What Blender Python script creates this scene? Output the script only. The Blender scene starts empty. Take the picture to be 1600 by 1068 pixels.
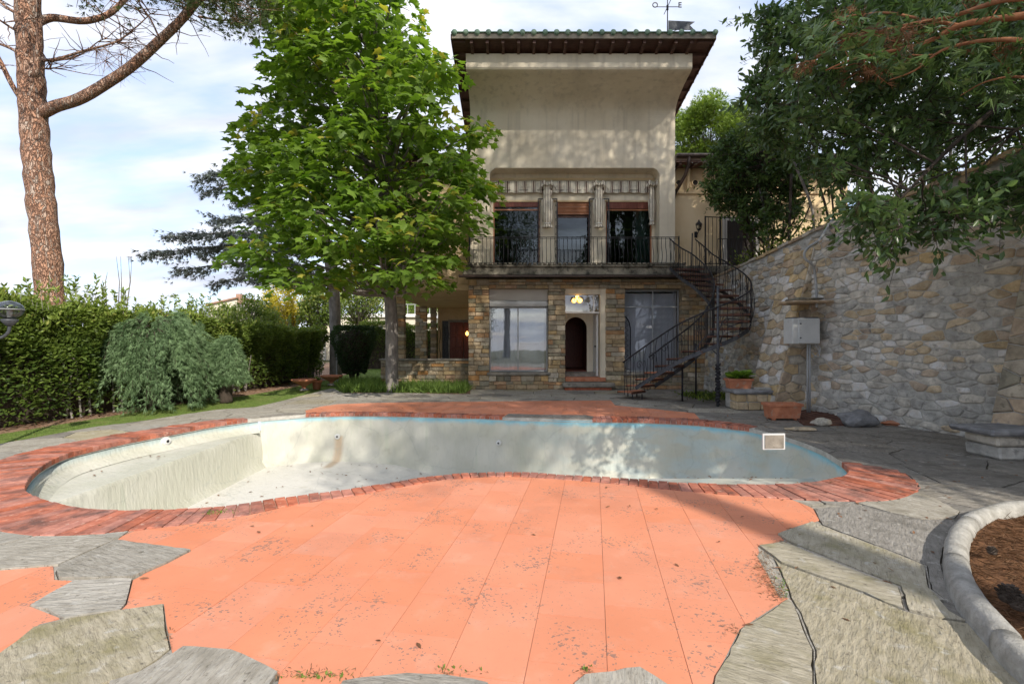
import bpy, bmesh, math, random
import numpy as np
from mathutils import Vector, Matrix, noise
from mathutils.geometry import delaunay_2d_cdt
random.seed(7); rng = np.random.default_rng(11)
scene = bpy.context.scene
C = scene.collection
R = math.radians

# ---------------------------------------------------------------- camera, sky, sun, exposure
EYE = 1.7; F = 755.0                     # eye height (m), focal length in photo pixels (1600 wide)
cd = bpy.data.cameras.new('camera'); cam = bpy.data.objects.new('camera', cd); C.objects.link(cam)
cam.location = (0, 0, EYE); cam.rotation_euler = (R(90), 0, 0)
cd.sensor_width = 36; cd.lens = 36*F/1600; cd.clip_end = 2000; cd.clip_start = 0.05
scene.camera = cam
SUN_AZ, SUN_EL = R(27), R(35)            # azimuth east of south (south is behind the camera)
sdir = Vector((math.sin(SUN_AZ)*math.cos(SUN_EL), -math.cos(SUN_AZ)*math.cos(SUN_EL), math.sin(SUN_EL)))
sl = bpy.data.lights.new('sun', 'SUN'); sl.energy = 2.3; sl.angle = R(0.6); sl.color = (1, .93, .82)
so = bpy.data.objects.new('sun', sl); C.objects.link(so); so.location = (10, -20, 30)
so.rotation_euler = sdir.to_track_quat('Z', 'Y').to_euler()
w = bpy.data.worlds.new('World'); scene.world = w; w.use_nodes = True
nt = w.node_tree; nt.nodes.clear()
def wn(t, **k):
    n = nt.nodes.new(t)
    for a, b in k.items(): setattr(n, a, b)
    return n
out = wn('ShaderNodeOutputWorld'); bg = wn('ShaderNodeBackground'); bg.inputs[1].default_value = 0.12
sky = wn('ShaderNodeTexSky', sky_type='NISHITA'); sky.sun_disc = False
sky.sun_elevation = SUN_EL; sky.sun_rotation = math.pi - SUN_AZ
sky.air_density = 1.0; sky.dust_density = 1.5
tc = wn('ShaderNodeTexCoord'); sep = wn('ShaderNodeSeparateXYZ'); nt.links.new(tc.outputs['Generated'], sep.inputs[0])
def m(op, a, b=None, c=None, clamp=False):
    n = wn('ShaderNodeMath', operation=op); n.use_clamp = clamp
    for i, v in enumerate((a, b, c)):
        if v is None: continue
        if isinstance(v, (int, float)): n.inputs[i].default_value = v
        else: nt.links.new(v, n.inputs[i])
    return n.outputs[0]
zz = m('ADD', m('MAXIMUM', sep.outputs[2], 0.0), 0.22)
cx = m('DIVIDE', sep.outputs[0], zz); cy = m('DIVIDE', sep.outputs[1], zz)
cb = wn('ShaderNodeCombineXYZ'); nt.links.new(cx, cb.inputs[0]); nt.links.new(cy, cb.inputs[1])
mp = wn('ShaderNodeMapping'); mp.inputs['Rotation'].default_value = (0, 0, R(18)); mp.inputs['Scale'].default_value = (0.8, 1.7, 1)
nt.links.new(cb.outputs[0], mp.inputs[0])
n1 = wn('ShaderNodeTexNoise'); n1.inputs['Scale'].default_value = 1.3; n1.inputs['Detail'].default_value = 7; n1.inputs['Roughness'].default_value = .52
n1.inputs['Distortion'].default_value = .25
nt.links.new(mp.outputs[0], n1.inputs['Vector'])
n2 = wn('ShaderNodeTexNoise'); n2.inputs['Scale'].default_value = 4.5; n2.inputs['Detail'].default_value = 5
nt.links.new(mp.outputs[0], n2.inputs['Vector'])
cov = m('ADD', m('MULTIPLY', n1.outputs[0], .75), m('MULTIPLY', n2.outputs[0], .25))
fac = m('MULTIPLY', m('SUBTRACT', cov, .36), 6.5, clamp=True)
n3 = wn('ShaderNodeTexNoise'); n3.inputs['Scale'].default_value = 2.2; n3.inputs['Detail'].default_value = 4
nt.links.new(mp.outputs[0], n3.inputs['Vector'])
cr = wn('ShaderNodeValToRGB'); cr.color_ramp.elements[0].position = .34; cr.color_ramp.elements[1].position = .66
cr.color_ramp.elements[0].color = (2.75, 3.0, 3.7, 1); cr.color_ramp.elements[1].color = (4.3, 4.4, 4.7, 1)
nt.links.new(n3.outputs[0], cr.inputs[0])
mx = wn('ShaderNodeMix', data_type='RGBA'); nt.links.new(fac, mx.inputs[0])
sk2 = wn('ShaderNodeMix', data_type='RGBA', blend_type='MIX'); sk2.inputs[0].default_value = .45
nt.links.new(sky.outputs[0], sk2.inputs[6]); sk2.inputs[7].default_value = (2.1, 2.9, 4.8, 1)
nt.links.new(sk2.outputs[2], mx.inputs[6]); nt.links.new(cr.outputs[0], mx.inputs[7])
nt.links.new(mx.outputs[2], bg.inputs[0]); nt.links.new(bg.outputs[0], out.inputs[0])
scene.view_settings.view_transform = 'Standard'; scene.view_settings.look = 'None'
scene.view_settings.exposure = 1.22; scene.view_settings.gamma = 1; scene.view_settings.use_curve_mapping = False

# ---------------------------------------------------------------- survey helpers (photo pixel -> place in metres)
def G(px, py, z=0.0):
    Y = (EYE - z)*F/(py-534.0)
    return ((px-800)/F*Y, Y)
def P(px, py, Y): return Vector(((px-800)/F*Y, Y, EYE-(py-534)/F*Y))
def GP(L): return [G(*p) for p in L]
def catmull(pts, n=8, closed=False):
    pts = [Vector(p) for p in pts]; N = len(pts); outp = []
    rngi = range(N if closed else N-1)
    for i in rngi:
        if closed: p0, p1, p2, p3 = pts[i-1], pts[i], pts[(i+1) % N], pts[(i+2) % N]
        else: p0, p1, p2, p3 = pts[max(i-1, 0)], pts[i], pts[i+1], pts[min(i+2, N-1)]
        for k in range(n):
            t = k/n
            outp.append(.5*((2*p1)+(p2-p0)*t+(2*p0-5*p1+4*p2-p3)*t*t+(3*p1-p0-3*p2+p3)*t**3))
    if not closed: outp.append(pts[-1])
    return outp

# ---------------------------------------------------------------- materials
M = {}
def newmat(name):
    mt = bpy.data.materials.new(name); mt.use_nodes = True; M[name] = mt
    t = mt.node_tree; t.nodes.clear()
    o = t.nodes.new('ShaderNodeOutputMaterial'); b = t.nodes.new('ShaderNodeBsdfPrincipled')
    t.links.new(b.outputs[0], o.inputs[0]); return mt, t, b, o
def pmat(name, c1, c2, scale=3.0, rough=.8, bump=.2, bscale=None, stretch=(1, 1, 1), rand=.0, spots=None, metal=0, spec=.3, detail=8,
         rot_rand=False, patches=None, bdist=.01, lo=.35, hi=.65):
    """two-tone noise colour in world space; rand = per-object brightness variation; spots = (colour, scale, amount); patches = (colour, scale, lo, hi)"""
    mt, t, b, o = newmat(name); N = t.nodes.new; L = t.links.new
    geo = N('ShaderNodeNewGeometry'); mpn = N('ShaderNodeMapping'); mpn.inputs['Scale'].default_value = stretch
    L(geo.outputs['Position'], mpn.inputs[0]); oi = N('ShaderNodeObjectInfo')
    if rot_rand:
        mu = N('ShaderNodeMath'); mu.operation = 'MULTIPLY'; mu.inputs[1].default_value = 6.28; L(oi.outputs['Random'], mu.inputs[0])
        cbn = N('ShaderNodeCombineXYZ'); L(mu.outputs[0], cbn.inputs[2])
        vr = N('ShaderNodeVectorRotate'); vr.rotation_type = 'EULER_XYZ'; L(geo.outputs['Position'], vr.inputs[0]); L(cbn.outputs[0], vr.inputs['Rotation'])
        L(vr.outputs[0], mpn.inputs[0])
    nz = N('ShaderNodeTexNoise'); nz.inputs['Scale'].default_value = scale; nz.inputs['Detail'].default_value = detail; nz.inputs['Roughness'].default_value = .6
    L(mpn.outputs[0], nz.inputs[0])
    rp = N('ShaderNodeValToRGB'); rp.color_ramp.elements[0].position = lo; rp.color_ramp.elements[1].position = hi
    rp.color_ramp.elements[0].color = (*c1, 1); rp.color_ramp.elements[1].color = (*c2, 1); L(nz.outputs[0], rp.inputs[0])
    col = rp.outputs[0]
    def mixc(fac, a, bcol, blend='MIX'):
        mxn = N('ShaderNodeMix'); mxn.data_type = 'RGBA'; mxn.blend_type = blend
        if isinstance(fac, float): mxn.inputs[0].default_value = fac
        else: L(fac, mxn.inputs[0])
        L(a, mxn.inputs[6])
        if isinstance(bcol, tuple): mxn.inputs[7].default_value = (*bcol, 1)
        else: L(bcol, mxn.inputs[7])
        return mxn.outputs[2]
    if patches:
        for pc, ps, plo, phi in (patches if isinstance(patches, list) else [patches]):
            pn = N('ShaderNodeTexNoise'); pn.inputs['Scale'].default_value = ps; pn.inputs['Detail'].default_value = 6; pn.inputs['Roughness'].default_value = .65
            L(geo.outputs['Position'], pn.inputs[0])
            mr = N('ShaderNodeMapRange'); mr.inputs[1].default_value = plo; mr.inputs[2].default_value = phi; L(pn.outputs[0], mr.inputs[0])
            col = mixc(mr.outputs[0], col, pc)
    if rot_rand:
        m9 = N('ShaderNodeMapping'); m9.inputs['Scale'].default_value = (.5, 9, 1); L(vr.outputs[0], m9.inputs[0]); n9 = N('ShaderNodeTexNoise'); n9.inputs['Scale'].default_value = 2.2; n9.inputs['Detail'].default_value = 5; L(m9.outputs[0], n9.inputs[0])
        for th_ in (.47, .535):
            s9 = N('ShaderNodeMath'); s9.operation = 'SUBTRACT'; L(n9.outputs[0], s9.inputs[0]); s9.inputs[1].default_value = th_; a9 = N('ShaderNodeMath'); a9.operation = 'ABSOLUTE'; L(s9.outputs[0], a9.inputs[0])
            r9 = N('ShaderNodeMapRange'); r9.inputs[1].default_value = .0015; r9.inputs[2].default_value = .006; r9.inputs[3].default_value = .6; r9.inputs[4].default_value = 0; L(a9.outputs[0], r9.inputs[0]); col = mixc(r9.outputs[0], col, (.12, .10, .075))
    if spots:
        sc, ss, amt = spots
        vo = N('ShaderNodeTexVoronoi'); vo.inputs['Scale'].default_value = ss; 
        wv = N('ShaderNodeTexNoise'); wv.inputs['Scale'].default_value = ss*.9; L(geo.outputs['Position'], wv.inputs[0])
        ad = N('ShaderNodeMix'); ad.data_type = 'RGBA'; ad.inputs[0].default_value = .06; L(geo.outputs['Position'], ad.inputs[6]); L(wv.outputs['Color'], ad.inputs[7])
        L(ad.outputs[2], vo.inputs[0])
        cn = N('ShaderNodeTexNoise'); cn.inputs['Scale'].default_value = 2.1; cn.inputs['Detail'].default_value = 3; L(geo.outputs['Position'], cn.inputs[0])
        wr = N('ShaderNodeMapRange'); wr.inputs[1].default_value = .37; wr.inputs[2].default_value = .66; wr.inputs[3].default_value = 0; wr.inputs[4].default_value = amt
        L(cn.outputs[0], wr.inputs[0])
        sp = N('ShaderNodeSeparateColor'); L(vo.outputs['Color'], sp.inputs[0])
        m1 = N('ShaderNodeMath'); m1.operation = 'MULTIPLY'; L(wr.outputs[0], m1.inputs[0]); L(sp.outputs[0], m1.inputs[1])
        m2 = N('ShaderNodeMath'); m2.operation = 'SUBTRACT'; L(m1.outputs[0], m2.inputs[0]); L(vo.outputs['Distance'], m2.inputs[1])
        m3 = N('ShaderNodeMath'); m3.operation = 'MULTIPLY'; m3.inputs[1].default_value = 9; m3.use_clamp = True; L(m2.outputs[0], m3.inputs[0])
        m4 = N('ShaderNodeMath'); m4.operation = 'MULTIPLY'; m4.inputs[1].default_value = .8; L(m3.outputs[0], m4.inputs[0])
        col = mixc(m4.outputs[0], col, sc)
    if rand:
        mr = N('ShaderNodeMapRange'); mr.inputs[3].default_value = 1-rand; mr.inputs[4].default_value = 1+rand; L(oi.outputs['Random'], mr.inputs[0])
        hsv = N('ShaderNodeHueSaturation'); L(mr.outputs[0], hsv.inputs['Value']); L(col, hsv.inputs['Color'])
        mr2 = N('ShaderNodeMath'); mr2.operation = 'MULTIPLY'; mr2.inputs[1].default_value = 7.13; L(oi.outputs['Random'], mr2.inputs[0])
        mr3 = N('ShaderNodeMath'); mr3.operation = 'FRACT'; L(mr2.outputs[0], mr3.inputs[0])
        mr4 = N('ShaderNodeMapRange'); mr4.inputs[3].default_value = 1-rand*1.2; mr4.inputs[4].default_value = 1+rand*1.0; L(mr3.outputs[0], mr4.inputs[0])
        L(mr4.outputs[0], hsv.inputs['Saturation']); col = hsv.outputs[0]
    L(col, b.inputs['Base Color']); b.inputs['Roughness'].default_value = rough; b.inputs['Metallic'].default_value = metal
    b.inputs['Specular IOR Level'].default_value = spec
    if bump:
        bn = N('ShaderNodeTexNoise'); bn.inputs['Scale'].default_value = bscale or scale*6; bn.inputs['Detail'].default_value = 8; bn.inputs['Roughness'].default_value = .65
        L(mpn.outputs[0], bn.inputs[0]); bp = N('ShaderNodeBump'); bp.inputs['Strength'].default_value = bump; bp.inputs['Distance'].default_value = bdist
        L(bn.outputs[0], bp.inputs['Height']); L(bp.outputs[0], b.inputs['Normal'])
    return mt
def leafmat(name, dark, light, trans=.35, rough=.45, extra=None, spec=.35):
    mt, t, b, o = newmat(name); N = t.nodes.new; L = t.links.new
    at = N('ShaderNodeAttribute'); at.attribute_name = 'tone'
    rp = N('ShaderNodeValToRGB'); rp.color_ramp.elements[0].color = (*dark, 1); rp.color_ramp.elements[1].color = (*light, 1)
    if extra:
        e = rp.color_ramp.elements.new(extra[1]); e.color = (*light, 1); rp.color_ramp.elements[2].color = (*extra[0], 1)
    L(at.outputs['Fac'], rp.inputs[0]); L(rp.outputs[0], b.inputs['Base Color'])
    b.inputs['Roughness'].default_value = rough; b.inputs['Specular IOR Level'].default_value = spec
    tr = N('ShaderNodeBsdfTranslucent'); L(rp.outputs[0], tr.inputs[0])
    g = N('ShaderNodeHueSaturation'); g.inputs['Value'].default_value = 1.7; g.inputs['Saturation'].default_value = 1.1; L(rp.outputs[0], g.inputs['Color']); L(g.outputs[0], tr.inputs[0])
    ms = N('ShaderNodeMixShader'); ms.inputs[0].default_value = trans; L(b.outputs[0], ms.inputs[1]); L(tr.outputs[0], ms.inputs[2])
    L(ms.outputs[0], o.inputs[0]); return mt
def glassmat(name, tint, refl=.25, rough=.02):
    mt, t, b, o = newmat(name); N = t.nodes.new; L = t.links.new; t.nodes.remove(b)
    g = N('ShaderNodeBsdfGlossy'); g.inputs['Roughness'].default_value = rough; g.inputs[0].default_value = (.9, .93, .96, 1)
    tr = N('ShaderNodeBsdfTransparent'); tr.inputs[0].default_value = (*tint, 1)
    fr = N('ShaderNodeFresnel'); fr.inputs[0].default_value = 1.45
    ma = N('ShaderNodeMath'); ma.operation = 'ADD'; ma.inputs[1].default_value = refl; ma.use_clamp = True; L(fr.outputs[0], ma.inputs[0])
    bn = N('ShaderNodeTexNoise'); bn.inputs['Scale'].default_value = 1.2; geo = N('ShaderNodeNewGeometry'); L(geo.outputs['Position'], bn.inputs[0])
    bp = N('ShaderNodeBump'); bp.inputs['Strength'].default_value = .08; bp.inputs['Distance'].default_value = .02; L(bn.outputs[0], bp.inputs['Height']); L(bp.outputs[0], g.inputs['Normal'])
    ms = N('ShaderNodeMixShader'); L(ma.outputs[0], ms.inputs[0]); L(tr.outputs[0], ms.inputs[1]); L(g.outputs[0], ms.inputs[2]); L(ms.outputs[0], o.inputs[0]); return mt
def glowmat(name, col, s):
    mt, t, b, o = newmat(name); b.inputs['Base Color'].default_value = (*col, 1); b.inputs['Emission Color'].default_value = (*col, 1)
    b.inputs['Emission Strength'].default_value = s; return mt

pmat('render', (.70, .61, .455), (.77, .69, .54), .8, .9, .25, 25, bdist=.006, patches=[((.54, .47, .35), .5, .5, .8), ((.48, .41, .31), 2.3, .62, .85)])
_t = M['render'].node_tree; _N = _t.nodes.new; _b = next(n for n in _t.nodes if n.type == 'BSDF_PRINCIPLED'); _src = _b.inputs['Base Color'].links[0].from_socket
_g = _N('ShaderNodeNewGeometry'); _m = _N('ShaderNodeMapping'); _m.inputs['Scale'].default_value = (3.2, 3.2, .16); _t.links.new(_g.outputs['Position'], _m.inputs[0]); _n = _N('ShaderNodeTexNoise'); _n.inputs['Scale'].default_value = 1.6; _n.inputs['Detail'].default_value = 9; _t.links.new(_m.outputs[0], _n.inputs[0])
_r = _N('ShaderNodeMapRange'); _r.inputs[1].default_value = .52; _r.inputs[2].default_value = .78; _r.inputs[4].default_value = .55; _t.links.new(_n.outputs[0], _r.inputs[0]); _x = _N('ShaderNodeMix'); _x.data_type = 'RGBA'; _t.links.new(_r.outputs[0], _x.inputs[0]); _t.links.new(_src, _x.inputs[6]); _x.inputs[7].default_value = (.40, .35, .27, 1); _t.links.new(_x.outputs[2], _b.inputs['Base Color'])
pmat('render_ochre', (.62, .46, .26), (.72, .57, .36), .8, .9, .25, 25, bdist=.006, patches=[((.46, .36, .22), .9, .52, .8)])
pmat('render_inside', (.6, .56, .48), (.66, .62, .54), 1, .9, 0)
pmat('white_paint', (.70, .69, .66), (.76, .75, .72), 2, .5, .05)
pmat('pale_panel', (.50, .47, .42), (.56, .53, .48), 1.5, .7, .05)
pmat('dark_wood', (.075, .038, .030), (.13, .07, .052), 4, .55, .3, stretch=(1, 6, 1))
pmat('red_wood', (.13, .035, .022), (.2, .06, .035), 4, .4, .2, stretch=(6, 6, 1))
pmat('shutter_wood', (.30, .12, .055), (.40, .18, .09), 5, .5, .2, stretch=(1, 1, 8), rand=.08)
pmat('eave_board', (.16, .14, .11), (.24, .21, .17), 6, .8, .2)
pmat('copper_green', (.10, .17, .12), (.22, .30, .21), 5, .8, .3)
pmat('iron', (.022, .022, .026), (.05, .048, .052), 9, .5, .2, metal=.4)
pmat('iron_grey', (.055, .06, .07), (.10, .105, .115), 9, .5, .2, metal=.3)
pmat('gutter', (.05, .035, .03), (.08, .055, .045), 5, .4, .1, metal=.3)
pmat('concrete_mossy', (.16, .145, .11), (.30, .27, .21), 3, .95, .6, 30, patches=[((.035, .033, .025), 5, .48, .66), ((.12, .13, .06), 8, .6, .72)])
pmat('concrete_pale', (.27, .26, .235), (.43, .415, .38), 9, .95, 1.0, 45, rand=.1, bdist=.014, patches=[((.26, .25, .22), 17, .52, .75), ((.20, .185, .15), 2.2, .56, .8), ((.13, .12, .10), 60, .64, .72)])
pmat('step_stone', (.20, .18, .15), (.33, .30, .25), 5, .9, .5, 30, patches=((.1, .1, .08), 6, .55, .7))
pmat('mortar', (.36, .345, .31), (.52, .50, .455), 8, .95, .6, 50)
pmat('mortar_warm', (.20, .16, .10), (.30, .24, .16), 8, .95, .6, 50)
pmat('joint_soil', (.07, .06, .045), (.15, .13, .10), 8, .95, .5, 40, patches=((.10, .12, .05), 3, .55, .7))
# masonry stone varieties: dressed sandstone of the house (warm) and rubble of the garden wall (cool with ochre)
SAND = [('sand_a', (0.312, 0.228, 0.132), (0.480, 0.372, 0.228)), ('sand_b', (0.384, 0.264, 0.144), (0.552, 0.408, 0.240)), ('sand_c', (0.240, 0.198, 0.144), (0.396, 0.336, 0.240)),
        ('sand_d', (.38, .31, .21), (.54, .47, .35)), ('sand_e', (0.192, 0.168, 0.120), (0.336, 0.300, 0.204)), ('sand_f', (0.360, 0.204, 0.102), (0.504, 0.312, 0.168))]
for n, a, b_ in SAND: pmat(n, a, b_, 7, .92, .8, 30, rand=.16, bdist=.014, patches=((.11, .10, .065), 9, .56, .75))
RUB = [('rub_grey', (0.342, 0.311, 0.259), (0.640, 0.589, 0.495)), ('rub_blue', (0.284, 0.272, 0.246), (0.517, 0.497, 0.443)), ('rub_pale', (0.569, 0.501, 0.403), (0.640, 0.640, 0.636)),
       ('rub_tan', (0.400, 0.298, 0.170), (0.640, 0.493, 0.302)), ('rub_ochre', (.36, .26, .14), (.50, .40, .25)), ('rub_brown', (0.307, 0.235, 0.163), (0.523, 0.402, 0.280))]
for n, a, b_ in RUB: pmat(n, a, b_, 5, .9, .9, 18, rand=.14, bdist=.025, patches=[((.13, .125, .12), 7, .56, .75), ((.42, .41, .38), 13, .62, .74)])
FLAG = [('flag_grey', (.28, .255, .21), (.44, .41, .355), ((.20, .18, .14), 2.5, .5, .75)), ('flag_tan', (.28, .245, .165), (.45, .40, .30), ((.22, .195, .09), 2.4, .5, .72)),
        ('flag_dark', (.18, .165, .14), (.32, .295, .26), ((.12, .11, .09), 2.5, .5, .75))]
for n, a, b_, p_ in FLAG: pmat(n, a, b_, 7, .88, 1.0, 9, stretch=(1, 3.2, 1), rand=.12, rot_rand=True, bdist=.022, detail=14, lo=.28, hi=.72, patches=[p_, ((.50, .48, .43), 9, .58, .74), ((.12, .105, .08), 23, .60, .72), ((.40, .36, .18), 31, .66, .74)])
pmat('tile_orange', (.60, .225, .125), (.66, .26, .15), 1.3, .8, .15, 60, rand=.035, spots=((.22, .15, .12), 42, .70), patches=[((.46, .18, .11), 1.6, .55, .8), ((.68, .32, .21), 3.2, .55, .8), ((.50, .22, .14), 26, .58, .74)], bdist=.003)
pmat('brick_red', (.34, .115, .075), (.50, .19, .125), 9, .92, .6, 40, rand=.12, stretch=(1, 1, 1), patches=[((.15, .075, .06), 3, .48, .66), ((.52, .30, .23), 13, .58, .72)])
pmat('terracotta', (.42, .15, .075), (.55, .23, .13), 6, .85, .3, 40, patches=((.42, .30, .22), 9, .56, .7))
pmat('soil', (.10, .065, .04), (.22, .14, .09), 9, .95, .8, 40, bdist=.03, patches=((.30, .20, .13), 5, .55, .7))
pmat('leaf_litter', (.22, .13, .085), (.38, .25, .17), 12, .95, .8, 40, bdist=.03)
pmat('needle_mat', (.10, .045, .02), (.25, .12, .055), 22, .95, .9, 70, bdist=.03)
pmat('lawn', (.10, .155, .028), (.20, .27, .06), 5, .95, .8, 80, bdist=.03, patches=((.22, .23, .075), 1.4, .5, .75))
pmat('grout', (.36, .20, .14), (.46, .27, .19), 9, .95, .3, 40)
pmat('ground', (.07, .08, .035), (.14, .13, .07), 1, .95, .5, 10)
mt, t, b, o = newmat('bark_pine'); N = t.nodes.new; L = t.links.new
geo = N('ShaderNodeNewGeometry'); mpn = N('ShaderNodeMapping'); mpn.inputs['Scale'].default_value = (1, 1, .38); L(geo.outputs['Position'], mpn.inputs[0])
wn_ = N('ShaderNodeTexNoise'); wn_.inputs['Scale'].default_value = 5; wn_.inputs['Detail'].default_value = 4; L(mpn.outputs[0], wn_.inputs[0])
wm_ = N('ShaderNodeMix'); wm_.data_type = 'RGBA'; wm_.blend_type = 'LINEAR_LIGHT'; wm_.inputs[0].default_value = .22; L(mpn.outputs[0], wm_.inputs[6]); L(wn_.outputs['Color'], wm_.inputs[7])
v1 = N('ShaderNodeTexVoronoi'); v1.feature = 'DISTANCE_TO_EDGE'; v1.inputs['Scale'].default_value = 19; L(wm_.outputs[2], v1.inputs[0])
v2 = N('ShaderNodeTexVoronoi'); v2.inputs['Scale'].default_value = 19; L(wm_.outputs[2], v2.inputs[0])
cr1 = N('ShaderNodeValToRGB'); cr1.color_ramp.elements[0].position = .0; cr1.color_ramp.elements[1].position = .16; cr1.color_ramp.elements[0].color = (.30, .22, .19, 1); cr1.color_ramp.elements[1].color = (1, 1, 1, 1); L(v1.outputs['Distance'], cr1.inputs[0])
s2_ = N('ShaderNodeSeparateColor'); L(v2.outputs['Color'], s2_.inputs[0]); cr2 = N('ShaderNodeValToRGB'); cr2.color_ramp.elements[0].color = (.30, .17, .115, 1); cr2.color_ramp.elements[1].color = (.44, .36, .30, 1)
q_ = cr2.color_ramp.elements.new(.5); q_.color = (.46, .25, .16, 1); L(s2_.outputs[0], cr2.inputs[0])
fn_ = N('ShaderNodeTexNoise'); fn_.inputs['Scale'].default_value = 40; fn_.inputs['Detail'].default_value = 6; L(mpn.outputs[0], fn_.inputs[0])
m1_ = N('ShaderNodeMix'); m1_.data_type = 'RGBA'; m1_.blend_type = 'MULTIPLY'; m1_.inputs[0].default_value = .85; L(cr2.outputs[0], m1_.inputs[6]); L(cr1.outputs[0], m1_.inputs[7])
m2_ = N('ShaderNodeMix'); m2_.data_type = 'RGBA'; m2_.blend_type = 'OVERLAY'; m2_.inputs[0].default_value = .5; L(m1_.outputs[2], m2_.inputs[6]); L(fn_.outputs[0], m2_.inputs[7]); L(m2_.outputs[2], b.inputs['Base Color'])
hs_ = N('ShaderNodeMath'); hs_.operation = 'MULTIPLY_ADD'; L(fn_.outputs[0], hs_.inputs[0]); hs_.inputs[1].default_value = .25; L(cr1.outputs[0], hs_.inputs[2])
bp = N('ShaderNodeBump'); bp.inputs['Strength'].default_value = .9; bp.inputs['Distance'].default_value = .05; L(hs_.outputs[0], bp.inputs['Height']); L(bp.outputs[0], b.inputs['Normal']); b.inputs['Roughness'].default_value = .95
pmat('bark_grey', (.15, .135, .12), (.30, .275, .25), 8, .9, .6, 18, stretch=(1, 1, .4), bdist=.02)
pmat('bark_dark', (.035, .026, .02), (.085, .065, .05), 8, .9, .6, 18, stretch=(1, 1, .4), bdist=.02)
pmat('bark_orange', (.22, .09, .045), (.40, .18, .09), 8, .9, .6, 18, bdist=.02)
pmat('roof_tile', (.22, .14, .10), (.36, .25, .18), 5, .9, .4, 30, rand=.1)
pmat('slate', (.16, .16, .165), (.3, .3, .3), 5, .9, .6, 18, bdist=.02)
pmat('box_paint', (.52, .53, .52), (.60, .61, .60), 3, .45, .05, patches=((.36, .35, .33), 6, .6, .8))
pmat('conduit', (.32, .33, .33), (.42, .43, .43), 5, .5, .1)
pmat('rusty', (.10, .05, .04), (.18, .09, .06), 8, .9, .3)
pmat('curtain_white', (.62, .63, .64), (.70, .71, .72), 1.4, .9, .1, stretch=(8, 8, .4))
pmat('yellow_light_line', (.50, .44, .06), (.58, .52, .1), 3, .6, 0)
pmat('far_wall', (.62, .56, .45), (.72, .66, .55), 1, .9, .1)
pmat('far_roof', (.34, .2, .14), (.45, .28, .2), 4, .9, .2)
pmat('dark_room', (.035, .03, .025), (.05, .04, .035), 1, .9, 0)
pmat('rubber_white', (.6, .6, .58), (.68, .68, .66), 4, .5, .05)
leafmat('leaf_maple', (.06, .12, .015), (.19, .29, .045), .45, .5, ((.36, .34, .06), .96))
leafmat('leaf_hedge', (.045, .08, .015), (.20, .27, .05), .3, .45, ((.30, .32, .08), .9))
leafmat('leaf_bay', (.04, .08, .025), (.15, .23, .07), .3, .33, ((.15, .22, .05), .93), .5)
leafmat('leaf_oleander', (.035, .07, .02), (.13, .20, .05), .28, .45)
leafmat('leaf_dark', (.018, .04, .015), (.06, .105, .032), .2, .4)
leafmat('leaf_cedar', (.10, .125, .115), (.22, .26, .23), .15, .6)
leafmat('leaf_weeping', (.08, .14, .06), (.25, .36, .18), .3, .6)
leafmat('leaf_pine', (.045, .075, .025), (.14, .19, .06), .2, .6)
leafmat('leaf_pine_bright', (.08, .14, .02), (.26, .36, .06), .3, .6)
leafmat('leaf_yellow', (.26, .24, .03), (.62, .52, .06), .4, .6)
leafmat('grass_blade', (.07, .13, .02), (.22, .32, .07), .35, .6)
leafmat('needle_dry', (.12, .065, .03), (.34, .20, .11), .1, .8)
leafmat('needle_brown', (.12, .06, .03), (.28, .15, .08), .2, .8)
leafmat('hosta', (.08, .17, .02), (.28, .42, .07), .35, .4)
glassmat('glass_up', (.40, .48, .46), .03)
glassmat('glass_low', (.88, .9, .92), .10)
glassmat('glass_clear', (.90, .91, .93), .02)
glassmat('glass_thin', (.93, .94, .94), .03)
glowmat('amber_glow', (1, .55, .12), 2.2)
# striped awning cloth
mt, t, b, o = newmat('striped_cloth'); N = t.nodes.new; L = t.links.new
geo = N('ShaderNodeNewGeometry'); se = N('ShaderNodeSeparateXYZ'); L(geo.outputs['Position'], se.inputs[0])
def mm(op, a, bb):
    n = N('ShaderNodeMath'); n.operation = op
    for i, v in enumerate((a, bb)):
        if isinstance(v, (int, float)): n.inputs[i].default_value = v
        else: L(v, n.inputs[i])
    return n.outputs[0]
nz = N('ShaderNodeTexNoise'); nz.inputs['Scale'].default_value = 3; L(geo.outputs['Position'], nz.inputs[0])
xs = mm('ADD', mm('MULTIPLY', se.outputs[0], 3.1), mm('MULTIPLY', nz.outputs[0], .12)); fx = mm('FRACT', xs, 0)
rp = N('ShaderNodeValToRGB'); rp.color_ramp.interpolation = 'CONSTANT'
cols = [(0, (.70, .65, .53)), (.30, (.14, .09, .07)), (.35, (.64, .58, .47)), (.46, (.15, .10, .08)), (.62, (.64, .58, .47)), (.73, (.14, .09, .07)), (.78, (.70, .65, .53))]
e = rp.color_ramp.elements; e[0].position = 0; e[0].color = (*cols[0][1], 1); e[1].position = cols[1][0]; e[1].color = (*cols[1][1], 1)
for p_, c_ in cols[2:]: q = e.new(p_); q.color = (*c_, 1)
L(fx, rp.inputs[0])
dn = N('ShaderNodeTexNoise'); dn.inputs['Scale'].default_value = 6; dn.inputs['Detail'].default_value = 5; L(geo.outputs['Position'], dn.inputs[0])
mr = N('ShaderNodeMapRange'); mr.inputs[1].default_value = .52; mr.inputs[2].default_value = .7; mr.inputs[4].default_value = .35; L(dn.outputs[0], mr.inputs[0])
mxx = N('ShaderNodeMix'); mxx.data_type = 'RGBA'; L(mr.outputs[0], mxx.inputs[0]); L(rp.outputs[0], mxx.inputs[6]); mxx.inputs[7].default_value = (.12, .10, .08, 1)
L(mxx.outputs[2], b.inputs['Base Color']); b.inputs['Roughness'].default_value = .95
M['striped_cloth_tight'] = M['striped_cloth'].copy()
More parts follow.
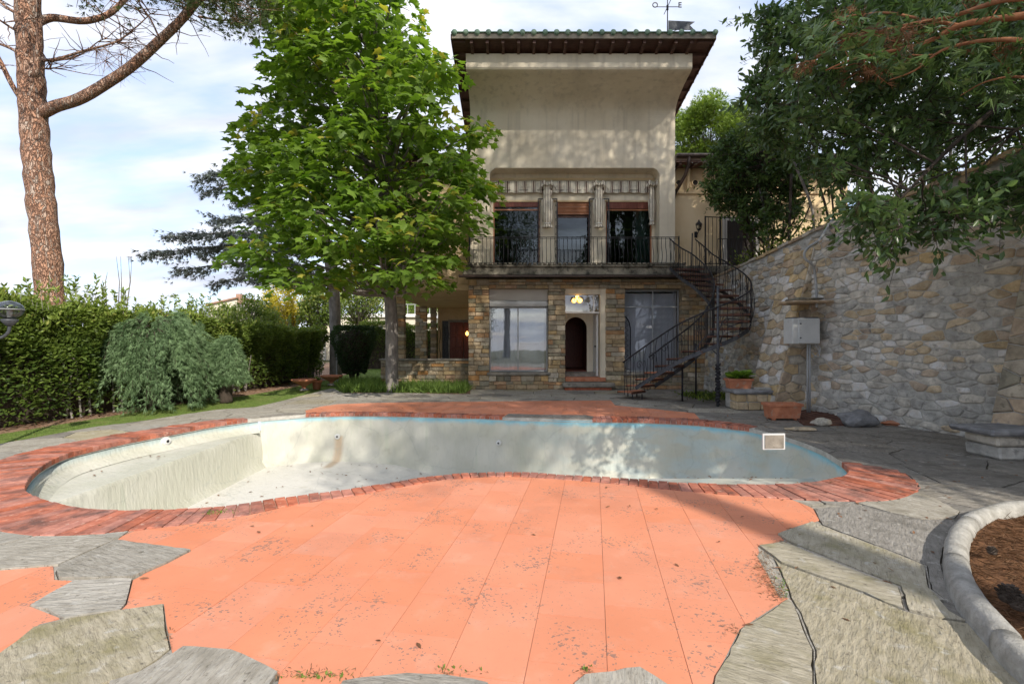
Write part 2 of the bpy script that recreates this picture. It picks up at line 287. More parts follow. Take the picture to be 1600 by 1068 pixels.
for _n in M['striped_cloth_tight'].node_tree.nodes:
    if _n.type == 'MATH' and _n.operation == 'MULTIPLY' and abs(_n.inputs[1].default_value-3.1) < 1e-3: _n.inputs[1].default_value = 11.0
# pool paint: pale cream green with a worn blue band under the rim and light blue washes
mt, t, b, o = newmat('pool_paint'); N = t.nodes.new; L = t.links.new
geo = N('ShaderNodeNewGeometry'); se = N('ShaderNodeSeparateXYZ'); L(geo.outputs['Position'], se.inputs[0])
def mixn(f, a, c, name='MIX'):
    x = N('ShaderNodeMix'); x.data_type = 'RGBA'; x.blend_type = name
    if isinstance(f, float): x.inputs[0].default_value = f
    else: L(f, x.inputs[0])
    for i, v in ((6, a), (7, c)):
        if isinstance(v, tuple): x.inputs[i].default_value = (*v, 1)
        else: L(v, x.inputs[i])
    return x.outputs[2]
def nse(s, st=(1, 1, 1), d=6):
    mpn = N('ShaderNodeMapping'); mpn.inputs['Scale'].default_value = st; L(geo.outputs['Position'], mpn.inputs[0])
    x = N('ShaderNodeTexNoise'); x.inputs['Scale'].default_value = s; x.inputs['Detail'].default_value = d; L(mpn.outputs[0], x.inputs[0]); return x.outputs[0]
def rngn(v, a, bb, c=0., d=1.):
    x = N('ShaderNodeMapRange'); x.interpolation_type = 'SMOOTHSTEP'; L(v, x.inputs[0])
    for i, q in enumerate((a, bb, c, d)): x.inputs[1+i].default_value = q
    return x.outputs[0]
basec = mixn(rngn(nse(1.0), .35, .65), (.48, .475, .39), (.57, .56, .485))
basec = mixn(rngn(nse(3, (3, 3, .25)), .55, .75, 0, .5), basec, (.46, .49, .39))
rightw = rngn(se.outputs[0], -1.5, 4.0, 0, .7)
wash = mm2 = N('ShaderNodeMath'); mm2.operation = 'MULTIPLY'; L(rngn(nse(1.6, (1, 1, 2.5), 8), .40, .62), mm2.inputs[0]); L(rightw, mm2.inputs[1])
basec = mixn(wash.outputs[0], basec, (.46, .54, .52))
zj = N('ShaderNodeMath'); zj.operation = 'ADD'; L(se.outputs[2], zj.inputs[0])
zn = N('ShaderNodeMath'); zn.operation = 'MULTIPLY'; L(nse(4, (1, 1, .6)), zn.inputs[0]); zn.inputs[1].default_value = .16; L(zn.outputs[0], zj.inputs[1])
band = rngn(zj.outputs[0], -.14, -.02)
bx = N('ShaderNodeMath'); bx.operation = 'MULTIPLY'; L(band, bx.inputs[0]); L(rngn(se.outputs[0], -7.5, -3.5, .25, .95), bx.inputs[1])
basec = mixn(bx.outputs[0], basec, (.26, .53, .62))
fl = rngn(se.outputs[2], -.62, -.95)
flm = N('ShaderNodeMath'); flm.operation = 'MULTIPLY'; L(fl, flm.inputs[0])
nzr = N('ShaderNodeSeparateXYZ'); L(geo.outputs['Normal'], nzr.inputs[0]); L(rngn(nzr.outputs[2], .6, .9), flm.inputs[1])
basec = mixn(flm.outputs[0], basec, (.62, .60, .55))
ax_ = N('ShaderNodeMath'); ax_.operation = 'ADD'; L(se.outputs[0], ax_.inputs[0]); ax_.inputs[1].default_value = 4.13; ab_ = N('ShaderNodeMath'); ab_.operation = 'ABSOLUTE'; L(ax_.outputs[0], ab_.inputs[0])
st1 = N('ShaderNodeMath'); st1.operation = 'MULTIPLY'; L(rngn(ab_.outputs[0], .15, .03), st1.inputs[0]); L(rngn(se.outputs[2], -.50, -.58), st1.inputs[1])
st2 = N('ShaderNodeMath'); st2.operation = 'MULTIPLY'; L(st1.outputs[0], st2.inputs[0]); L(rngn(se.outputs[1], 10.6, 10.9, 0, .75), st2.inputs[1])
basec = mixn(st2.outputs[0], basec, (.42, .30, .19))
basec = mixn(rngn(nse(5, (1, 1, 1), 9), .58, .78, 0, .45), basec, (.36, .34, .26))
vc_ = N('ShaderNodeTexVoronoi'); vc_.feature = 'DISTANCE_TO_EDGE'; vc_.inputs['Scale'].default_value = .9; vw_ = N('ShaderNodeMix'); vw_.data_type = 'RGBA'; vw_.inputs[0].default_value = .25; L(geo.outputs['Position'], vw_.inputs[6]); vn_ = N('ShaderNodeTexNoise'); vn_.inputs['Scale'].default_value = 2.5; vn_.inputs['Detail'].default_value = 6; L(geo.outputs['Position'], vn_.inputs[0]); L(vn_.outputs['Color'], vw_.inputs[7]); L(vw_.outputs[2], vc_.inputs[0])
basec = mixn(rngn(vc_.outputs['Distance'], .010, .002, 0, .22), basec, (.30, .33, .30))
L(basec, b.inputs['Base Color']); b.inputs['Roughness'].default_value = .7
bp = N('ShaderNodeBump'); bp.inputs['Strength'].default_value = .35; bp.inputs['Distance'].default_value = .05
hh = N('ShaderNodeMath'); hh.operation = 'ADD'; L(nse(1.8, (1, 1, .5), 4), hh.inputs[0]); L(nse(14, (1, 1, .3), 4), hh.inputs[1])
L(hh.outputs[0], bp.inputs['Height']); L(bp.outputs[0], b.inputs['Normal'])

# ---------------------------------------------------------------- object helpers
def tag(o, label=None, cat=None, group=None, kind=None):
    if label: o['label'] = label
    if cat: o['category'] = cat
    if group: o['group'] = group
    if kind: o['kind'] = kind
    return o
def empty(name, loc, label=None, cat=None, group=None, kind=None):
    o = bpy.data.objects.new(name, None); C.objects.link(o); o.location = loc; o.empty_display_size = .2
    return tag(o, label, cat, group, kind)
def wloc(p):
    v = Vector((0, 0, 0))
    while p: v += p.location; p = p.parent
    return v
def mobj(name, verts, faces, mat, parent=None, smooth=False, midx=None, origin=None):
    """one mesh object from world-space vertices"""
    me = bpy.data.meshes.new(name); pl = wloc(parent) if parent else Vector((0, 0, 0))
    if origin is None and len(verts): 
        a = np.array([tuple(v) for v in verts]) if not isinstance(verts, np.ndarray) else verts
        mn, mxv = a.min(0), a.max(0); origin = Vector(((mn[0]+mxv[0])/2, (mn[1]+mxv[1])/2, mn[2]))
    origin = Vector(origin)
    me.from_pydata([tuple(Vector(v)-origin) for v in verts], [], [tuple(f) for f in faces])
    mats = mat if isinstance(mat, (list, tuple)) else [mat]
    for q in mats: me.materials.append(M[q] if isinstance(q, str) else q)
    if midx is not None: me.polygons.foreach_set('material_index', midx)
    if smooth: me.polygons.foreach_set('use_smooth', [True]*len(me.polygons))
    me.update()
    o = bpy.data.objects.new(name, me); C.objects.link(o)
    if parent: o.parent = parent
    o.location = origin-pl
    return o
class MB:
    def __init__(s): s.v = []; s.f = []; s.m = []
    def add(s, v, f, mi=0):
        n = len(s.v); s.v += [Vector(x) for x in v]; s.f += [tuple(n+i for i in q) for q in f]; s.m += [mi]*len(f); return s
    def box(s, x0, x1, y0, y1, z0, z1, mi=0):
        v = [(x, y, z) for x in (x0, x1) for y in (y0, y1) for z in (z0, z1)]
        return s.add(v, [(0, 1, 3, 2), (4, 6, 7, 5), (0, 4, 5, 1), (2, 3, 7, 6), (0, 2, 6, 4), (1, 5, 7, 3)], mi)
    def cbox(s, x0, x1, y0, y1, z0, z1, c=.012, mi=0, jit=0):
        """chamfered box"""
        idx = {}; v = []
        for i, (X, xs) in enumerate(((x0, 1), (x1, -1))):
            for j, (Y, ys) in enumerate(((y0, 1), (y1, -1))):
                for k, (Z, zs) in enumerate(((z0, 1), (z1, -1))):
                    jx, jy, jz = [random.uniform(-jit, jit) for _ in range(3)] if jit else (0, 0, 0)
                    for a in range(3):
                        p = [X+xs*c+jx, Y+ys*c+jy, Z+zs*c+jz]; p[a] = (X+jx, Y+jy, Z+jz)[a]; idx[i, j, k, a] = len(v); v.append(p)
        f = []
        for a in range(3):
            for s0 in (0, 1):
                o1, o2 = [q for q in range(3) if q != a]; q = []
                for (p1, p2) in ((0, 0), (1, 0), (1, 1), (0, 1)):
                    kk = [0, 0, 0]; kk[a] = s0; kk[o1] = p1; kk[o2] = p2; q.append(idx[(*kk, a)])
                f.append(q)
        for a in range(3):
            o1, o2 = [q for q in range(3) if q != a]
            for p1 in (0, 1):
                for p2 in (0, 1):
                    k0 = [0, 0, 0]; k1 = [0, 0, 0]; k1[a] = 1
                    for kk in (k0, k1): kk[o1] = p1; kk[o2] = p2
                    f.append([idx[(*k0, o1)], idx[(*k1, o1)], idx[(*k1, o2)], idx[(*k0, o2)]])
        for i in (0, 1):
            for j in (0, 1):
                for k in (0, 1): f.append([idx[i, j, k, 0], idx[i, j, k, 1], idx[i, j, k, 2]])
        return s.add(v, f, mi)
    def bar(s, p, q, wd, h, mi=0, up=(0, 0, 1)):
        p, q = Vector(p), Vector(q); d = (q-p).normalized(); u = Vector(up)
        if abs(d.dot(u)) > .98: u = Vector((0, 1, 0))
        sd = d.cross(u).normalized()*wd/2; u2 = sd.cross(d).normalized()*h/2
        v = [a+b*sd+c*u2 for a in (p, q) for b in (-1, 1) for c in (-1, 1)]
        return s.add(v, [(0, 1, 3, 2), (4, 6, 7, 5), (0, 4, 5, 1), (2, 3, 7, 6), (0, 2, 6, 4), (1, 5, 7, 3)], mi)
    def tube(s, pts, r, n=8, mi=0, cap=True, bumpy=0):
        pts = [Vector(p) for p in pts]; K = len(pts)
        rr = r if isinstance(r, (list, tuple)) else [r]*K
        d0 = (pts[1]-pts[0]).normalized(); a = Vector((0, 0, 1)) if abs(d0.z) < .9 else Vector((1, 0, 0))
        u = d0.cross(a).normalized(); v = []; f = []
        for i, p in enumerate(pts):
            d = (pts[min(i+1, K-1)]-pts[max(i-1, 0)]).normalized(); u = (u-d*u.dot(d)).normalized(); w_ = d.cross(u)
            for k in range(n):
                an = 2*math.pi*k/n; rad = rr[i]*(1+(random.uniform(-bumpy, bumpy) if bumpy else 0)); v.append(p+(u*math.cos(an)+w_*math.sin(an))*rad)
        for i in range(K-1):
            for k in range(n): f.append((i*n+k, i*n+(k+1) % n, (i+1)*n+(k+1) % n, (i+1)*n+k))
        if cap: f.append(tuple(range(n-1, -1, -1))); f.append(tuple((K-1)*n+k for k in range(n)))
        return s.add(v, f, mi)
    def lathe(s, cx, cy, prof, n=20, mi=0):
        v = []; f = []
        for r_, z in prof:
            for k in range(n): a = 2*math.pi*k/n; v.append((cx+r_*math.cos(a), cy+r_*math.sin(a), z))
        for i in range(len(prof)-1):
            for k in range(n): f.append((i*n+k, i*n+(k+1) % n, (i+1)*n+(k+1) % n, (i+1)*n+k))
        f.append(tuple(range(n-1, -1, -1))); f.append(tuple((len(prof)-1)*n+k for k in range(n)))
        return s.add(v, f, mi)
    def prism(s, poly, axis, a0, a1, mi=0):
        """poly: 2D outline (possibly concave); axis 'x','y','z' extrusion from a0 to a1"""
        def to3(p, a): return {'x': (a, p[0], p[1]), 'y': (p[0], a, p[1]), 'z': (p[0], p[1], a)}[axis]
        n = len(poly); v = [to3(p, a0) for p in poly]+[to3(p, a1) for p in poly]
        f = [(i, (i+1) % n, n+(i+1) % n, n+i) for i in range(n)]
        r_ = delaunay_2d_cdt([Vector(p) for p in poly], [], [list(range(n))], 1, 1e-6)
        mpv = [min(range(n), key=lambda j: (Vector(poly[j])-q).length) for q in r_[0]]
        for t_ in r_[2]: f.append(tuple(mpv[i] for i in t_)); f.append(tuple(n+mpv[i] for i in reversed(t_)))
        return s.add(v, f, mi)
    def build(s, name, mat, parent=None, smooth=False, origin=None):
        return mobj(name, s.v, s.f, mat, parent, smooth, s.m if isinstance(mat, (list, tuple)) else None, origin)
def fixn(o):
    bm = bmesh.new(); bm.from_mesh(o.data); bmesh.ops.recalc_face_normals(bm, faces=bm.faces); bm.to_mesh(o.data); bm.free(); return o
def inside(p, poly):
    x, y = p[0], p[1]; c = False; n = len(poly); j = n-1
    for i in range(n):
        xi, yi, xj, yj = poly[i][0], poly[i][1], poly[j][0], poly[j][1]
        if (yi > y) != (yj > y) and x < (xj-xi)*(y-yi)/(yj-yi)+xi: c = not c
        j = i
    return c
def bbox(p): xs = [q[0] for q in p]; ys = [q[1] for q in p]; return min(xs), max(xs), min(ys), max(ys)
def hit(a, b): return not (a[1] < b[0] or b[1] < a[0] or a[3] < b[2] or b[3] < a[2])
def region(ins, outs):
    """triangles of (intersection of ins) minus (union of outs)"""
    bb = bbox(ins[0]); outs = [o_ for o_ in outs if hit(bbox(o_), bb)]
    vs = []; es = []
    for pl in ins+outs:
        n0 = len(vs); vs += [Vector((p[0], p[1])) for p in pl]; es += [(n0+i, n0+(i+1) % len(pl)) for i in range(len(pl))]
    r_ = delaunay_2d_cdt(vs, es, [], 0, 1e-5); v = r_[0]; keep = []
    for t_ in r_[2]:
        c = (v[t_[0]]+v[t_[1]]+v[t_[2]])/3
        if abs((v[t_[1]]-v[t_[0]]).cross(v[t_[2]]-v[t_[0]])) < 1e-7: continue
        if all(inside(c, q) for q in ins) and not any(inside(c, q) for q in outs): keep.append(t_)
    return v, keep
def slab(v, tris, z1, z0, mb=None, cham=0.0, zf=None, mi=0):
    """thick piece from triangles in plan, with boundary skirts"""
    mb = mb or MB(); ids = sorted({i for t_ in tris for i in t_}); mp_ = {i: k for k, i in enumerate(ids)}; n = len(ids)
    V = [(v[i].x, v[i].y, (zf(v[i].x, v[i].y) if zf else 0)+z1) for i in ids]+[(v[i].x, v[i].y, z0) for i in ids]
    cnt = {}; f = []
    for t_ in tris:
        a, b_, c = [mp_[i] for i in t_]
        if (v[t_[1]]-v[t_[0]]).cross(v[t_[2]]-v[t_[0]]) < 0: b_, c = c, b_
        f.append((a, b_, c))
        for e_ in ((a, b_), (b_, c), (c, a)): cnt[e_] = cnt.get(e_, 0)+1
    for (a, b_) in list(cnt):
        if (b_, a) not in cnt: f.append((b_, a, a+n, b_+n))
    return mb.add(V, f, mi)
def clip_half(poly, p, nrm):
    out_ = []; n = len(poly)
    for i in range(n):
        a, b_ = poly[i], poly[(i+1) % n]; da = (a-p).dot(nrm); db = (b_-p).dot(nrm)
        if da <= 0: out_.append(a)
        if (da < 0 < db) or (db < 0 < da): out_.append(a+(b_-a)*(da/(da-db)))
    return out_
def voronoi(pts, bounds, joint=.01, clip=None, aniso=1.0):
    """shrunk convex voronoi cells; aniso scales v before computing so cells are elongated in u"""
    x0, x1, y0, y1 = bounds; A = np.array(pts); A2 = A*np.array([1, aniso]); cells = []
    for i in range(len(pts)):
        d = ((A2-A2[i])**2).sum(1); nb = np.argsort(d)[1:22]
        pl = [Vector((x0, y0*aniso)), Vector((x1, y0*aniso)), Vector((x1, y1*aniso)), Vector((x0, y1*aniso))]; me_ = Vector(A2[i])
        for j in nb:
            o_ = Vector(A2[j]); nr = (o_-me_)
            if nr.length < 1e-6: continue
            nr.normalize(); pl = clip_half(pl, (me_+o_)/2, nr)
            if len(pl) < 3: break
        pl = [Vector((q.x, q.y/aniso)) for q in pl]
        if len(pl) >= 3: cells.append(inset(pl, joint))
    return [c for c in cells if c and len(c) >= 3]
def area(pl): return abs(sum(pl[i][0]*pl[(i+1) % len(pl)][1]-pl[(i+1) % len(pl)][0]*pl[i][1] for i in range(len(pl))))/2
def inset(pl, d):
    n = len(pl); sgn = sum(pl[i].cross(pl[(i+1) % n]) for i in range(n)); r_ = [Vector(q) for q in pl]
    for i in range(n):
        a, b_ = Vector(pl[i]), Vector(pl[(i+1) % n]); e_ = (b_-a)
        if e_.length < 1e-6: continue
        nr = Vector((e_.y, -e_.x)).normalized()*(1 if sgn > 0 else -1); r_ = clip_half(r_, a-nr*d, nr)
        if len(r_) < 3: return None
    q = []
    for p_ in r_:
        if not q or (p_-q[-1]).length > .012: q.append(p_)
    if len(q) > 2 and (q[0]-q[-1]).length < .012: q.pop()
    return q if len(q) > 2 else None
def jitter_grid(u0, u1, v0, v1, du, dv, jit=.42):
    r_ = []; rows = max(1, round((v1-v0)/dv)); cols = max(1, round((u1-u0)/du))
    for j in range(rows):
        for i in range(cols):
            r_.append((u0+(i+.5+(j % 2)*.5-.25+random.uniform(-jit, jit))*(u1-u0)/cols, v0+(j+.5+random.uniform(-jit, jit)*.75)*(v1-v0)/rows))
    return r_
def soften(pl):
    n = len(pl); r_ = []
    for i in range(n):
        a, c = pl[i], pl[(i+1) % n]; t_ = random.uniform(.08, .2)
        if (c-a).length < .07: r_.append((a+c)/2)
        else: r_ += [a.lerp(c, t_), a.lerp(c, 1-t_)]
    return r_
def rough_stone(mb, poly, mapf, h, cham=.03, mi=0, back=-.06):
    """poly in (u,v) -> stone with chamfered, slightly domed face; mapf(u,v,h)->3D"""
    n = len(poly); c = sum(poly, Vector((0, 0)))/n; v = []; sc = []
    for p_ in poly:
        d = (c-p_); l_ = d.length; k = min(cham*random.uniform(.7, 1.5), l_*.4); sc.append(p_+d.normalized()*k)
    v += [mapf(p_.x, p_.y, back) for p_ in poly]; v += [mapf(p_.x, p_.y, h*.45) for p_ in poly]
    v += [mapf(p_.x, p_.y, h*random.uniform(.8, 1.1)) for p_ in sc]; v.append(mapf(c.x, c.y, h*random.uniform(1.0, 1.25)))
    f = []
    for i in range(n):
        j = (i+1) % n; f += [(i, j, n+j, n+i), (n+i, n+j, 2*n+j, 2*n+i), (2*n+i, 2*n+j, 3*n)]
    return mb.add(v, f, mi)
def pieces(name, items, parent, mats, stuff_name, limit=298, smooth=False):
    """items: list of (size, mat_name, MB). The biggest `limit` become parts, the rest one joined part."""
    items = sorted(items, key=lambda q: -q[0]); rest = MB(); ml = list(mats)
    for k, (sz, mn, mb) in enumerate(items):
        if k < limit: mb.build(name, mn, parent, smooth)
        else: rest.add(mb.v, mb.f, ml.index(mn))
    if rest.v: tag(rest.build(stuff_name, ml, parent, smooth), kind='stuff')

# ---------------------------------------------------------------- foliage helpers
T_LEAF = (np.array([(0, 0, 0), (.21, .38, .05), (.13, .75, .03), (0, 1, -.03), (-.13, .75, .03), (-.21, .38, .05)], float), [(0, 1, 2), (0, 2, 3), (0, 3, 4), (0, 4, 5)])
T_SIMPLE = (np.array([(0, 0, 0), (.3, .5, .08), (0, 1, -.02), (-.3, .5, .08)], float), [(0, 1, 2), (0, 2, 3)])
T_NARROW = (np.array([(0, 0, 0), (.10, .45, .03), (0, 1, -.05), (-.10, .45, .03)], float), [(0, 1, 2), (0, 2, 3)])
_ml = [(0, 0), (.16, .02), (.44, .10), (.34, .30), (.56, .52), (.28, .55), (.16, .66), (0, 1), (-.16, .66), (-.28, .55), (-.56, .52), (-.34, .30), (-.44, .10), (-.16, .02)]
T_MAPLE = (np.array([(0, .35, .05)]+[(x, y, -.22*abs(x)-.12*max(0, y-.5)) for x, y in _ml], float), [(0, i, i+1) for i in range(1, 14)]+[(0, 14, 1)])
def _tuft(n, wd, seed, spread=.9):
    r_ = np.random.default_rng(seed); V = []; Fc = []
    for i in range(n):
        a = r_.uniform(0, 6.28); s_ = r_.uniform(.1, spread); d = np.array([math.cos(a)*s_, 1, math.sin(a)*s_]); d /= np.linalg.norm(d); d *= r_.uniform(.7, 1)
        sd = np.cross(d, [.3, .2, 1]); sd = sd/np.linalg.norm(sd)*wd; k = len(V); V += [-sd, sd, d]; Fc.append((k, k+1, k+2))
    return np.array(V), Fc
T_TUFT = _tuft(7, .05, 3); T_FAT = _tuft(6, .09, 5, .7); T_SPRAY = _tuft(6, .045, 8, .6)
T_BLADE = (np.array([(-.04, 0, 0), (.04, 0, 0), (.03, .55, .08), (-.03, .55, .08), (0, 1, .3)], float), [(0, 1, 2), (0, 2, 3), (3, 2, 4)])
def unit(a): return a/np.maximum(np.linalg.norm(a, axis=1, keepdims=True), 1e-9)
def foliage(name, pos, dirs, size, tmpl, mat, parent=None, up=.8, jit=.5, tone=None, kind=None, label=None, cat=None):
    pos = np.asarray(pos, float); n = len(pos); dirs = unit(np.asarray(dirs, float)+rng.normal(0, jit, (n, 3)))
    nv = unit(rng.normal(0, 1, (n, 3))*(1-up)+np.array([0, 0, 1])*up); x = unit(np.cross(dirs, nv)); z = np.cross(x, dirs)
    tv, tf = tmpl; k = len(tv); size = np.broadcast_to(np.asarray(size, float), (n,))*rng.uniform(.7, 1.2, n)
    V = pos[:, None, :]+size[:, None, None]*(tv[None, :, 0, None]*x[:, None, :]+tv[None, :, 1, None]*dirs[:, None, :]+tv[None, :, 2, None]*z[:, None, :])
    V = V.reshape(-1, 3); tf = np.array(tf); Fc = (tf[None]+(np.arange(n)*k)[:, None, None]).reshape(-1, 3)
    pl = np.array(wloc(parent)) if parent else np.zeros(3); org = np.array(pl) if parent else pos.mean(0)*[1, 1, 0]
    me = bpy.data.meshes.new(name); me.vertices.add(len(V)); me.vertices.foreach_set('co', (V-org).astype(np.float32).ravel())
    me.loops.add(Fc.size); me.loops.foreach_set('vertex_index', Fc.ravel().astype(np.int32))
    me.polygons.add(len(Fc)); me.polygons.foreach_set('loop_start', np.arange(0, Fc.size, 3, dtype=np.int32))
    try: me.polygons.foreach_set('loop_total', np.full(len(Fc), 3, dtype=np.int32))
    except Exception: pass
    at = me.attributes.new('tone', 'FLOAT', 'POINT')
    tn = rng.uniform(0, 1, n) if tone is None else np.clip(tone+rng.normal(0, .16, n), 0, 1)
    at.data.foreach_set('value', np.repeat(tn, k).astype(np.float32))
    me.materials.append(M[mat]); me.update(calc_edges=True); me.validate()
    o = bpy.data.objects.new(name, me); C.objects.link(o)
    if parent: o.parent = parent
    else: o.location = org
    if kind: o['kind'] = kind
    return tag(o, label, cat)
def in_poly_px(poly, n):
    x0, x1, y0, y1 = bbox(poly); r_ = []
    while len(r_) < n:
        p_ = (random.uniform(x0, x1), random.uniform(y0, y1))
        if inside(p_, poly): r_.append(p_)
    return r_
def branch(mb, p, q, r0, r1, sag=.0, wob=.15, n=6, sides=6):
    p, q = Vector(p), Vector(q); L_ = (q-p).length; pts = []; rr = []
    off = [Vector([random.uniform(-1, 1)*wob*L_*.25 for _ in range(3)]) for _ in range(n+1)]
    for i in range(n+1):
        t_ = i/n; w_ = math.sin(math.pi*t_); pts.append(p.lerp(q, t_)+off[i]*w_*.6+Vector((0, 0, sag*L_*w_))); rr.append(r0+(r1-r0)*t_)
    mb.tube(pts, rr, sides, cap=False); return pts
# ================================================================ POOL OUTLINE
RIM = [(36,765,.58),(45,745,.6),(65,727,.66),(100,710,.7),(150,697,.7),(200,686,.68),(260,675,.62),(330,662,.5),(384,654.5,.25),(400,652.5,0),(470,647,0),(480,646.5,.22),(550,645,.22),(640,646,.22),(760,649.5,.22),(788,650.5,.22),(792,650.6,0),
       (880,653,0),(922,653.8,0),(926,653.9,.3),(1000,655,.4),(1060,657.5,.42),(1100,660,.4),(1170,667.6,.3),(1178,669,0),(1230,682,0),(1280,700,0),(1312,718,0),(1324,728,.55),(1328,738,.66),(1318,745,.74),(1280,752,.78),(1230,757,.6),
       (1150,757,.45),(1100,756,.36),(1040,753,.3),(960,747,.24),(880,742,.2),(800,738,.19),(700,742,.19),(640,750,.2),(560,763,.24),(450,777,.3),(380,788,.38),(300,795,.48),(200,798,.64),(130,795,.64),(80,785,.6),(50,775,.58)]
rimc = [Vector((*G(a, b_), wd)) for a, b_, wd in RIM]
dense = catmull(rimc, 24, True)
# resample evenly
def resample(pts, n):
    P_ = pts+[pts[0]]; d = [0]
    for i in range(len(pts)): d.append(d[-1]+(P_[i+1].xy-P_[i].xy).length)
    r_ = []; j = 0
    for k in range(n):
        t_ = d[-1]*k/n
        while d[j+1] < t_: j += 1
        u = (t_-d[j])/max(1e-9, d[j+1]-d[j]); r_.append(P_[j].lerp(P_[j+1], u))
    return r_
NB = 276
rim = resample(dense, NB*2)
for _ in range(6):                                    # smooth the traced outline a little
    rim = [Vector(((rim[i-1].x+2*rim[i].x+rim[(i+1) % len(rim)].x)/4, (rim[i-1].y+2*rim[i].y+rim[(i+1) % len(rim)].y)/4, rim[i].z)) for i in range(len(rim))]
NR = len(rim)
ccw = sum(rim[i].xy.cross(rim[(i+1) % NR].xy) for i in range(NR)) > 0
def rnorm(i, k=3):
    t_ = (rim[(i+k) % NR].xy-rim[(i-k) % NR].xy).normalized(); n_ = Vector((t_.y, -t_.x)); return n_ if ccw else -n_
pool2 = [r_.xy.copy() for r_ in rim]
# ================================================================ GROUND (one sheet with the pool let in)
BIG = [Vector(p_) for p_ in ((-300, -60), (300, -60), (300, 500), (-300, 500))]
near_box = [Vector(p_) for p_ in ((-14, -3), (12, -3), (12, 17.3), (-14, 17.3))]
v, t_ = region([BIG], [pool2])
g = slab(v, t_, -.06, -.07).build('ground', 'ground', None, origin=(0, 0, 0)); tag(g, kind='structure')
# ================================================================ SWIMMING POOL
pool = empty('swimming_pool', (-.5, 8.5, 0), 'empty kidney shaped swimming pool with pale blue paint and red brick rim', 'swimming pool')
zk = [(-5.69, -1.1), (-4, -1.1), (-2.7, -1.18), (-1.84, -1.36), (0, -1.8), (1.5, -1.8), (3.3, -1.3), (4.05, -1.15), (4.9, -.7), (5.4, -.4)]
def zfloor(x, y=8):
    if x < -5.7: return -.3
    zz_ = zk[-1][1]
    for (a, za), (b_, zb) in zip(zk, zk[1:]):
        if x <= b_: zz_ = za+(zb-za)*max(0, (x-a))/(b_-a); break
    if x > 1.2:
        w_ = min(1, (x-1.2)/1.8); w_ = w_*w_*(3-2*w_); zz_ = (1-w_)*zz_+w_*min(-.40, max(-1.35, 1.7-.282*y))
    return zz_
SHX = -5.7
def bottom(sel, ztest):
    grid = [(x, y) for x in np.arange(-7.2, 5.2, .45) for y in np.arange(4.9, 11.6, .45) if inside((x, y), sel) and inside((x, y), pool2)]
    vs = [q.copy() for q in pool2]+[Vector(q) for q in sel]+[Vector(q) for q in grid]; n_ = len(pool2)
    es = [(i, (i+1) % n_) for i in range(n_)]+[(n_+i, n_+(i+1) % len(sel)) for i in range(len(sel))]
    r_ = delaunay_2d_cdt(vs, es, [], 0, 1e-5); keep = []
    for f_ in r_[2]:
        c = (r_[0][f_[0]]+r_[0][f_[1]]+r_[0][f_[2]])/3
        if inside(c, pool2) and inside(c, sel): keep.append(f_)
    return r_[0], keep
v, t_ = bottom([(SHX, 0), (9, 0), (9, 14), (SHX, 14)], 0)
def compact(v, t_):
    ids = sorted({i for f_ in t_ for i in f_}); q_ = {i: k for k, i in enumerate(ids)}; return [v[i] for i in ids], [tuple(q_[i] for i in f_) for f_ in t_]
v, t_ = compact(v, t_)
fixn(mobj('floor', [(p_.x, p_.y, zfloor(max(p_.x, SHX+.001), p_.y)) for p_ in v], t_, 'pool_paint', pool, True))
v, t_ = bottom([(-9, 0), (SHX, 0), (SHX, 14), (-9, 14)], 0)
v, t_ = compact(v, t_)
fixn(mobj('shelf', [(p_.x, p_.y, -.3-.02*abs(p_.x-SHX)) for p_ in v], t_, 'pool_paint', pool, True))
ys = sorted(p_.y for i, p_ in enumerate(pool2) if (p_.x-SHX)*(pool2[(i+1) % NR].x-SHX) <= 0)
b_ = MB(); ny = 16
for i in range(ny+1):
    y = ys[0]-.1+(ys[-1]-ys[0]+.2)*i/ny; b_.v += [Vector((SHX, y, -.3)), Vector((SHX+.04, y, -.36)), Vector((SHX+.10, y, -.98)), Vector((SHX+.22, y, -1.11))]
for i in range(ny):
    for k in range(3): b_.f.append((i*4+k, i*4+k+1, i*4+k+5, i*4+k+4)); b_.m.append(0)
b_.build('shelf_riser', 'pool_paint', pool, True)
b_ = MB(); 
for i in range(NR):
    p_ = rim[i]; n_ = rnorm(i); zf = zfloor(p_.x, p_.y); zf = max(zf, -1.85)
    prof = [(0, -.05), (-.01, -.12), (-.0, .35*zf), (.02, .7*zf), (.06, zf+.16 if zf < -.5 else .8*zf), (.20, zf-.01)]
    for off, z in prof:
        wv = .015*noise.noise(Vector((p_.x*.7, p_.y*.7, z*1.5))); b_.v.append(Vector((p_.x-n_.x*(off+wv), p_.y-n_.y*(off+wv), z)))
for i in range(NR):
    j = (i+1) % NR
    if (rim[i].x < SHX) != (rim[j].x < SHX): continue
    for k in range(5): b_.f.append((i*6+k, j*6+k, j*6+k+1, i*6+k+1)); b_.m.append(0)
fixn(b_.build('wall', 'pool_paint', pool, True))
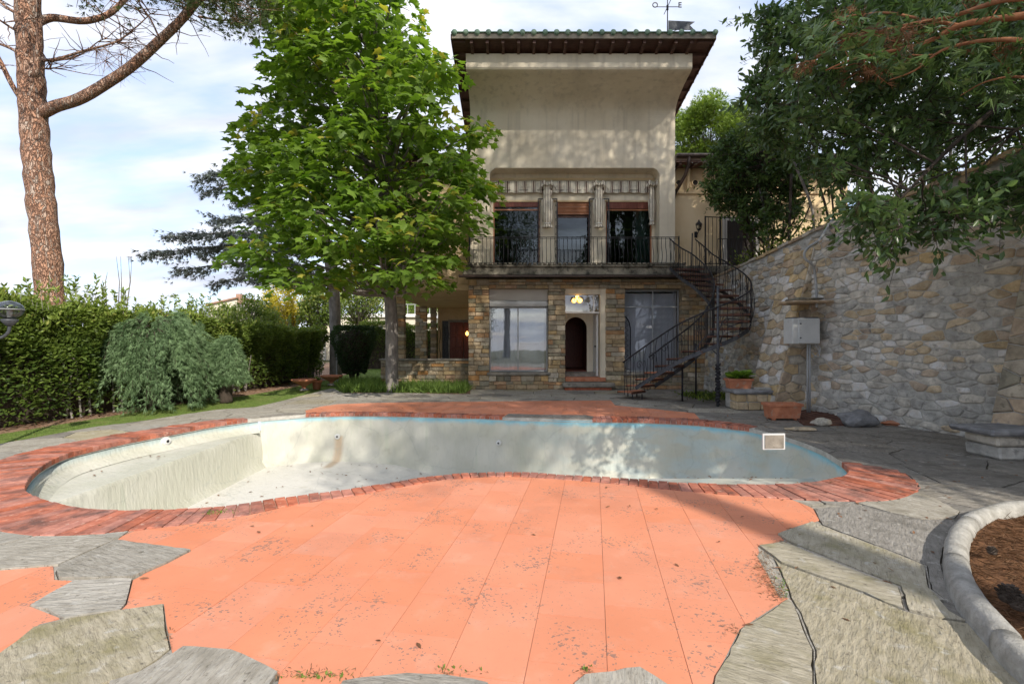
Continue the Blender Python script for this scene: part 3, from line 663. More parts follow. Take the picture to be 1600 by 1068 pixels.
# coping bricks on edge, overhanging the wall by 2 cm
items = []; ringpolys = []; ringseg = []; 
for k in range(NB):
    i = 2*k; p_ = rim[i]; q_ = rim[(i+2) % NR]; wd = (p_.z+rim[(i+1) % NR].z+q_.z)/3
    if min(p_.z, q_.z) < .12 and wd < .2: continue
    n0, n1 = rnorm(i, 4), rnorm(i+2, 4); wj = wd+random.uniform(-.015, .015)
    pin0 = p_.xy-n0*.02; pin1 = q_.xy-n1*.02; po0 = p_.xy+n0*wj; po1 = q_.xy+n1*wj
    ringpolys.append([p_.xy-n0*.03, q_.xy-n1*.03, q_.xy+n1*wd, p_.xy+n0*wd])
    poly = inset([Vector(a) for a in (pin0, pin1, po1, po0)], .005)
    if not poly or len(poly) < 3: continue
    zt = random.uniform(.004, .016); mb = MB(); c_ = sum(poly, Vector((0, 0)))/len(poly)
    tilt = random.uniform(-.02, .02)
    top = [a+(c_-a).normalized()*.008 for a in poly]; n_ = len(poly)
    mb.v = [Vector((a.x, a.y, -.07)) for a in poly]+[Vector((a.x, a.y, zt-.008)) for a in poly]+[Vector((a.x, a.y, zt)) for a in top]
    for a in range(n_):
        c = (a+1) % n_; mb.f += [(a, c, n_+c, n_+a), (n_+a, n_+c, 2*n_+c, 2*n_+a)]
    mb.f.append(tuple(2*n_+a for a in range(n_))); mb.m = [0]*len(mb.f)
    items.append((1/(p_.y+1), 'brick_red', mb))
pieces('brick', items, pool, ['brick_red'], 'brick_remainder')
for o_ in pool.children:
    if o_.name.startswith('brick'): fixn(o_)
# ring outline for cutting the deck
ring_out = []
for i in range(0, NR, 2):
    n_ = rnorm(i, 4); ring_out.append(rim[i].xy+n_*(max(rim[i].z, 0)+.004))
# bond bed under the coping
b_ = MB()
for i in range(0, NR, 2):
    j = (i+2) % NR; wi, wj = max(.26, rim[i].z), max(.26, rim[j].z); n0, n1 = rnorm(i, 4), rnorm(j, 4)
    a, c = rim[i].xy-n0*.005, rim[j].xy-n1*.005; d, e = rim[j].xy+n1*wj, rim[i].xy+n0*wi
    b_.add([(*a, -.012), (*c, -.012), (*d, -.012), (*e, -.012), (*a, -.09), (*c, -.09)], [(0, 1, 2, 3), (0, 4, 5, 1)])
fixn(b_.build('coping_bed', 'mortar', pool))
lf = []
while len(lf) < 150:
    q = (random.uniform(-5.6, 4.5), random.uniform(6.5, 11.2))
    if inside(q, pool2): lf.append((*q, zfloor(q[0], q[1])+.012))
for _ in range(14): lf.append((random.uniform(-6.6, -5.9), random.uniform(7.2, 9.6), -.29))
foliage('floor_leaves', np.array(lf), rng.normal(0, 1, (len(lf), 3))*[1, 1, .1], .075, T_LEAF, 'needle_brown', pool, up=.9, jit=.05, kind='stuff')
# inlet nozzles, light niche and skimmer on the wall
def wall_pt(px, py):
    best = None
    for i in range(NR):
        p_ = rim[i]
        if p_.y < 7.5 and px < 1150: continue
        ex = abs(800+F*p_.x/p_.y-px)
        if best is None or ex < best[0]: best = (ex, i)
    i = best[1]; p_ = rim[i]; return i, Vector((p_.x, p_.y, EYE-(py-534)/F*p_.y)), rnorm(i)
for px, py, rad in ((526, 681, .065), (780, 691, .06), (260, 678, .08)):
    i, q_, n_ = wall_pt(px, py)
    if px == 260: q_.z = min(q_.z, -.16)
    mb = MB(); n3_ = Vector((-n_.x, -n_.y, 0)); mb.tube([q_-n3_*.02, q_+n3_*.05], rad, 18); mb.tube([q_+n3_*.05, q_+n3_*.07], [rad*.75, rad*.6], 18)
    o_ = mb.build('inlet_nozzle', 'rubber_white', pool)
    mb = MB(); mb.tube([q_+n3_*.065, q_+n3_*.074], rad*.35, 12); mb.build('nozzle_eye', 'iron', o_)
i, q_, n_ = wall_pt(1211, 690)
n3_ = Vector((-n_.x, -n_.y, 0)); t3 = Vector((-n_.y, n_.x, 0)); sk = q_+n3_*.03
if t3.x < 0: t3 = -t3
mb = MB()
for a in (-.125, .125): mb.bar(sk+t3*a-Vector((0, 0, .095)), sk+t3*a+Vector((0, 0, .095)), .022, .022)
for z in (-.085, .085): mb.bar(sk-t3*.114+Vector((0, 0, z)), sk+t3*.114+Vector((0, 0, z)), .022, .02)
mb.build('skimmer_frame', 'box_paint', pool)
mb = MB(); mb.bar(sk-t3*.114-n3_*.02, sk+t3*.114-n3_*.02, .004, .155); mb.build('skimmer_throat', 'step_stone', pool)  # throat and flap dark: recess shade put into their colour, wall is uncut
mb = MB(); mb.bar(sk+t3*.01-n3_*.010, sk+t3*.108-n3_*.010, .012, .14); mb.build('skimmer_flap_shade', 'joint_soil', pool)
# ================================================================ DECK
deck = empty('pool_deck', (0, 5, 0), kind='structure')
Z2 = lambda L_, ox, oy, s_: [(ox+a/s_, oy+c/s_) for a, c in L_]
A_ = lambda L_: Z2(L_, 0, 700, 2.9); B_ = lambda L_: Z2(L_, 1100, 640, 2.496)
traced = [
 ([(-60, 800), (0, 805), (45, 815), (103, 824), (0, 852), (-60, 868)], 'flag_grey'),
 (A_([(-150, 470), (0, 445), (300, 360), (525, 418), (400, 470), (265, 530), (240, 533), (0, 553), (-150, 570)]), 'flag_grey'),
 (A_([(527, 418), (700, 440), (868, 462), (760, 520), (600, 588), (440, 592), (262, 592), (250, 560), (265, 532)]), 'flag_grey'),
 (A_([(335, 600), (470, 594), (603, 594), (590, 650), (575, 705), (547, 735), (420, 752), (288, 778), (210, 735), (130, 715), (220, 660)]), 'flag_grey'),
 (A_([(547, 737), (650, 722), (742, 709), (752, 800), (775, 915), (720, 960), (640, 1012), (480, 1068), (380, 1110), (100, 1300), (-200, 1200), (-50, 965), (70, 880), (150, 815), (290, 780)]), 'flag_tan'),
 ([(170, 1066), (214, 1052), (269, 1022), (286, 1011), (362, 1016), (400, 1032), (436, 1051), (424, 1072), (390, 1180), (120, 1180)], 'flag_grey'),
 ([(500, 1120), (535, 1064), (590, 1056), (636, 1051), (695, 1054), (763, 1067), (800, 1130)], 'flag_grey'),
 ([(880, 1120), (896, 1067), (914, 1053), (1000, 1041), (1024, 1055), (1046, 1070), (1060, 1130)], 'flag_grey'),
 (B_([(330, 737), (240, 795), (140, 857), (95, 955), (40, 1040), (20, 1150), (0, 1300), (428, 1300), (428, 940), (404, 890), (370, 800)]), 'flag_tan'),
 (B_([(285, 486), (420, 438), (455, 452), (700, 547), (862, 612), (880, 700), (960, 790), (1030, 830), (900, 812), (797, 783), (767, 690), (560, 610), (345, 522)]), 'flag_tan'),
 (B_([(212, 531), (310, 518), (345, 530), (560, 618), (760, 694), (783, 781), (700, 752), (620, 714), (480, 661), (300, 598), (270, 573)]), 'flag_tan'),
 (B_([(272, 578), (300, 602), (480, 665), (620, 718), (783, 787), (900, 818), (1040, 838), (1200, 1000), (1250, 1068), (1340, 1300), (434, 1300), (433, 938), (409, 886), (375, 795), (337, 733), (325, 690)]), 'flag_tan'),
 (B_([(425, 386), (500, 381), (600, 372), (720, 408), (850, 433), (975, 430), (1000, 462), (955, 505), (935, 540), (925, 600), (940, 660), (985, 740), (1020, 800), (885, 700), (868, 610), (705, 543), (460, 448)]), 'flag_dark'),
 (B_([(605, 367), (680, 341), (750, 312), (850, 330), (900, 347), (1000, 398), (980, 426), (850, 428), (725, 403)]), 'flag_grey'),
]
tr2 = []
for L_, mt_ in traced:
    q_ = [Vector(p_) for p_ in GP(L_)]; tr2.append((q_, mt_))
orange_px = [
 [(183, 843), (240, 800), (400, 770), (600, 740), (800, 730), (1000, 738), (1200, 765), (1262, 790), (1272, 795), (1280, 812), (1214, 833), (1225, 843), (1184, 853), (1186, 862), (1182, 868), (1200, 898), (1218, 933), (1232, 934), (1156, 983), (1134, 1025), (1110, 1075), (1100, 1230), (400, 1230), (438, 1052), (362, 1016), (286, 1011), (269, 1022), (260, 976), (256, 944), (188, 954), (198, 943), (208, 904), (300, 860)],
 [(-70, 902), (0, 891), (83, 884), (85, 905), (114, 907), (45, 946), (98, 967), (62, 975), (0, 1021), (-70, 1090)],
 [(-70, 872), (0, 853), (12, 854), (0, 862), (-70, 890)],
 [(477, 641), (500, 635), (527, 631), (580, 629), (640, 628), (800, 626.5), (954, 625), (961, 633), (1020, 638.5), (1085, 645), (1100, 662), (1000, 659), (480, 650)],
]
orange = [[Vector(p_) for p_ in GP(L_)] for L_ in orange_px]
ringP = [Vector(q) for q in ring_out]
insert_px = [(788, 651), (795, 647), (850, 648.5), (915, 648.5), (928, 651), (922, 657), (880, 657), (800, 655)]
insert = [Vector(p_) for p_ in GP(insert_px)]
# planter kerb outline (outer foot)
kerb_out = [G(*p_) for p_ in ((1600, 800), (1550, 805), (1505, 820), (1480, 845), (1472, 880), (1478, 920), (1500, 960), (1540, 1010), (1585, 1062))]+[(2.45, 1.9), (2.75, 1.2), (3.6, .6), (4.8, .4), (6.2, 1.0), (6.8, 2.3), (6.6, 3.7), (5.9, 4.6)]
kerbc = catmull([Vector((*p_, 0)) for p_ in kerb_out], 6, True); kerb2 = [q.xy for q in kerbc]
# terracotta tiles: 41 cm grid turned 9.6 degrees, joints staggered per column
th = R(9.6); ux = Vector((math.cos(th), -math.sin(th))); uy = Vector((math.sin(th), math.cos(th)))
tw, tl = .415, .455
def tile_cells(poly_list, stag=True):
    xs = [p_.dot(ux) for pl in poly_list for p_ in pl]; ys_ = [p_.dot(uy) for pl in poly_list for p_ in pl]
    for i in range(int(min(xs)//tw)-1, int(max(xs)//tw)+2):
        off = (.37*i*tl) % tl
        for j in range(int(min(ys_)//tl)-2, int(max(ys_)//tl)+2):
            o0 = ux*(i*tw+.07)+uy*(j*tl+off); yield [o0+ux*.0016+uy*.0016, o0+ux*(tw-.0016)+uy*.0016, o0+ux*(tw-.0016)+uy*(tl-.0016), o0+ux*.0016+uy*(tl-.0016)]
items = []
for ip, op in enumerate(orange):
    outs = [ringP, kerb2]+[q for q, _ in tr2]+([insert] if ip == 3 else [])
    for cell in tile_cells([op]):
        if not hit(bbox(cell), bbox(op)): continue
        v, t_ = region([cell, op], outs)
        if not t_: continue
        zt = .0+random.uniform(-.0012, .0012)
        ax, ay = random.uniform(-.003, .003), random.uniform(-.003, .003); cc = cell[0]
        mb = slab(v, t_, zt, -.03, zf=lambda x, y: (x-cc.x)*ax+(y-cc.y)*ay)
        ar = sum(abs((v[a[1]]-v[a[0]]).cross(v[a[2]]-v[a[0]])) for a in t_)/2
        if ar < .002: continue
        items.append((ar/(cc.y+.5)**2, 'tile_orange', mb))
gmb = MB()
for op in orange:
    v, t_ = region([op], [pool2]); slab(v, t_, -.006, -.03, gmb)
gmb.build('grout_bed', 'grout', deck)
pieces('tile', items, deck, ['tile_orange'], 'tile_remainder')
# big flags in front
def roughen(pl, amp=.012, step=.09):
    r_ = []
    for i in range(len(pl)):
        a, c = pl[i], pl[(i+1) % len(pl)]; n_ = max(1, int((c-a).length/step))
        for k in range(n_):
            q_ = a.lerp(c, k/n_); 
            if k: q_ = q_+Vector((random.uniform(-amp, amp), random.uniform(-amp, amp)))
            r_.append(q_)
    return r_
flags = []
def flag(poly, mt_, outs, z=.004):
    v, t_ = region([poly], outs)
    if not t_: return
    zt = z+random.uniform(-.003, .006); cc = poly[0]; ax, ay = random.uniform(-.004, .004), random.uniform(-.004, .004)
    mb = slab(v, t_, zt, -.05, zf=lambda x, y: (x-cc.x)*ax+(y-cc.y)*ay+.004*noise.noise(Vector((x*3, y*3, 0))))
    ar = sum(abs((v[a[1]]-v[a[0]]).cross(v[a[2]]-v[a[0]])) for a in t_)/2
    if ar > .01: flags.append((ar/(cc.y+.5)**2, mt_, mb))
def shrink(pl, d):
    n = len(pl); sg = 1 if sum(pl[i].cross(pl[(i+1) % n]) for i in range(n)) > 0 else -1; r_ = []
    for i in range(n):
        e1, e2 = (pl[i]-pl[i-1]).normalized(), (pl[(i+1) % n]-pl[i]).normalized(); n_ = Vector((e1.y+e2.y, -(e1.x+e2.x)))*sg
        r_.append(pl[i]-n_.normalized()*d if n_.length > 1e-6 else pl[i])
    return r_
for q_, mt_ in tr2:
    pl = roughen(shrink(q_, .008), .007, .07); flag(pl, mt_, [ringP], .008)
flag(insert, 'flag_dark', [pool2], .012)
# voronoi flags over the rest of the deck
lawn_edge = [G(*p_) for p_ in ((-60, 700), (0, 693), (145, 667), (229, 656), (337, 640), (400, 635), (444, 625), (491, 613), (520, 606))]
deck_poly = [Vector(p_) for p_ in [(-13, 2.0), (-13, 8.2)]+lawn_edge+[(-5.6, 16.15), (-1.6, 16.2), (-1.6, 17.4), (7.4, 17.4), (7.3, 14), (7.6, 11.9), (8.4, 9.1), (9.6, 4.8), (9.9, 2), (9, -2.5), (-9, -2.5)]]
outs = [ringP, kerb2, insert]+orange+[q for q, _ in tr2]
seeds = jitter_grid(-12, 10, -2.5, 17.5, 1.15, .85, .4)
cells = voronoi(seeds, (-13, 10.5, -3, 17.6), .012, aniso=1.25)
for cidx, pl in enumerate(cells):
    pl = roughen(pl, .012, .12); c_ = sum(pl, Vector((0, 0)))/len(pl)
    r_ = random.random(); mt_ = 'flag_dark' if (c_.x > 3.5 and r_ < .6) else ('flag_grey' if r_ < .72 else ('flag_tan' if r_ < .8 else 'flag_dark'))
    outs2 = [o_ for o_ in outs if hit(bbox(o_), bbox(pl))]
    v, t_ = region([pl, deck_poly], outs2)
    if not t_: continue
    zt = random.uniform(-.004, .006); cc = pl[0]; ax, ay = random.uniform(-.004, .004), random.uniform(-.004, .004)
    mb = slab(v, t_, zt, -.05, zf=lambda x, y: (x-cc.x)*ax+(y-cc.y)*ay+.004*noise.noise(Vector((x*3, y*3, 0))))
    ar = sum(abs((v[a[1]]-v[a[0]]).cross(v[a[2]]-v[a[0]])) for a in t_)/2
    if ar > .01: flags.append((ar/(max(1, c_.y)+.5)**2, mt_, mb))
pieces('flagstone', flags, deck, [f_[0] for f_ in FLAG], 'flagstone_remainder')
v, t_ = region([deck_poly], [pool2])
slab(v, t_, -.016, -.05).build('bedding', 'joint_soil', deck)
# ================================================================ LAWN and soil on the left
le = [Vector(p_) for p_ in lawn_edge]
soil_edge = [Vector(p_) for p_ in [G(-60, 684), G(0, 677), G(168, 650), G(300, 627), G(380, 618), G(450, 606)]+[(-8.3, 22), (-9, 28)]]
lawn_poly = [Vector((-14, 8.0))]+le+[Vector(p_) for p_ in [(-5.6, 16.2), (-5.0, 17.9), (-4.9, 30), (-9, 40)]]+[q for q in reversed(soil_edge)]+[Vector((-14, 9.6))]
def inner_grid(poly, st):
    x0, x1, y0, y1 = bbox(poly); return [(x, y) for x in np.arange(x0, x1, st) for y in np.arange(y0, y1, st) if inside((x, y), poly)]
v, t_ = region([lawn_poly], [])
lw = slab(v, t_, -.012, -.05).build('lawn', 'lawn', None); tag(lw, kind='structure')
soil_poly = [Vector((-14, 9.6))]+soil_edge+[Vector(p_) for p_ in [(-9, 40), (-18, 40), (-18, 9.6)]]
v, t_ = region([soil_poly], [])
so_ = slab(v, t_, -.02, -.05).build('hedge_bed', 'leaf_litter', None); tag(so_, kind='structure')
gp = [q for q in [(random.uniform(-13, -4.6), random.uniform(8.5, 30)) for _ in range(90000)] if inside(q, lawn_poly)][:42000]
gp = np.array(gp); pos = np.c_[gp, np.full(len(gp), -.015)]
foliage('grass', pos, np.tile([0, 0, 1.], (len(pos), 1)), .05+.0*gp[:, 0], T_BLADE, 'grass_blade', None, up=0, jit=.45, kind='stuff')
# fallen leaves and litter over soil and deck joints
lp = np.array([q for q in [(random.uniform(-13, -6), random.uniform(9, 24)) for _ in range(9000)] if inside(q, soil_poly)][:2500])
foliage('fallen_leaves', np.c_[lp, np.full(len(lp), -.005)], rng.normal(0, 1, (len(lp), 3))*[1, 1, .1], .09, T_LEAF, 'needle_brown', None, up=.9, jit=.1, kind='stuff')
dp = []
while len(dp) < 900:
    q = (random.uniform(-9, 9), random.uniform(2, 17)); 
    if q[0] > 2 or random.random() < .22 or q[1] > 12:
        if not inside(q, pool2): dp.append((*q, .012))
dp = np.array(dp)
foliage('deck_litter', dp, rng.normal(0, 1, (len(dp), 3))*[1, 1, .08], .055, T_LEAF, 'needle_brown', None, up=.9, jit=.05, kind='stuff')
# crumbled edge pockets with dry debris and weeds between tiles and flags
pk = []
for (px, py, sx, sy, n_) in ((1188, 880, 8, 12, 160), (1200, 905, 9, 14, 190), (1216, 925, 8, 8, 130), (1145, 985, 5, 5, 25), (480, 1053, 40, 4, 120), (345, 797, 22, 3, 60), (920, 1050, 8, 3, 20), (1222, 846, 8, 3, 30), (1490, 815, 22, 5, 90), (700, 1052, 25, 2, 30), (265, 1000, 3, 14, 20)):
    for _ in range(n_): pk.append((*G(random.gauss(px, sx), random.gauss(py, sy)), .006))
foliage('joint_debris', np.array(pk), rng.normal(0, 1, (len(pk), 3))*[1, 1, .35], .028, T_NARROW, 'needle_dry', None, up=.6, jit=.2, kind='stuff')
pk = []
for (px, py, sx, sy, n_) in ((348, 800, 14, 1.5, 60), (328, 803, 7, 1, 30), (488, 1057, 22, 3, 50), (1226, 918, 4, 8, 35), (918, 1045, 5, 2, 14), (700, 1046, 14, 2, 16), (1500, 632, 3, 2, 1)):
    for _ in range(n_): pk.append((*G(random.gauss(px, sx), random.gauss(py, sy)), .0))
foliage('joint_weeds', np.array(pk), np.tile([0, 0, 1.], (len(pk), 1)), .024, T_LEAF, 'grass_blade', None, up=.3, jit=.9, kind='stuff')
# ================================================================ PLANTER KERB AND BED at the right
kerb = empty('planter_kerb', (3.4, 3.5, 0), 'curved pale concrete kerb around the pine needle bed', 'kerb')
KP = resample([Vector((q.x, q.y, 0)) for q in kerbc], 120); NK = len(KP)
kccw = sum(KP[i].xy.cross(KP[(i+1) % NK].xy) for i in range(NK)) > 0
def kn(i):
    t_ = (KP[(i+1) % NK]-KP[(i-1) % NK]).normalized(); n_ = Vector((t_.y, -t_.x, 0)); return n_ if kccw else -n_
prof = [(0, 0), (-.004, .07), (-.014, .105), (-.035, .130), (-.075, .140), (-.115, .132), (-.140, .108), (-.152, .07), (-.155, .02)]
seg = 10
for s0 in range(0, NK, seg):
    mb = MB(); js = [s0+k for k in range(seg+1)]; jz = random.uniform(-.006, .006)
    for a, k in enumerate(js):
        p_ = KP[k % NK]; n_ = kn(k % NK); tv_ = (KP[(k+1) % NK]-KP[(k-1) % NK]).normalized(); sh = .008 if a == 0 else (-.008 if a == seg else 0)
        for off, z in prof: mb.v.append(p_+tv_*sh+n_*(off+random.uniform(-.0025, .0025))+Vector((0, 0, z*1.0+jz+random.uniform(-.002, .002) if z > .01 else -.02)))
    m_ = len(prof)
    for a in range(seg):
        for k in range(m_-1): mb.f.append((a*m_+k, (a+1)*m_+k, (a+1)*m_+k+1, a*m_+k+1))
    mb.f += [tuple(range(m_)), tuple(reversed(range(seg*m_, seg*m_+m_)))]; mb.m = [0]*len(mb.f)
    fixn(mb.build('kerb_stone', 'concrete_pale', kerb, True))
bed = [KP[i].xy-kn(i).xy*.145 for i in range(NK)]
gr = inner_grid(bed, .12); vs = [Vector(q) for q in bed]+[Vector(q) for q in gr]; nb_ = len(bed)
r_ = delaunay_2d_cdt(vs, [(i, (i+1) % nb_) for i in range(nb_)], [], 0, 1e-5)
tt = [f_ for f_ in r_[2] if inside((r_[0][f_[0]]+r_[0][f_[1]]+r_[0][f_[2]])/3, bed)]
nbz = lambda x, y: .04+.03*noise.noise(Vector((x*3, y*3, 1)))+.012*noise.noise(Vector((x*14, y*14, 1)))
nb = mobj('planting_bed', [(q.x, q.y, nbz(q.x, q.y)) for q in r_[0]], tt, 'needle_mat', None, True); fixn(nb); tag(nb, kind='structure')
bp_ = np.array([q for q in [(random.uniform(2, 6.8), random.uniform(1, 5)) for _ in range(26000)] if inside(q, bed)][:15000])
bz = np.array([nbz(a, c) for a, c in bp_])
foliage('pine_needles', np.c_[bp_, bz+.006], rng.normal(0, 1, (len(bp_), 3))*[1, 1, .12], .11, (T_NARROW[0]*[.16, 1, 1], T_NARROW[1]), 'needle_dry', None, up=.8, jit=.1, kind='stuff')
def pine_cone(x, y, z, s_, label):
    mb = MB(); mb.lathe(x, y, [(.012*s_, z), (.04*s_, z+.012*s_), (.05*s_, z+.035*s_), (.035*s_, z+.07*s_), (.01*s_, z+.09*s_)], 12)
    for k in range(44):
        a = k*2.4; t_ = k/44; rr = (.055-.04*abs(t_-.35))*s_; zz_ = z+.01*s_+t_*.08*s_; d = Vector((math.cos(a), math.sin(a), .5)); c_ = Vector((x, y, zz_)); sd = Vector((-math.sin(a), math.cos(a), 0))
        mb.add([c_+d*rr*.6-sd*.012*s_, c_+d*rr*.6+sd*.012*s_, c_+d*rr*1.15+sd*.009*s_, c_+d*rr*1.15-sd*.009*s_, c_+d*rr+Vector((0, 0, -.012*s_))], [(0, 1, 2, 3), (0, 4, 1), (3, 2, 4), (0, 3, 4), (1, 4, 2)])
    o_ = mb.build('pine_cone', 'bark_dark', None); tag(o_, label, 'pine cone', 'pine cones in the bed')
x, y = G(1577, 940, .1); pine_cone(x, y, .09, 1.1, 'dark open pine cone in the needle bed close to the kerb')
x, y = G(1592, 952, .1); pine_cone(x+.02, y+.02, .085, .9, 'smaller pine cone at the right edge beside the bigger cone')
x, y = G(1550, 862, .1); pine_cone(x, y, .08, .6, 'small pine cone in the far part of the needle bed')
# ================================================================ VILLA
D0 = 17.36
villa = empty('villa', (1.5, 19, 0), 'cream rendered villa with flared tower under a dark eave and stone ground floor', 'house')
def vb(name, mb, mat, par=None, **k): return fixn(mb.build(name, mat, par or villa, **k))
# tower block with the front sweeping forward under the eave
XL, XR = -1.5, 5.86
prof = [(17.36, 7.95), (17.36, 9.72), (17.345, 9.9), (17.28, 10.05), (17.12, 10.2), (16.88, 10.32), (16.55, 10.42), (16.2, 10.49), (15.9, 10.53), (15.74, 10.57), (15.70, 10.62), (15.70, 11.06)]
profc = [Vector(p_) for p_ in prof[:1]]+catmull([Vector(p_) for p_ in prof[1:10]], 3)+[Vector(p_) for p_ in prof[10:]]
front = profc; back = [(24.5, 11.06-.176*8.8), (24.5, 7.95)]
mb = MB(); n_ = len(front); allp = list(front)+[Vector(b) for b in back]
for X in (XL, XR): mb.v += [Vector((X, p_.x, p_.y)) for p_ in allp]
N_ = len(allp)
for i in range(N_): j = (i+1) % N_; mb.f.append((i, j, N_+j, N_+i))
tri = delaunay_2d_cdt(allp, [], [list(range(N_))], 1, 1e-6)
mpv = [min(range(N_), key=lambda j: (allp[j]-q).length) for q in tri[0]]
for t_ in tri[2]: mb.f.append(tuple(mpv[i] for i in t_)); mb.f.append(tuple(N_+mpv[i] for i in reversed(t_)))
mb.m = [0]*len(mb.f); vb('tower_wall', mb, 'render')
# pilasters either side of the loggia and the rounded upper corners
mb = MB(); mb.box(XL, -.80, D0, 18.0, 4.30, 7.95); mb2 = MB(); mb2.box(5.30, XR, D0, 18.0, 4.30, 7.95)
def fillet(xc, sx, r_=.28): return [(xc, 7.95)]+[(xc+sx*(r_-r_*math.sin(a)), 7.95-r_+r_*math.cos(a)) for a in [math.pi/2*k/7 for k in range(8)]][::-1]+[(xc, 7.95-r_)][:0]
for xc, sx in ((5.30, -1), (-.80, 1)):
    pts = [(xc, 7.95)]+[(xc+sx*(.28-.28*math.cos(a)), 7.95-.28+.28*math.sin(a)) for a in [math.pi/2*k/8 for k in range(9)]]
    pts = [(xc, 7.95)]+[(xc+sx*.28*(1-math.cos(a)), 7.67+.28*math.sin(a)) for a in [math.pi/2*k/8 for k in range(9)]]
    (mb if sx > 0 else mb2).prism([Vector(p_) for p_ in pts], 'y', D0+.002, 17.95)
vb('loggia_pier', mb, 'render'); vb('loggia_pier', mb2, 'render')
# loggia back wall with three openings
YB = 17.97
mb = MB()
mb.box(-.80, 5.30, YB, YB+.2, 7.27, 7.95); mb.box(-.80, 5.30, YB+.002, YB+.2, 6.93, 7.27)
for a, c in ((-.80, -.70), (1.03, 1.66), (2.91, 3.49), (5.20, 5.30)): mb.box(a, c, YB+.004, YB+.2, 4.40, 6.93)
vb('loggia_wall', mb, 'render')
mb = MB(); mb.box(-.78, 5.28, YB-.04, YB, 7.70, 7.78); mb.box(-.78, 5.28, YB-.03, YB, 6.90, 6.96); vb('loggia_moulding', mb, 'render_ochre')
# upper rooms behind the glass
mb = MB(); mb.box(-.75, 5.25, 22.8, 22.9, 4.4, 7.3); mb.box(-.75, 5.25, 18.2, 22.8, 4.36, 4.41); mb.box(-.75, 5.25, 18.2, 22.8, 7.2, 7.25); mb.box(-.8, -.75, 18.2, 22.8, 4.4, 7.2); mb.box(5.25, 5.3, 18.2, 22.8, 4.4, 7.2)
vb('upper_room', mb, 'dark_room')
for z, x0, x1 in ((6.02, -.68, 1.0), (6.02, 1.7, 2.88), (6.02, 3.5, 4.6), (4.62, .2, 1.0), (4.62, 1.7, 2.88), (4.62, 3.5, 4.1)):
    mb = MB(); mb.cbox(x0, x1, 18.7, 18.8, z, z+.07, .01); vb('shelf', mb, 'yellow_light_line')  # no real shelves: yellow bars added to imitate gold light in the panes
mb = MB()
for k in range(14): x = 4.72+k*.035; mb.tube([(x, 18.35+.03*math.sin(k*1.9), 4.42), (x, 18.35+.03*math.sin(k*1.9+.4), 6.9)], .026, 6)
vb('blue_curtain', mb, 'curtain_white')
def window(x0, x1, z0, z1, y, fr, frame_m, glass_m, mull=(), trans=(), depth=.07, gy=.03, name='window'):
    mb = MB(); mb.box(x0, x0+fr, y, y+depth, z0, z1); mb.box(x1-fr, x1, y, y+depth, z0, z1); mb.box(x0+fr, x1-fr, y+.002, y+depth, z1-fr, z1); mb.box(x0+fr, x1-fr, y+.002, y+depth, z0, z0+fr)
    for q in mull: mb.box(q-fr/2, q+fr/2, y+.004, y+depth-.004, z0+fr, z1-fr)
    for q in trans: mb.box(x0+fr, x1-fr, y+.006, y+depth-.006, q-fr*.6, q+fr*.6)
    wo = vb(name, mb, frame_m)
    xs = [x0+fr]+[q for q in mull]+[x1-fr]; zs = [z0+fr]+list(trans)+[z1-fr]
    for a, c in zip(xs, xs[1:]):
        for d, e in zip(zs, zs[1:]):
            g_ = MB(); g_.box(a, c, y+gy, y+gy+.008, d, e); vb('pane', g_, glass_m, wo)
    return wo
w_ = window(-.70, 1.03, 4.42, 6.93, YB+.03, .045, 'shutter_wood', 'glass_up', trans=(6.62,))
w_ = window(3.49, 5.20, 4.42, 6.93, YB+.03, .05, 'shutter_wood', 'glass_up', trans=(6.62,))
mb = MB(); mb.box(3.54, 5.15, YB-.0, YB+.05, 6.66, 6.9); vb('blind_box', mb, 'red_wood')
mb = MB(); mb.box(-.65, .98, YB+.0, YB+.05, 6.72, 6.9); vb('blind_box', mb, 'red_wood')
w_ = window(1.66, 2.91, 4.42, 6.93, YB+.09, .06, 'dark_wood', 'glass_up', trans=(6.38,), name='balcony_door')
sh = empty('roller_shutter', (0, 0, 0)); sh.parent = villa; sh.location = Vector((2.3, 18, 6.4))-villa.location
for k in range(9): mb = MB(); z = 6.44+k*.054; mb.cbox(1.70, 2.88, YB+.03, YB+.055, z, z+.046, .008); vb('slat', mb, 'shutter_wood', sh)
mb = MB(); mb.box(1.66, 1.70, YB+.0, YB+.06, 4.42, 6.93); mb.box(2.88, 2.91, YB+.0, YB+.06, 4.42, 6.93); vb('shutter_rail', mb, 'iron_grey')
# folded iron grilles in front of the columns
for x0, x1 in ((.97, 1.66), (2.86, 3.58)):
    mb = MB(); y = YB-.10
    for x in (x0, x1): mb.bar((x, y, 4.42), (x, y, 6.99), .035, .035)
    for xx in (x0+.07, x1-.07): mb.bar((xx, y, 4.42), (xx, y, 6.96), .012, .012)
    mb.bar((x0, y, 6.98), (x1, y, 6.98), .03, .03)
    for k in range(9):
        z = 4.6+k*.27
        for xc in (x0+.035, x1-.035): mb.tube([(xc+.02*math.cos(a), y, z+.05*math.sin(a)) for a in [t*.9 for t in range(8)]], .006, 4)
    vb('iron_grille', mb, 'iron')
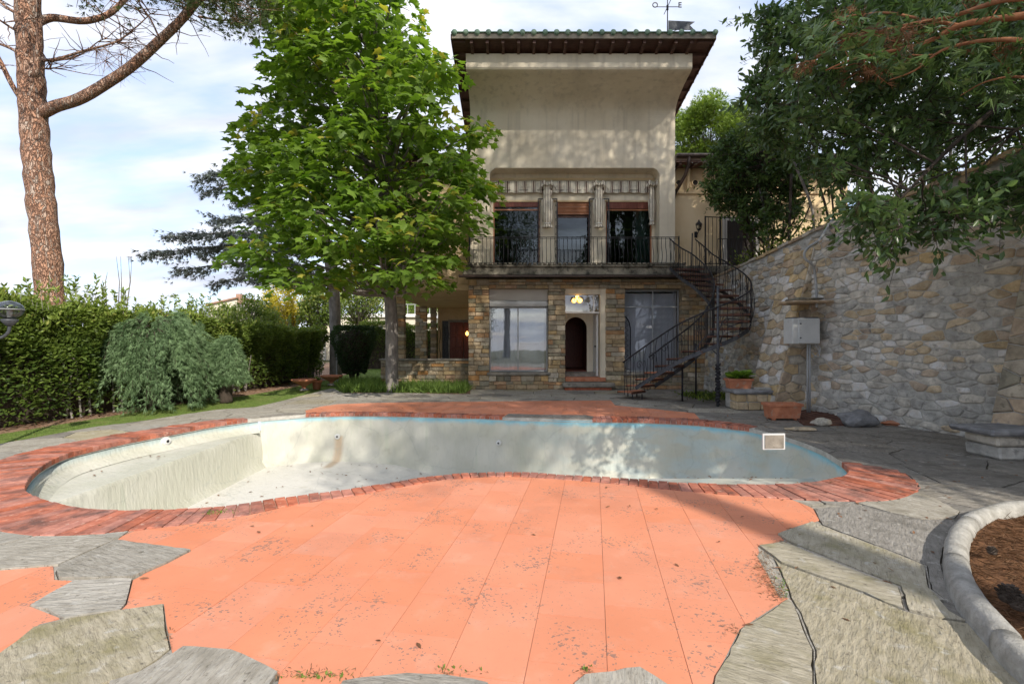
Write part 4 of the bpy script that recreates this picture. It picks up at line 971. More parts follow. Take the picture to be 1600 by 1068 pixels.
# ---- wooden eave of the tower: board, rafters, roof slab and tiles
zr = 11.06; sl_ = -.176                                   # roof falls to the back
EX0, EX1, EY0, EY1 = -1.87, 6.36, 15.20, 25.0
mb = MB(); v_ = []
def rz(y, dz=0): return zr+.02+sl_*(y-15.7)*.99+dz
def roofslab(x0, x1, y0, y1, dz0, dz1, y0b=None):
    q = MB(); vv = [(x, y, rz(y, d)) for x in (x0, x1) for y in (y0, y1) for d in (dz0, dz1)]
    return q.add(vv, [(0, 1, 3, 2), (4, 6, 7, 5), (0, 4, 5, 1), (2, 3, 7, 6), (0, 2, 6, 4), (1, 5, 7, 3)])
vb('roof_deck', roofslab(EX0, EX1, EY0, EY1, .10, .15), 'dark_wood')
vb('roof', roofslab(EX0-.03, EX1+.03, EY0-.03, EY1, .152, .20), 'roof_tile')
vb('fascia_board', roofslab(EX0-.02, EX1+.02, EY0-.055, EY0-.02, .03, .19), 'eave_board')
vb('fascia_board', roofslab(EX1+.031, EX1+.06, EY0-.02, EY1, .03, .19), 'dark_wood'); vb('fascia_board', roofslab(EX0-.06, EX0-.031, EY0-.02, EY1, .03, .19), 'dark_wood')
mb = MB()
for k in range(15):
    x = -1.28+k*(6.95/14); q = roofslab(x-.045, x+.045, EY0+.03, 15.72, -.05, .10); q.v = [Vector((a.x, a.y, a.z-(0.0 if a.y > 15.3 else 0))) for a in q.v]; vb('rafter', q, 'dark_wood')
for k in range(17):
    y = 15.3+k*.56
    for xa, xb in ((XR, EX1-.02), (EX0+.02, XL)):
        q = roofslab(xa, xb, y-.035, y+.035, .0, .10); vb('rafter', q, 'dark_wood')
for k in range(24):
    x = -1.8+k*.355; mb = MB(); pts = [(x, EY0-.07+.0*t, rz(EY0-.07, .19)) for t in (0, 1)]
    mb.tube([(x, EY0-.11, rz(EY0-.1, .205)), (x, EY0+.38, rz(EY0+.4, .21))], [.085, .07], 10); vb('roof_tile', mb, 'copper_green', smooth=True)
q = roofslab(EX0-.04, EX1+.04, EY0-.10, EY0+.02, .192, .215); vb('drip_edge', q, 'copper_green')
mb = MB()
for k in range(22):
    y = EY0+.4+k*.42; mb.tube([(EX1-.1, y, rz(y, .21)), (EX1+.14, y, rz(y, .20))], .06, 8)
tag(vb('verge_tile', mb, 'roof_tile'), kind='stuff')
# ---- side wings
def wing(x0, x1, y0, zb, zt, name):
    mb = MB(); mb.box(x0, x1, y0, y0+6.5, zb, zt); vb(name, mb, 'render_ochre')
mb = MB(); mb.box(-4.9, -1.502, 18.0, 27.55, 3.85, 8.2); vb('wing_wall', mb, 'render_ochre')
mb = MB(); mb.cbox(-4.94, -1.504, 17.94, 27.6, 3.625, 3.848, .015); vb('wing_ledge', mb, 'render_ochre')
mb = MB(); mb.box(XR+.002, 12.5, 18.0, 24.5, 4.2, 8.2); vb('wing_wall', mb, 'render_ochre')
for nm, x0, x1 in (('l', -5.5, -1.52), ('r', XR+.02, 13)):
    mb = MB(); mb.prism([Vector(p_) for p_ in ((17.35, 8.22), (17.35, 8.40), (21.2, 9.55), (25.2, 8.4), (25.2, 8.22))], 'x', x0, x1); vb('wing_roof', mb, 'roof_tile')
    mb = MB(); mb.tube([(x0, 17.27, 8.36), (x1, 17.27, 8.36)], .075, 10); vb('gutter', mb, 'gutter')
    mb = MB(); mb.box(x0, x1, 17.36, 18.0, 8.16, 8.215); vb('soffit', mb, 'dark_wood')
    x = x0+.15
    while x < x1: mb = MB(); mb.box(x, x+.07, 17.4, 18.0, 8.08, 8.16); vb('rafter', mb, 'dark_wood'); x += .55
mb = MB(); mb.tube([(6.32, 17.27, 8.34), (6.34, 17.3, 8.1), (6.28, 17.5, 7.75), (6.1, 17.75, 7.35), (6.0, 17.86, 7.15), (5.98, 17.9, 6.98)], [.06]*6, 10); vb('downpipe', mb, 'gutter', smooth=True)
mb = MB(); mb.box(XR+.004, 12, 17.93, 18.0, 7.20, 7.27); vb('string_course', mb, 'render_ochre')
for k in range(8):
    x = 6.2+k*.62
    mb = MB(); mb.tube([(x, 17.985, 7.62), (x, 17.998, 7.62)], .10, 18); o_ = vb('vent_hole', mb, 'dark_room')
    mb = MB(); mb.tube([(x, 17.94, 7.62), (x, 17.99, 7.62)], .125, 18); 
    mb = MB(); ring = [(x+.115*math.cos(a), 17.975, 7.62+.115*math.sin(a)) for a in [2*math.pi*t/16 for t in range(17)]]; mb.tube(ring, .022, 6); vb('vent_ring', mb, 'render_ochre')
    mb = MB(); mb.prism([Vector(p_) for p_ in ((17.995, 7.28), (17.9, 7.28), (17.72, 8.05), (17.995, 8.05))], 'x', x+.27, x+.35); vb('corbel', mb, 'render_ochre')
# doorway of the right wing
mb = MB(); mb.box(7.83, 9.2, 17.955, 17.995, 4.4, 6.35); vb('door_surround', mb, 'pale_panel'); mb = MB(); mb.box(8.0, 9.05, 17.94, 17.965, 4.4, 6.2); vb('side_door', mb, 'dark_room')
# ---- ground floor: core behind the masonry
mb = MB(); mb.box(-1.545, -.84, D0+.03, 18.2, 0, 3.97); mb.box(1.33, 1.89, D0+.03, 17.75, 0, 3.97); mb.box(3.40, 4.03, D0+.03, 17.75, 0, 3.97)
mb.box(6.12, 7.6, D0+.03, 18.2, 0, 4.2); mb.box(-.84, 1.33, D0+.03, 17.9, 0, .52); mb.box(4.03, 6.12, D0+.03, 17.9, 0, .55)
mb.box(-.84, 1.33, D0+.03, 17.9, 3.62, 3.97); mb.box(1.89, 3.40, D0+.03, 17.9, 3.62, 3.97); mb.box(4.03, 6.12, D0+.03, 17.9, 3.62, 3.97); vb('masonry_core', mb, 'mortar_warm')
# coursed stones
stones = []; SN = [s_[0] for s_ in SAND]
def courses(x0, x1, z0, z1, y, hs=(.11, .20), ls=(.2, .52), depth=.3, side=False, ax='x', pick=None):
    z = z0
    while z < z1-.04:
        h = random.uniform(*hs); 
        if z+h > z1-.06: h = z1-z
        x = x0; first = True
        while x < x1-.02:
            l_ = random.uniform(*ls)*(1.0 if not first else random.uniform(.5, 1)); first = False
            if x+l_ > x1-.13: l_ = x1-x
            pr = random.uniform(-.005, .03); mb = MB(); g_ = .006
            s0 = random.uniform(0, .02) if side and x == x0 else 0; s1 = random.uniform(0, .02) if side and x+l_ >= x1-.001 else 0
            mb.cbox(x+g_-s0, x+l_-g_+s1, y-pr, y+depth, z+g_, z+h-g_, .014, jit=.006)
            if random.random() < .35: mi = random.choice(SN)
            else: mi = pick or random.choice(['sand_a', 'sand_b', 'sand_a', 'sand_c', 'sand_d', 'sand_f', 'sand_e'])
            stones.append([l_*h*(1.6 if side else 1), mi, mb]); x += l_
        z += h
courses(-1.56, -.83, 0, 3.95, D0, side=True, ls=(.22, .5)); courses(1.31, 1.91, 0, 3.60, D0, side=True, ls=(.25, .62), depth=.36); courses(3.38, 4.05, 0, 3.60, D0, side=True, ls=(.25, .66), depth=.36)
courses(-.83, 1.31, 0, .50, D0); courses(4.05, 6.10, 0, .55, D0)
courses(-.83, 6.10, 3.62, 3.95, D0-.01, hs=(.10, .15)); courses(6.10, 7.25, 0, 4.1, D0-.0)
courses(-4.9, -1.58, 0, 1.0, 18.02, hs=(.12, .17)); courses(-4.32, -4.02, 1.08, 3.6, 18.02, side=True, ls=(.25, .4)); 
core2 = MB(); core2.box(-4.9, -1.57, 18.05, 18.3, 0, 1.0); core2.box(-4.3, -4.04, 18.05, 18.3, 1.0, 3.62); vb('masonry_core', core2, 'mortar_warm')
courses(-5.2, -4.6, 0, 3.62, 26.0, side=True, ls=(.3, .6), hs=(.16, .22)); courses(-4.55, -4.25, 0, 3.62, 27.0, side=True, ls=(.3, .4), hs=(.16, .22))
for s_ in stones:
    s_[0] *= 1.0
pieces('stone', stones, villa, SN, 'stone_remainder')
mb = MB(); mb.cbox(-4.95, -1.58, 17.95, 18.4, 1.0, 1.075, .02); vb('parapet_cap', mb, 'step_stone')
# porch: floor, ceiling, back wall, red door
mb = MB(); mb.box(-4.9, -1.6, 18.3, 27.4, .3, .5); vb('porch_floor', mb, 'step_stone')
mb = MB(); mb.box(-4.2, 1.0, 27.4, 27.6, .5, 3.62); mb.box(-1.6, -1.5, 18.3, 27.4, .5, 3.85); vb('porch_wall', mb, 'render_ochre')
mb = MB(); mb.box(-3.95, -3.4, 27.34, 27.4, .5, 2.9); vb('door_surround', mb, 'iron_grey'); 
mb = MB(); mb.box(-3.6, -1.65, 27.3, 27.4, .5, 2.95); vb('door_frame', mb, 'step_stone')
for x in (-3.5, -2.7):
    mb = MB(); mb.box(x, x+.76, 27.22, 27.3, .5, 2.8); d_ = vb('porch_door', mb, 'red_wood')
    for a, c in ((.65, 1.3), (1.4, 2.0), (2.1, 2.65)):
        for dx in (.08, .42): mb = MB(); mb.cbox(x+dx, x+dx+.27, 27.19, 27.22, a, c, .02); vb('door_panel', mb, 'red_wood', d_)
mb = MB(); mb.lathe(-2.5, 26.9, [(.02, 2.05), (.07, 2.1), (.09, 2.18), (.05, 2.26), (.02, 2.3)], 12); vb('porch_lamp', mb, 'amber_glow', smooth=True)
mb = MB()
for x in (-4.05, -3.8, -3.6): mb.tube([(x+.05*math.sin(t*1.3), 27.1, .6+t*.25) for t in range(9)], .015, 5)
vb('wrought_iron_screen', mb, 'iron')
# ground floor windows
YG = 17.66
def low_window(x0, x1, zb, mull):
    mb = MB(); mb.box(x0, x1, YG-.02, YG+.15, 3.22, 3.62); vb('head_panel', mb, 'pale_panel')
    mb = MB(); mb.prism([Vector(p_) for p_ in ((YG-.02, 2.98), (YG-.10, 3.0), (YG-.13, 3.08), (YG-.11, 3.17), (YG-.02, 3.22))], 'x', x0+.02, x1-.02); vb('shutter_box', mb, 'box_paint')
    wo = window(x0+.01, x1-.01, zb, 2.97, YG, .045, 'conduit', 'glass_low', mull=mull)
    return wo
low_window(-.83, 1.31, .63, (.22,))
wo = window(4.06, 6.09, .63, 3.60, YG, .035, 'conduit', 'glass_clear', mull=(5.15,), trans=(2.98,))
for x0, x1 in ((-.90, 1.38), (4.0, 6.15)):
    mb = MB(); mb.cbox(x0, x1, D0-.09, YG+.02, .50, .62, .03, jit=.006); vb('window_sill', mb, 'step_stone')
# rooms
mb = MB(); mb.box(-1.0, 6.1, 21.5, 21.6, .4, 3.6); mb.box(-1.0, 6.1, 17.95, 21.5, .38, .42); mb.box(-1, 6.1, 17.95, 21.5, 3.56, 3.6); mb.box(-.95, -.84, 17.95, 21.5, .4, 3.6); mb.box(6.0, 6.1, 17.95, 21.5, .4, 3.6)
mb.box(1.5, 1.6, 17.8, 21.5, .4, 3.6); mb.box(3.75, 3.85, 17.8, 21.5, .4, 3.6); vb('room_wall', mb, 'white_paint')
mb = MB()
for k in range(30): x = -.78+k*.036; mb.tube([(x, 17.9+.03*math.sin(k*1.7), .65), (x, 17.9+.03*math.sin(k*1.7+.6), 3.1)], .026, 6)
vb('net_curtain', mb, 'curtain_white')
mb = MB(); mb.box(.30, 1.2, 18.05, 18.1, .42, 3.2); vb('inner_panel', mb, 'box_paint'); mb = MB(); mb.box(-.2, 1.0, 17.98, 18.02, 1.62, 1.67); vb('rail', mb, 'conduit')
mb = MB(); mb.box(4.1, 6.05, 18.0, 18.05, .42, 3.5); vb('inner_wall', mb, 'curtain_white')
mb = MB()
arch = [(4.0, 1.0), (4.35, 1.0), (4.35, 2.2), (4.3, 2.45), (4.2, 2.62), (4.0, 2.7)]
for k in range(9): z = 1.0+k*.19; mb.bar((4.05, 17.97, z), (4.33, 17.97, z+.19), .018, .01); mb.bar((4.33, 17.97, z), (4.05, 17.97, z+.19), .018, .01)
mb.tube([(x+.05, 17.97, z) for x, z in arch[1:]], .02, 6); vb('lattice_window', mb, 'iron')
# entrance
mb = MB()
mb.box(3.18, 3.40, 17.42, 17.75, .42, 3.62); mb.box(1.90, 3.18, 17.45, 17.75, 3.42, 3.62); vb('door_casing', mb, 'render')
mb = MB(); mb.box(1.92, 3.18, 17.58, 17.64, 2.74, 2.80); mb.box(2.95, 3.0, 17.582, 17.64, 2.80, 3.42); vb('transom_bar', mb, 'white_paint')
mb = MB(); mb.box(1.92, 3.17, 17.60, 17.61, 2.80, 3.42); vb('transom_pane', mb, 'glass_low')
ya = 18.55; ax0, ax1, zs_, zt_ = 2.02, 2.88, 2.2, 2.66
outl = [Vector(p_) for p_ in [(1.6, .42), (ax0, .42), (ax0, zs_)]+[((ax0+ax1)/2-(ax1-ax0)/2*math.cos(a), zs_+(zt_-zs_)*math.sin(a)) for a in [math.pi*k/12 for k in range(1, 12)]]+[(ax1, zs_), (ax1, .42), (3.75, .42), (3.75, 3.56), (1.6, 3.56)]]
mb = MB(); mb.prism(outl, 'y', ya, ya+.15); vb('arch_wall', mb, 'render')
mb = MB(); mb.box(1.62, 3.7, 21.3, 21.35, .4, 3.5); mb.box(1.6, 1.66, 18.7, 21.3, .4, 3.5); mb.box(3.1, 3.16, 18.7, 21.3, .4, 3.5); mb.box(1.6, 3.2, 18.7, 21.3, 3.3, 3.35); mb.box(1.6, 3.2, 18.7, 21.3, .55, .6); vb('hallway', mb, 'red_wood')
mb = MB(); mb.box(3.10, 3.16, 17.75, 18.5, .45, 2.7); vb('open_door', mb, 'white_paint')
mb = MB(); mb.lathe(3.07, 17.85, [(.01, 1.5), (.03, 1.52), (.03, 1.56), (.01, 1.58)], 8); vb('door_handle', mb, 'iron')
mb = MB(); mb.box(1.66, 3.4, 17.9, 18.7, .42, .56); vb('inner_step', mb, 'step_stone')
mb = MB(); mb.cbox(1.92, 3.36, 17.28, 18.0, .28, .42, .02); vb('doorstep', mb, 'terracotta')
mb = MB(); mb.cbox(1.78, 3.62, 16.92, 17.36, .10, .26, .04, jit=.006); vb('doorstep', mb, 'step_stone')
mb = MB(); mb.box(1.86, 3.5, 17.0, 17.30, 0, .11); vb('step_riser', mb, 'brick_red')
# balcony slab across the front, running on to the side terrace
mb = MB(); mb.cbox(-1.72, 6.1, 16.8, 17.97, 4.02, 4.30, .03); vb('balcony_slab', mb, 'concrete_mossy')
mb = MB(); mb.cbox(-1.60, 6.0, 16.74, 17.9, 4.30, 4.38, .02); vb('balcony_edge', mb, 'concrete_mossy')
mb = MB(); mb.cbox(-1.85, 6.12, 16.68, 16.82, 3.94, 4.02, .015); vb('drip_moulding', mb, 'gutter')
mb = MB(); mb.cbox(6.1, 10.5, 16.85, 17.97, 4.1, 4.36, .02); vb('terrace_slab', mb, 'concrete_mossy')
for k in range(44):
    x = -1.5+k*.172; mb = MB(); mb.cbox(x, x+.12, 16.70, 16.95, 4.385, 4.44, .012, jit=.006); vb('edge_tile', mb, 'concrete_mossy')
# ---- railing of the balcony (belly shaped balusters)
def belly(mb, x, y, z, dx, dy, h=.92, b=.11):
    ts = [(0, 0), (.1, .55), (.2, .95), (.32, 1), (.45, .7), (.6, .2), (.7, 0), (1, 0)]
    return mb.tube([(x+dx*b*q, y+dy*b*q, z+h*t_) for t_, q in ts], .011, 5)
rail = empty('balcony_railing', (2.2, 16.85, 4.4), 'black wrought iron railing with bellied balusters along the balcony', 'railing')
mb = MB(); mb.bar((-1.5, 16.9, 5.36), (5.84, 16.9, 5.36), .045, .02); mb.bar((-1.5, 16.9, 5.31), (5.84, 16.9, 5.31), .016, .012); mb.bar((-1.5, 16.9, 5.36), (-1.5, 17.36, 5.36), .045, .02); mb.build('handrail', 'iron', rail)
mb = MB(); mb.bar((-1.5, 16.9, 4.47), (5.84, 16.9, 4.47), .03, .012); mb.build('bottom_rail', 'iron', rail)
for k in range(50):
    x = -1.48+k*.149; mb = MB(); belly(mb, x, 16.9, 4.42, 0, -1); mb.build('baluster', 'iron', rail)
for k in range(3):
    mb = MB(); belly(mb, -1.5, 17.02+k*.15, 4.42, -1, 0); mb.build('baluster', 'iron', rail)
for x in (-1.5, 5.84): mb = MB(); mb.bar((x, 16.9, 4.38), (x, 16.9, 5.40), .03, .03); mb.build('post', 'iron', rail)
# terrace fence at the right
tf = empty('terrace_fence', (8, 16.95, 4.36), 'tall black iron fence and gate on the side terrace next to the wall lamp', 'fence')
mb = MB()
for x in (6.92, 7.45, 8.6): mb.bar((x, 17.3, 4.36), (x, 17.3, 6.2 if x < 8 else 6.1), .04, .04)
mb.bar((6.92, 17.3, 6.18), (8.6, 17.3, 6.1), .03, .03); mb.bar((6.92, 17.3, 4.5), (8.6, 17.3, 4.5), .03, .03); mb.build('frame', 'iron', tf)
for k in range(11): x = 7.03+k*.15; mb = MB(); mb.bar((x, 17.3, 4.5), (x, 17.3, 6.15), .014, .014); mb.build('upright', 'iron', tf)
mb = MB(); mb.bar((7.2, 16.9, 5.30), (10.4, 16.9, 5.30), .04, .02); mb.build('handrail', 'iron', tf)
for k in range(20): x = 7.2+k*.16; mb = MB(); belly(mb, x, 16.9, 4.40, 0, -1, .9, .08); mb.build('baluster', 'iron', tf)
# ---- awning valance and tied striped curtains
va = empty('awning_valance', (2.2, 17.8, 7.3), 'striped cloth valance hanging across the top of the loggia', 'awning')
mb = MB(); n_ = 150
for k in range(n_+1):
    x = -.72+5.95*k/n_; yy = YB-.12-.007*math.sin(k*1.15)-.010*math.sin(k*.37); sag = .012*math.sin(k*.21)
    mb.v += [Vector((x, yy+.02, 7.64+sag)), Vector((x, yy-.02, 7.4+sag)), Vector((x, yy, 7.21+sag+.014*math.sin(k*.8)))]
for k in range(n_):
    for j in range(2): mb.f.append((k*3+j, k*3+3+j, k*3+4+j, k*3+1+j)); mb.m.append(0)
mb.build('cloth', 'striped_cloth', va, True)
mb = MB(); mb.tube([(-.76, YB-.12, 7.3), (5.26, YB-.12, 7.3)], .012, 6); mb.build('rod', 'iron', va)
def tied_curtain(x, label, wd=1.0, zb=5.9):
    cu = empty('tied_curtain', (x, 17.7, 4.4), label, 'curtain', 'striped curtains tied to the loggia columns')
    prof_ = [(7.52, .06), (7.45, .22), (7.36, .15), (7.28, .10), (7.22, .17), (7.1, .14), (6.98, .12), (6.88, .20), (6.6, .19), (6.3, .17), (zb+.22, .16), (zb+.14, .11), (zb+.08, .14), (zb, .19)]
    mb = MB(); n_ = 28
    for z, r_ in prof_:
        for k in range(n_):
            a = 2*math.pi*k/n_; rr = r_*wd*(1+.16*math.sin(k*math.pi*.5*1.0+z*.7)+.06*random.uniform(-1, 1)); mb.v.append(Vector((x+rr*math.cos(a), 17.74+rr*.55*math.sin(a), z)))
    for i in range(len(prof_)-1):
        for k in range(n_): mb.f.append((i*n_+k, i*n_+(k+1) % n_, (i+1)*n_+(k+1) % n_, (i+1)*n_+k)); mb.m.append(0)
    mb.build('cloth', 'striped_cloth_tight', cu, True)
    mb = MB()
    for s_ in (-1, 1):
        for t_ in range(3):
            mb.tube([(x, 17.66, 7.40), (x+s_*.12, 17.6, 7.46+.05*t_), (x+s_*(.22+.05*t_), 17.6, 7.36-.06*t_)], [.03, .045, .012], 6)
    mb.build('bow', 'striped_cloth_tight', cu, True)
    mb = MB(); mb.tube([(x+.125*wd*math.cos(a), 17.74+.075*math.sin(a), zb+.14) for a in [2*math.pi*t/14 for t in range(15)]], .014, 5); mb.build('cord', 'rubber_white', cu)
tied_curtain(1.30, 'striped curtain tied on the column left of the balcony door')
tied_curtain(3.19, 'striped curtain tied on the column right of the balcony door')
tied_curtain(5.14, 'narrow striped curtain hanging beside the right pier of the loggia', .6, 6.0)
# ---- lamps, weathervane
x, y, z = P(1092, 355, 17.7); wl = empty('wall_lantern', (x, 17.98, z), 'black wrought iron wall lantern on the cream side wing', 'lantern')
mb = MB(); mb.tube([(x-.02, 17.97, z-.2), (x-.02, 17.8, z-.24), (x, 17.7, z-.12)], .018, 6); mb.box(x-.06, x+.04, 17.95, 17.99, z-.32, z-.1); mb.build('bracket', 'iron', wl)
mb = MB(); mb.lathe(x, 17.7, [(.03, z-.12), (.07, z-.08), (.08, z-.06)], 6); mb.lathe(x, 17.7, [(.13, z+.1), (.11, z+.14), (.05, z+.2), (.02, z+.22), (.03, z+.25), (.005, z+.28)], 6)
for k in range(6): a = k*math.pi/3; mb.bar((x+.075*math.cos(a), 17.7+.075*math.sin(a), z-.07), (x+.115*math.cos(a), 17.7+.115*math.sin(a), z+.11), .012, .012)
mb.build('cage', 'iron', wl); mb = MB(); mb.lathe(x, 17.7, [(.065, z-.06), (.10, z+.10)], 6); mb.build('glass', 'glass_thin', wl)
hl = empty('hanging_lamp', (2.36, 17.5, 3.0), 'amber globe cluster lamp hanging over the entrance door', 'lamp')
cxl, cyl, czl = 2.36, 17.5, 3.22
mb = MB(); mb.tube([(cxl, cyl, 3.55), (cxl, cyl, czl)], .01, 5)
for k in range(9):
    a = k*.7; mb.tube([(cxl+.05*math.cos(a), cyl+.05*math.sin(a), czl), (cxl+.2*math.cos(a), cyl+.15*math.sin(a), czl+.1), (cxl+.26*math.cos(a), cyl+.2*math.sin(a), czl-.05)], [.012, .02, .006], 5)
mb.build('arms', 'iron', hl)
for dx, dz in ((-.11, -.02), (.10, -.02), (.0, .08)): mb = MB(); mb.lathe(cxl+dx, cyl-.05, [(.01, czl+dz-.085), (.06, czl+dz-.06), (.08, czl+dz), (.06, czl+dz+.06), (.01, czl+dz+.08)], 12); mb.build('globe', 'amber_glow', hl, True)
wv = empty('weathervane', (5.0, 15.6, 11.3), 'iron weathervane with swallowtail flag and compass letters on the roof', 'weathervane')
xv, yv = 5.02, 15.6; zq = lambda py: EYE+(534-py)/F*yv
mb = MB(); mb.tube([(xv, yv, 11.2), (xv, yv, zq(-12))], [.022, .014], 8); mb.build('mast', 'iron', wv)
mb = MB(); z10 = zq(11); mb.bar((xv-.36, yv, z10), (xv+.36, yv, z10), .016, .016); mb.bar((xv, yv-.36, z10), (xv, yv+.36, z10), .016, .016); mb.tube([(xv, yv, z10-.1), (xv, yv, z10+.05)], .035, 8); mb.build('compass_arms', 'iron', wv)
mb = MB(); zt1, zb1 = zq(33), zq(47); mb.prism([Vector(p_) for p_ in ((xv+.03, zb1), (xv+.86, zb1), (xv+.72, (zt1+zb1)/2), (xv+.88, zt1-.03), (xv+.03, zt1+.01))], 'y', yv-.012, yv+.012); mb.build('flag', 'iron_grey', wv)
mb = MB(); mb.tube([(xv, yv, zb1-.1), (xv+.15, yv, zb1-.06), (xv+.3, yv, zb1)], .01, 5); mb.build('flag_stay', 'iron', wv)
def letter(ch, loc, h, par):
    cu = bpy.data.curves.new('letter', 'FONT'); cu.body = ch; cu.size = h; cu.extrude = .006; cu.align_x = 'CENTER'; cu.offset = .004
    to = bpy.data.objects.new('tmp', cu); C.objects.link(to); dg = bpy.context.evaluated_depsgraph_get(); me = bpy.data.meshes.new_from_object(to.evaluated_get(dg)); bpy.data.objects.remove(to)
    me.materials.clear(); me.materials.append(M['iron']); o_ = bpy.data.objects.new('letter', me); C.objects.link(o_); o_.parent = par; o_.location = Vector(loc)-par.location; o_.rotation_euler = (R(90), 0, 0)
letter('O', (xv-.40, yv, z10-.02), .24, wv); letter('E', (xv+.40, yv, z10-.02), .24, wv)
# ================================================================ GARDEN RETAINING WALL
wallt = empty('retaining_wall', (7.6, 10, 0), 'tall grey and ochre rubble stone retaining wall along the right side', 'stone wall')
PL = [Vector(p_) for p_ in ((10.55, .9), (8.25, 9.1), (7.46, 11.9), (7.2, 14.0), (7.1, 17.36))]
TOPZ = [6.3, 4.85, 4.52, 4.22, 4.02]
cum = [0]
for a, c in zip(PL, PL[1:]): cum.append(cum[-1]+(c-a).length)
def wall_at(s_, z, h):
    for i in range(len(PL)-1):
        if s_ <= cum[i+1] or i == len(PL)-2:
            t_ = (s_-cum[i])/(cum[i+1]-cum[i]); p_ = PL[i].lerp(PL[i+1], t_); d = (PL[i+1]-PL[i]).normalized(); n_ = Vector((d.y, -d.x)); n_ = -n_ if n_.x > 0 else n_
            bat = .07*(4.5-z)                                      # slight batter
            return Vector((p_.x+n_.x*(h+bat-.1), p_.y+n_.y*(h+bat-.1), z))
def topz(s_):
    for i in range(len(PL)-1):
        if s_ <= cum[i+1] or i == len(PL)-2: t_ = (s_-cum[i])/(cum[i+1]-cum[i]); return TOPZ[i]+(TOPZ[i+1]-TOPZ[i])*t_
S1 = cum[-1]
mb = MB(); K_ = 60
for i in range(K_+1):
    s_ = S1*i/K_; tz = topz(s_)-.06
    for z in (-.1, tz*.25, tz*.5, tz*.75, tz): mb.v.append(wall_at(s_, z, .004))
    q_ = wall_at(s_, tz, -.55); mb.v.append(q_); mb.v.append(Vector((q_.x, q_.y, 3.0)))
for i in range(K_):
    for k in range(6): mb.f.append((i*7+k, i*7+7+k, i*7+8+k, i*7+k+1)); mb.m.append(0)
fixn(mb.build('mortar_face', 'mortar', wallt, True))
seeds = [q for q in jitter_grid(1.5, S1, -.1, 6.2, .255, .14, .40) if random.random() > .2]
cells = voronoi(seeds, (1.2, S1, -.05, 6.3), .009, aniso=2.1); items = []; RN = [r_[0] for r_ in RUB]
for pl in cells:
    c_ = sum(pl, Vector((0, 0)))/len(pl); tz = topz(c_.x)-.10
    if c_.y > tz-.02: continue
    pl = [Vector((q.x, min(q.y, topz(q.x)-.08))) for q in pl]
    if area(pl) < .004: continue
    mi = random.choices(RN, [30, 28, 20 if c_.y < 3.4 else 8, 14, 9, 16])[0]
    if c_.y < 1.2: mi = random.choices(RN, [35, 40, 12, 6, 5, 10])[0]
    if random.random() < .15: continue_flat = True
    mb = MB(); rough_stone(mb, soften(pl), wall_at, random.uniform(.010, .045), .022)
    q_ = wall_at(c_.x, c_.y, 0)
    if q_.y < 4.5: continue
    items.append((area(pl)/(q_.y)**1.6, mi, mb))
pieces('stone', items, wallt, RN, 'stone_remainder')
# coping stones
s_ = 1.5
while s_ < S1-.1:
    l_ = min(random.uniform(.35, .6), S1-s_); mb = MB(); dz = random.uniform(-.015, .015); v0 = []
    for a in (s_+.006, s_+l_-.006):
        for h in (.05+random.uniform(0, .02), -.42):
            for z in (0, .075):
                q_ = wall_at(a, topz(a), h); v0.append((q_.x, q_.y, topz(a)-.07+z+dz))
    mb.add(v0, [(0, 1, 3, 2), (4, 6, 7, 5), (0, 4, 5, 1), (2, 3, 7, 6), (0, 2, 6, 4), (1, 5, 7, 3)]); fixn(mb.build('coping_stone', random.choice(['rub_tan', 'rub_brown', 'rub_grey']), wallt)); s_ += l_
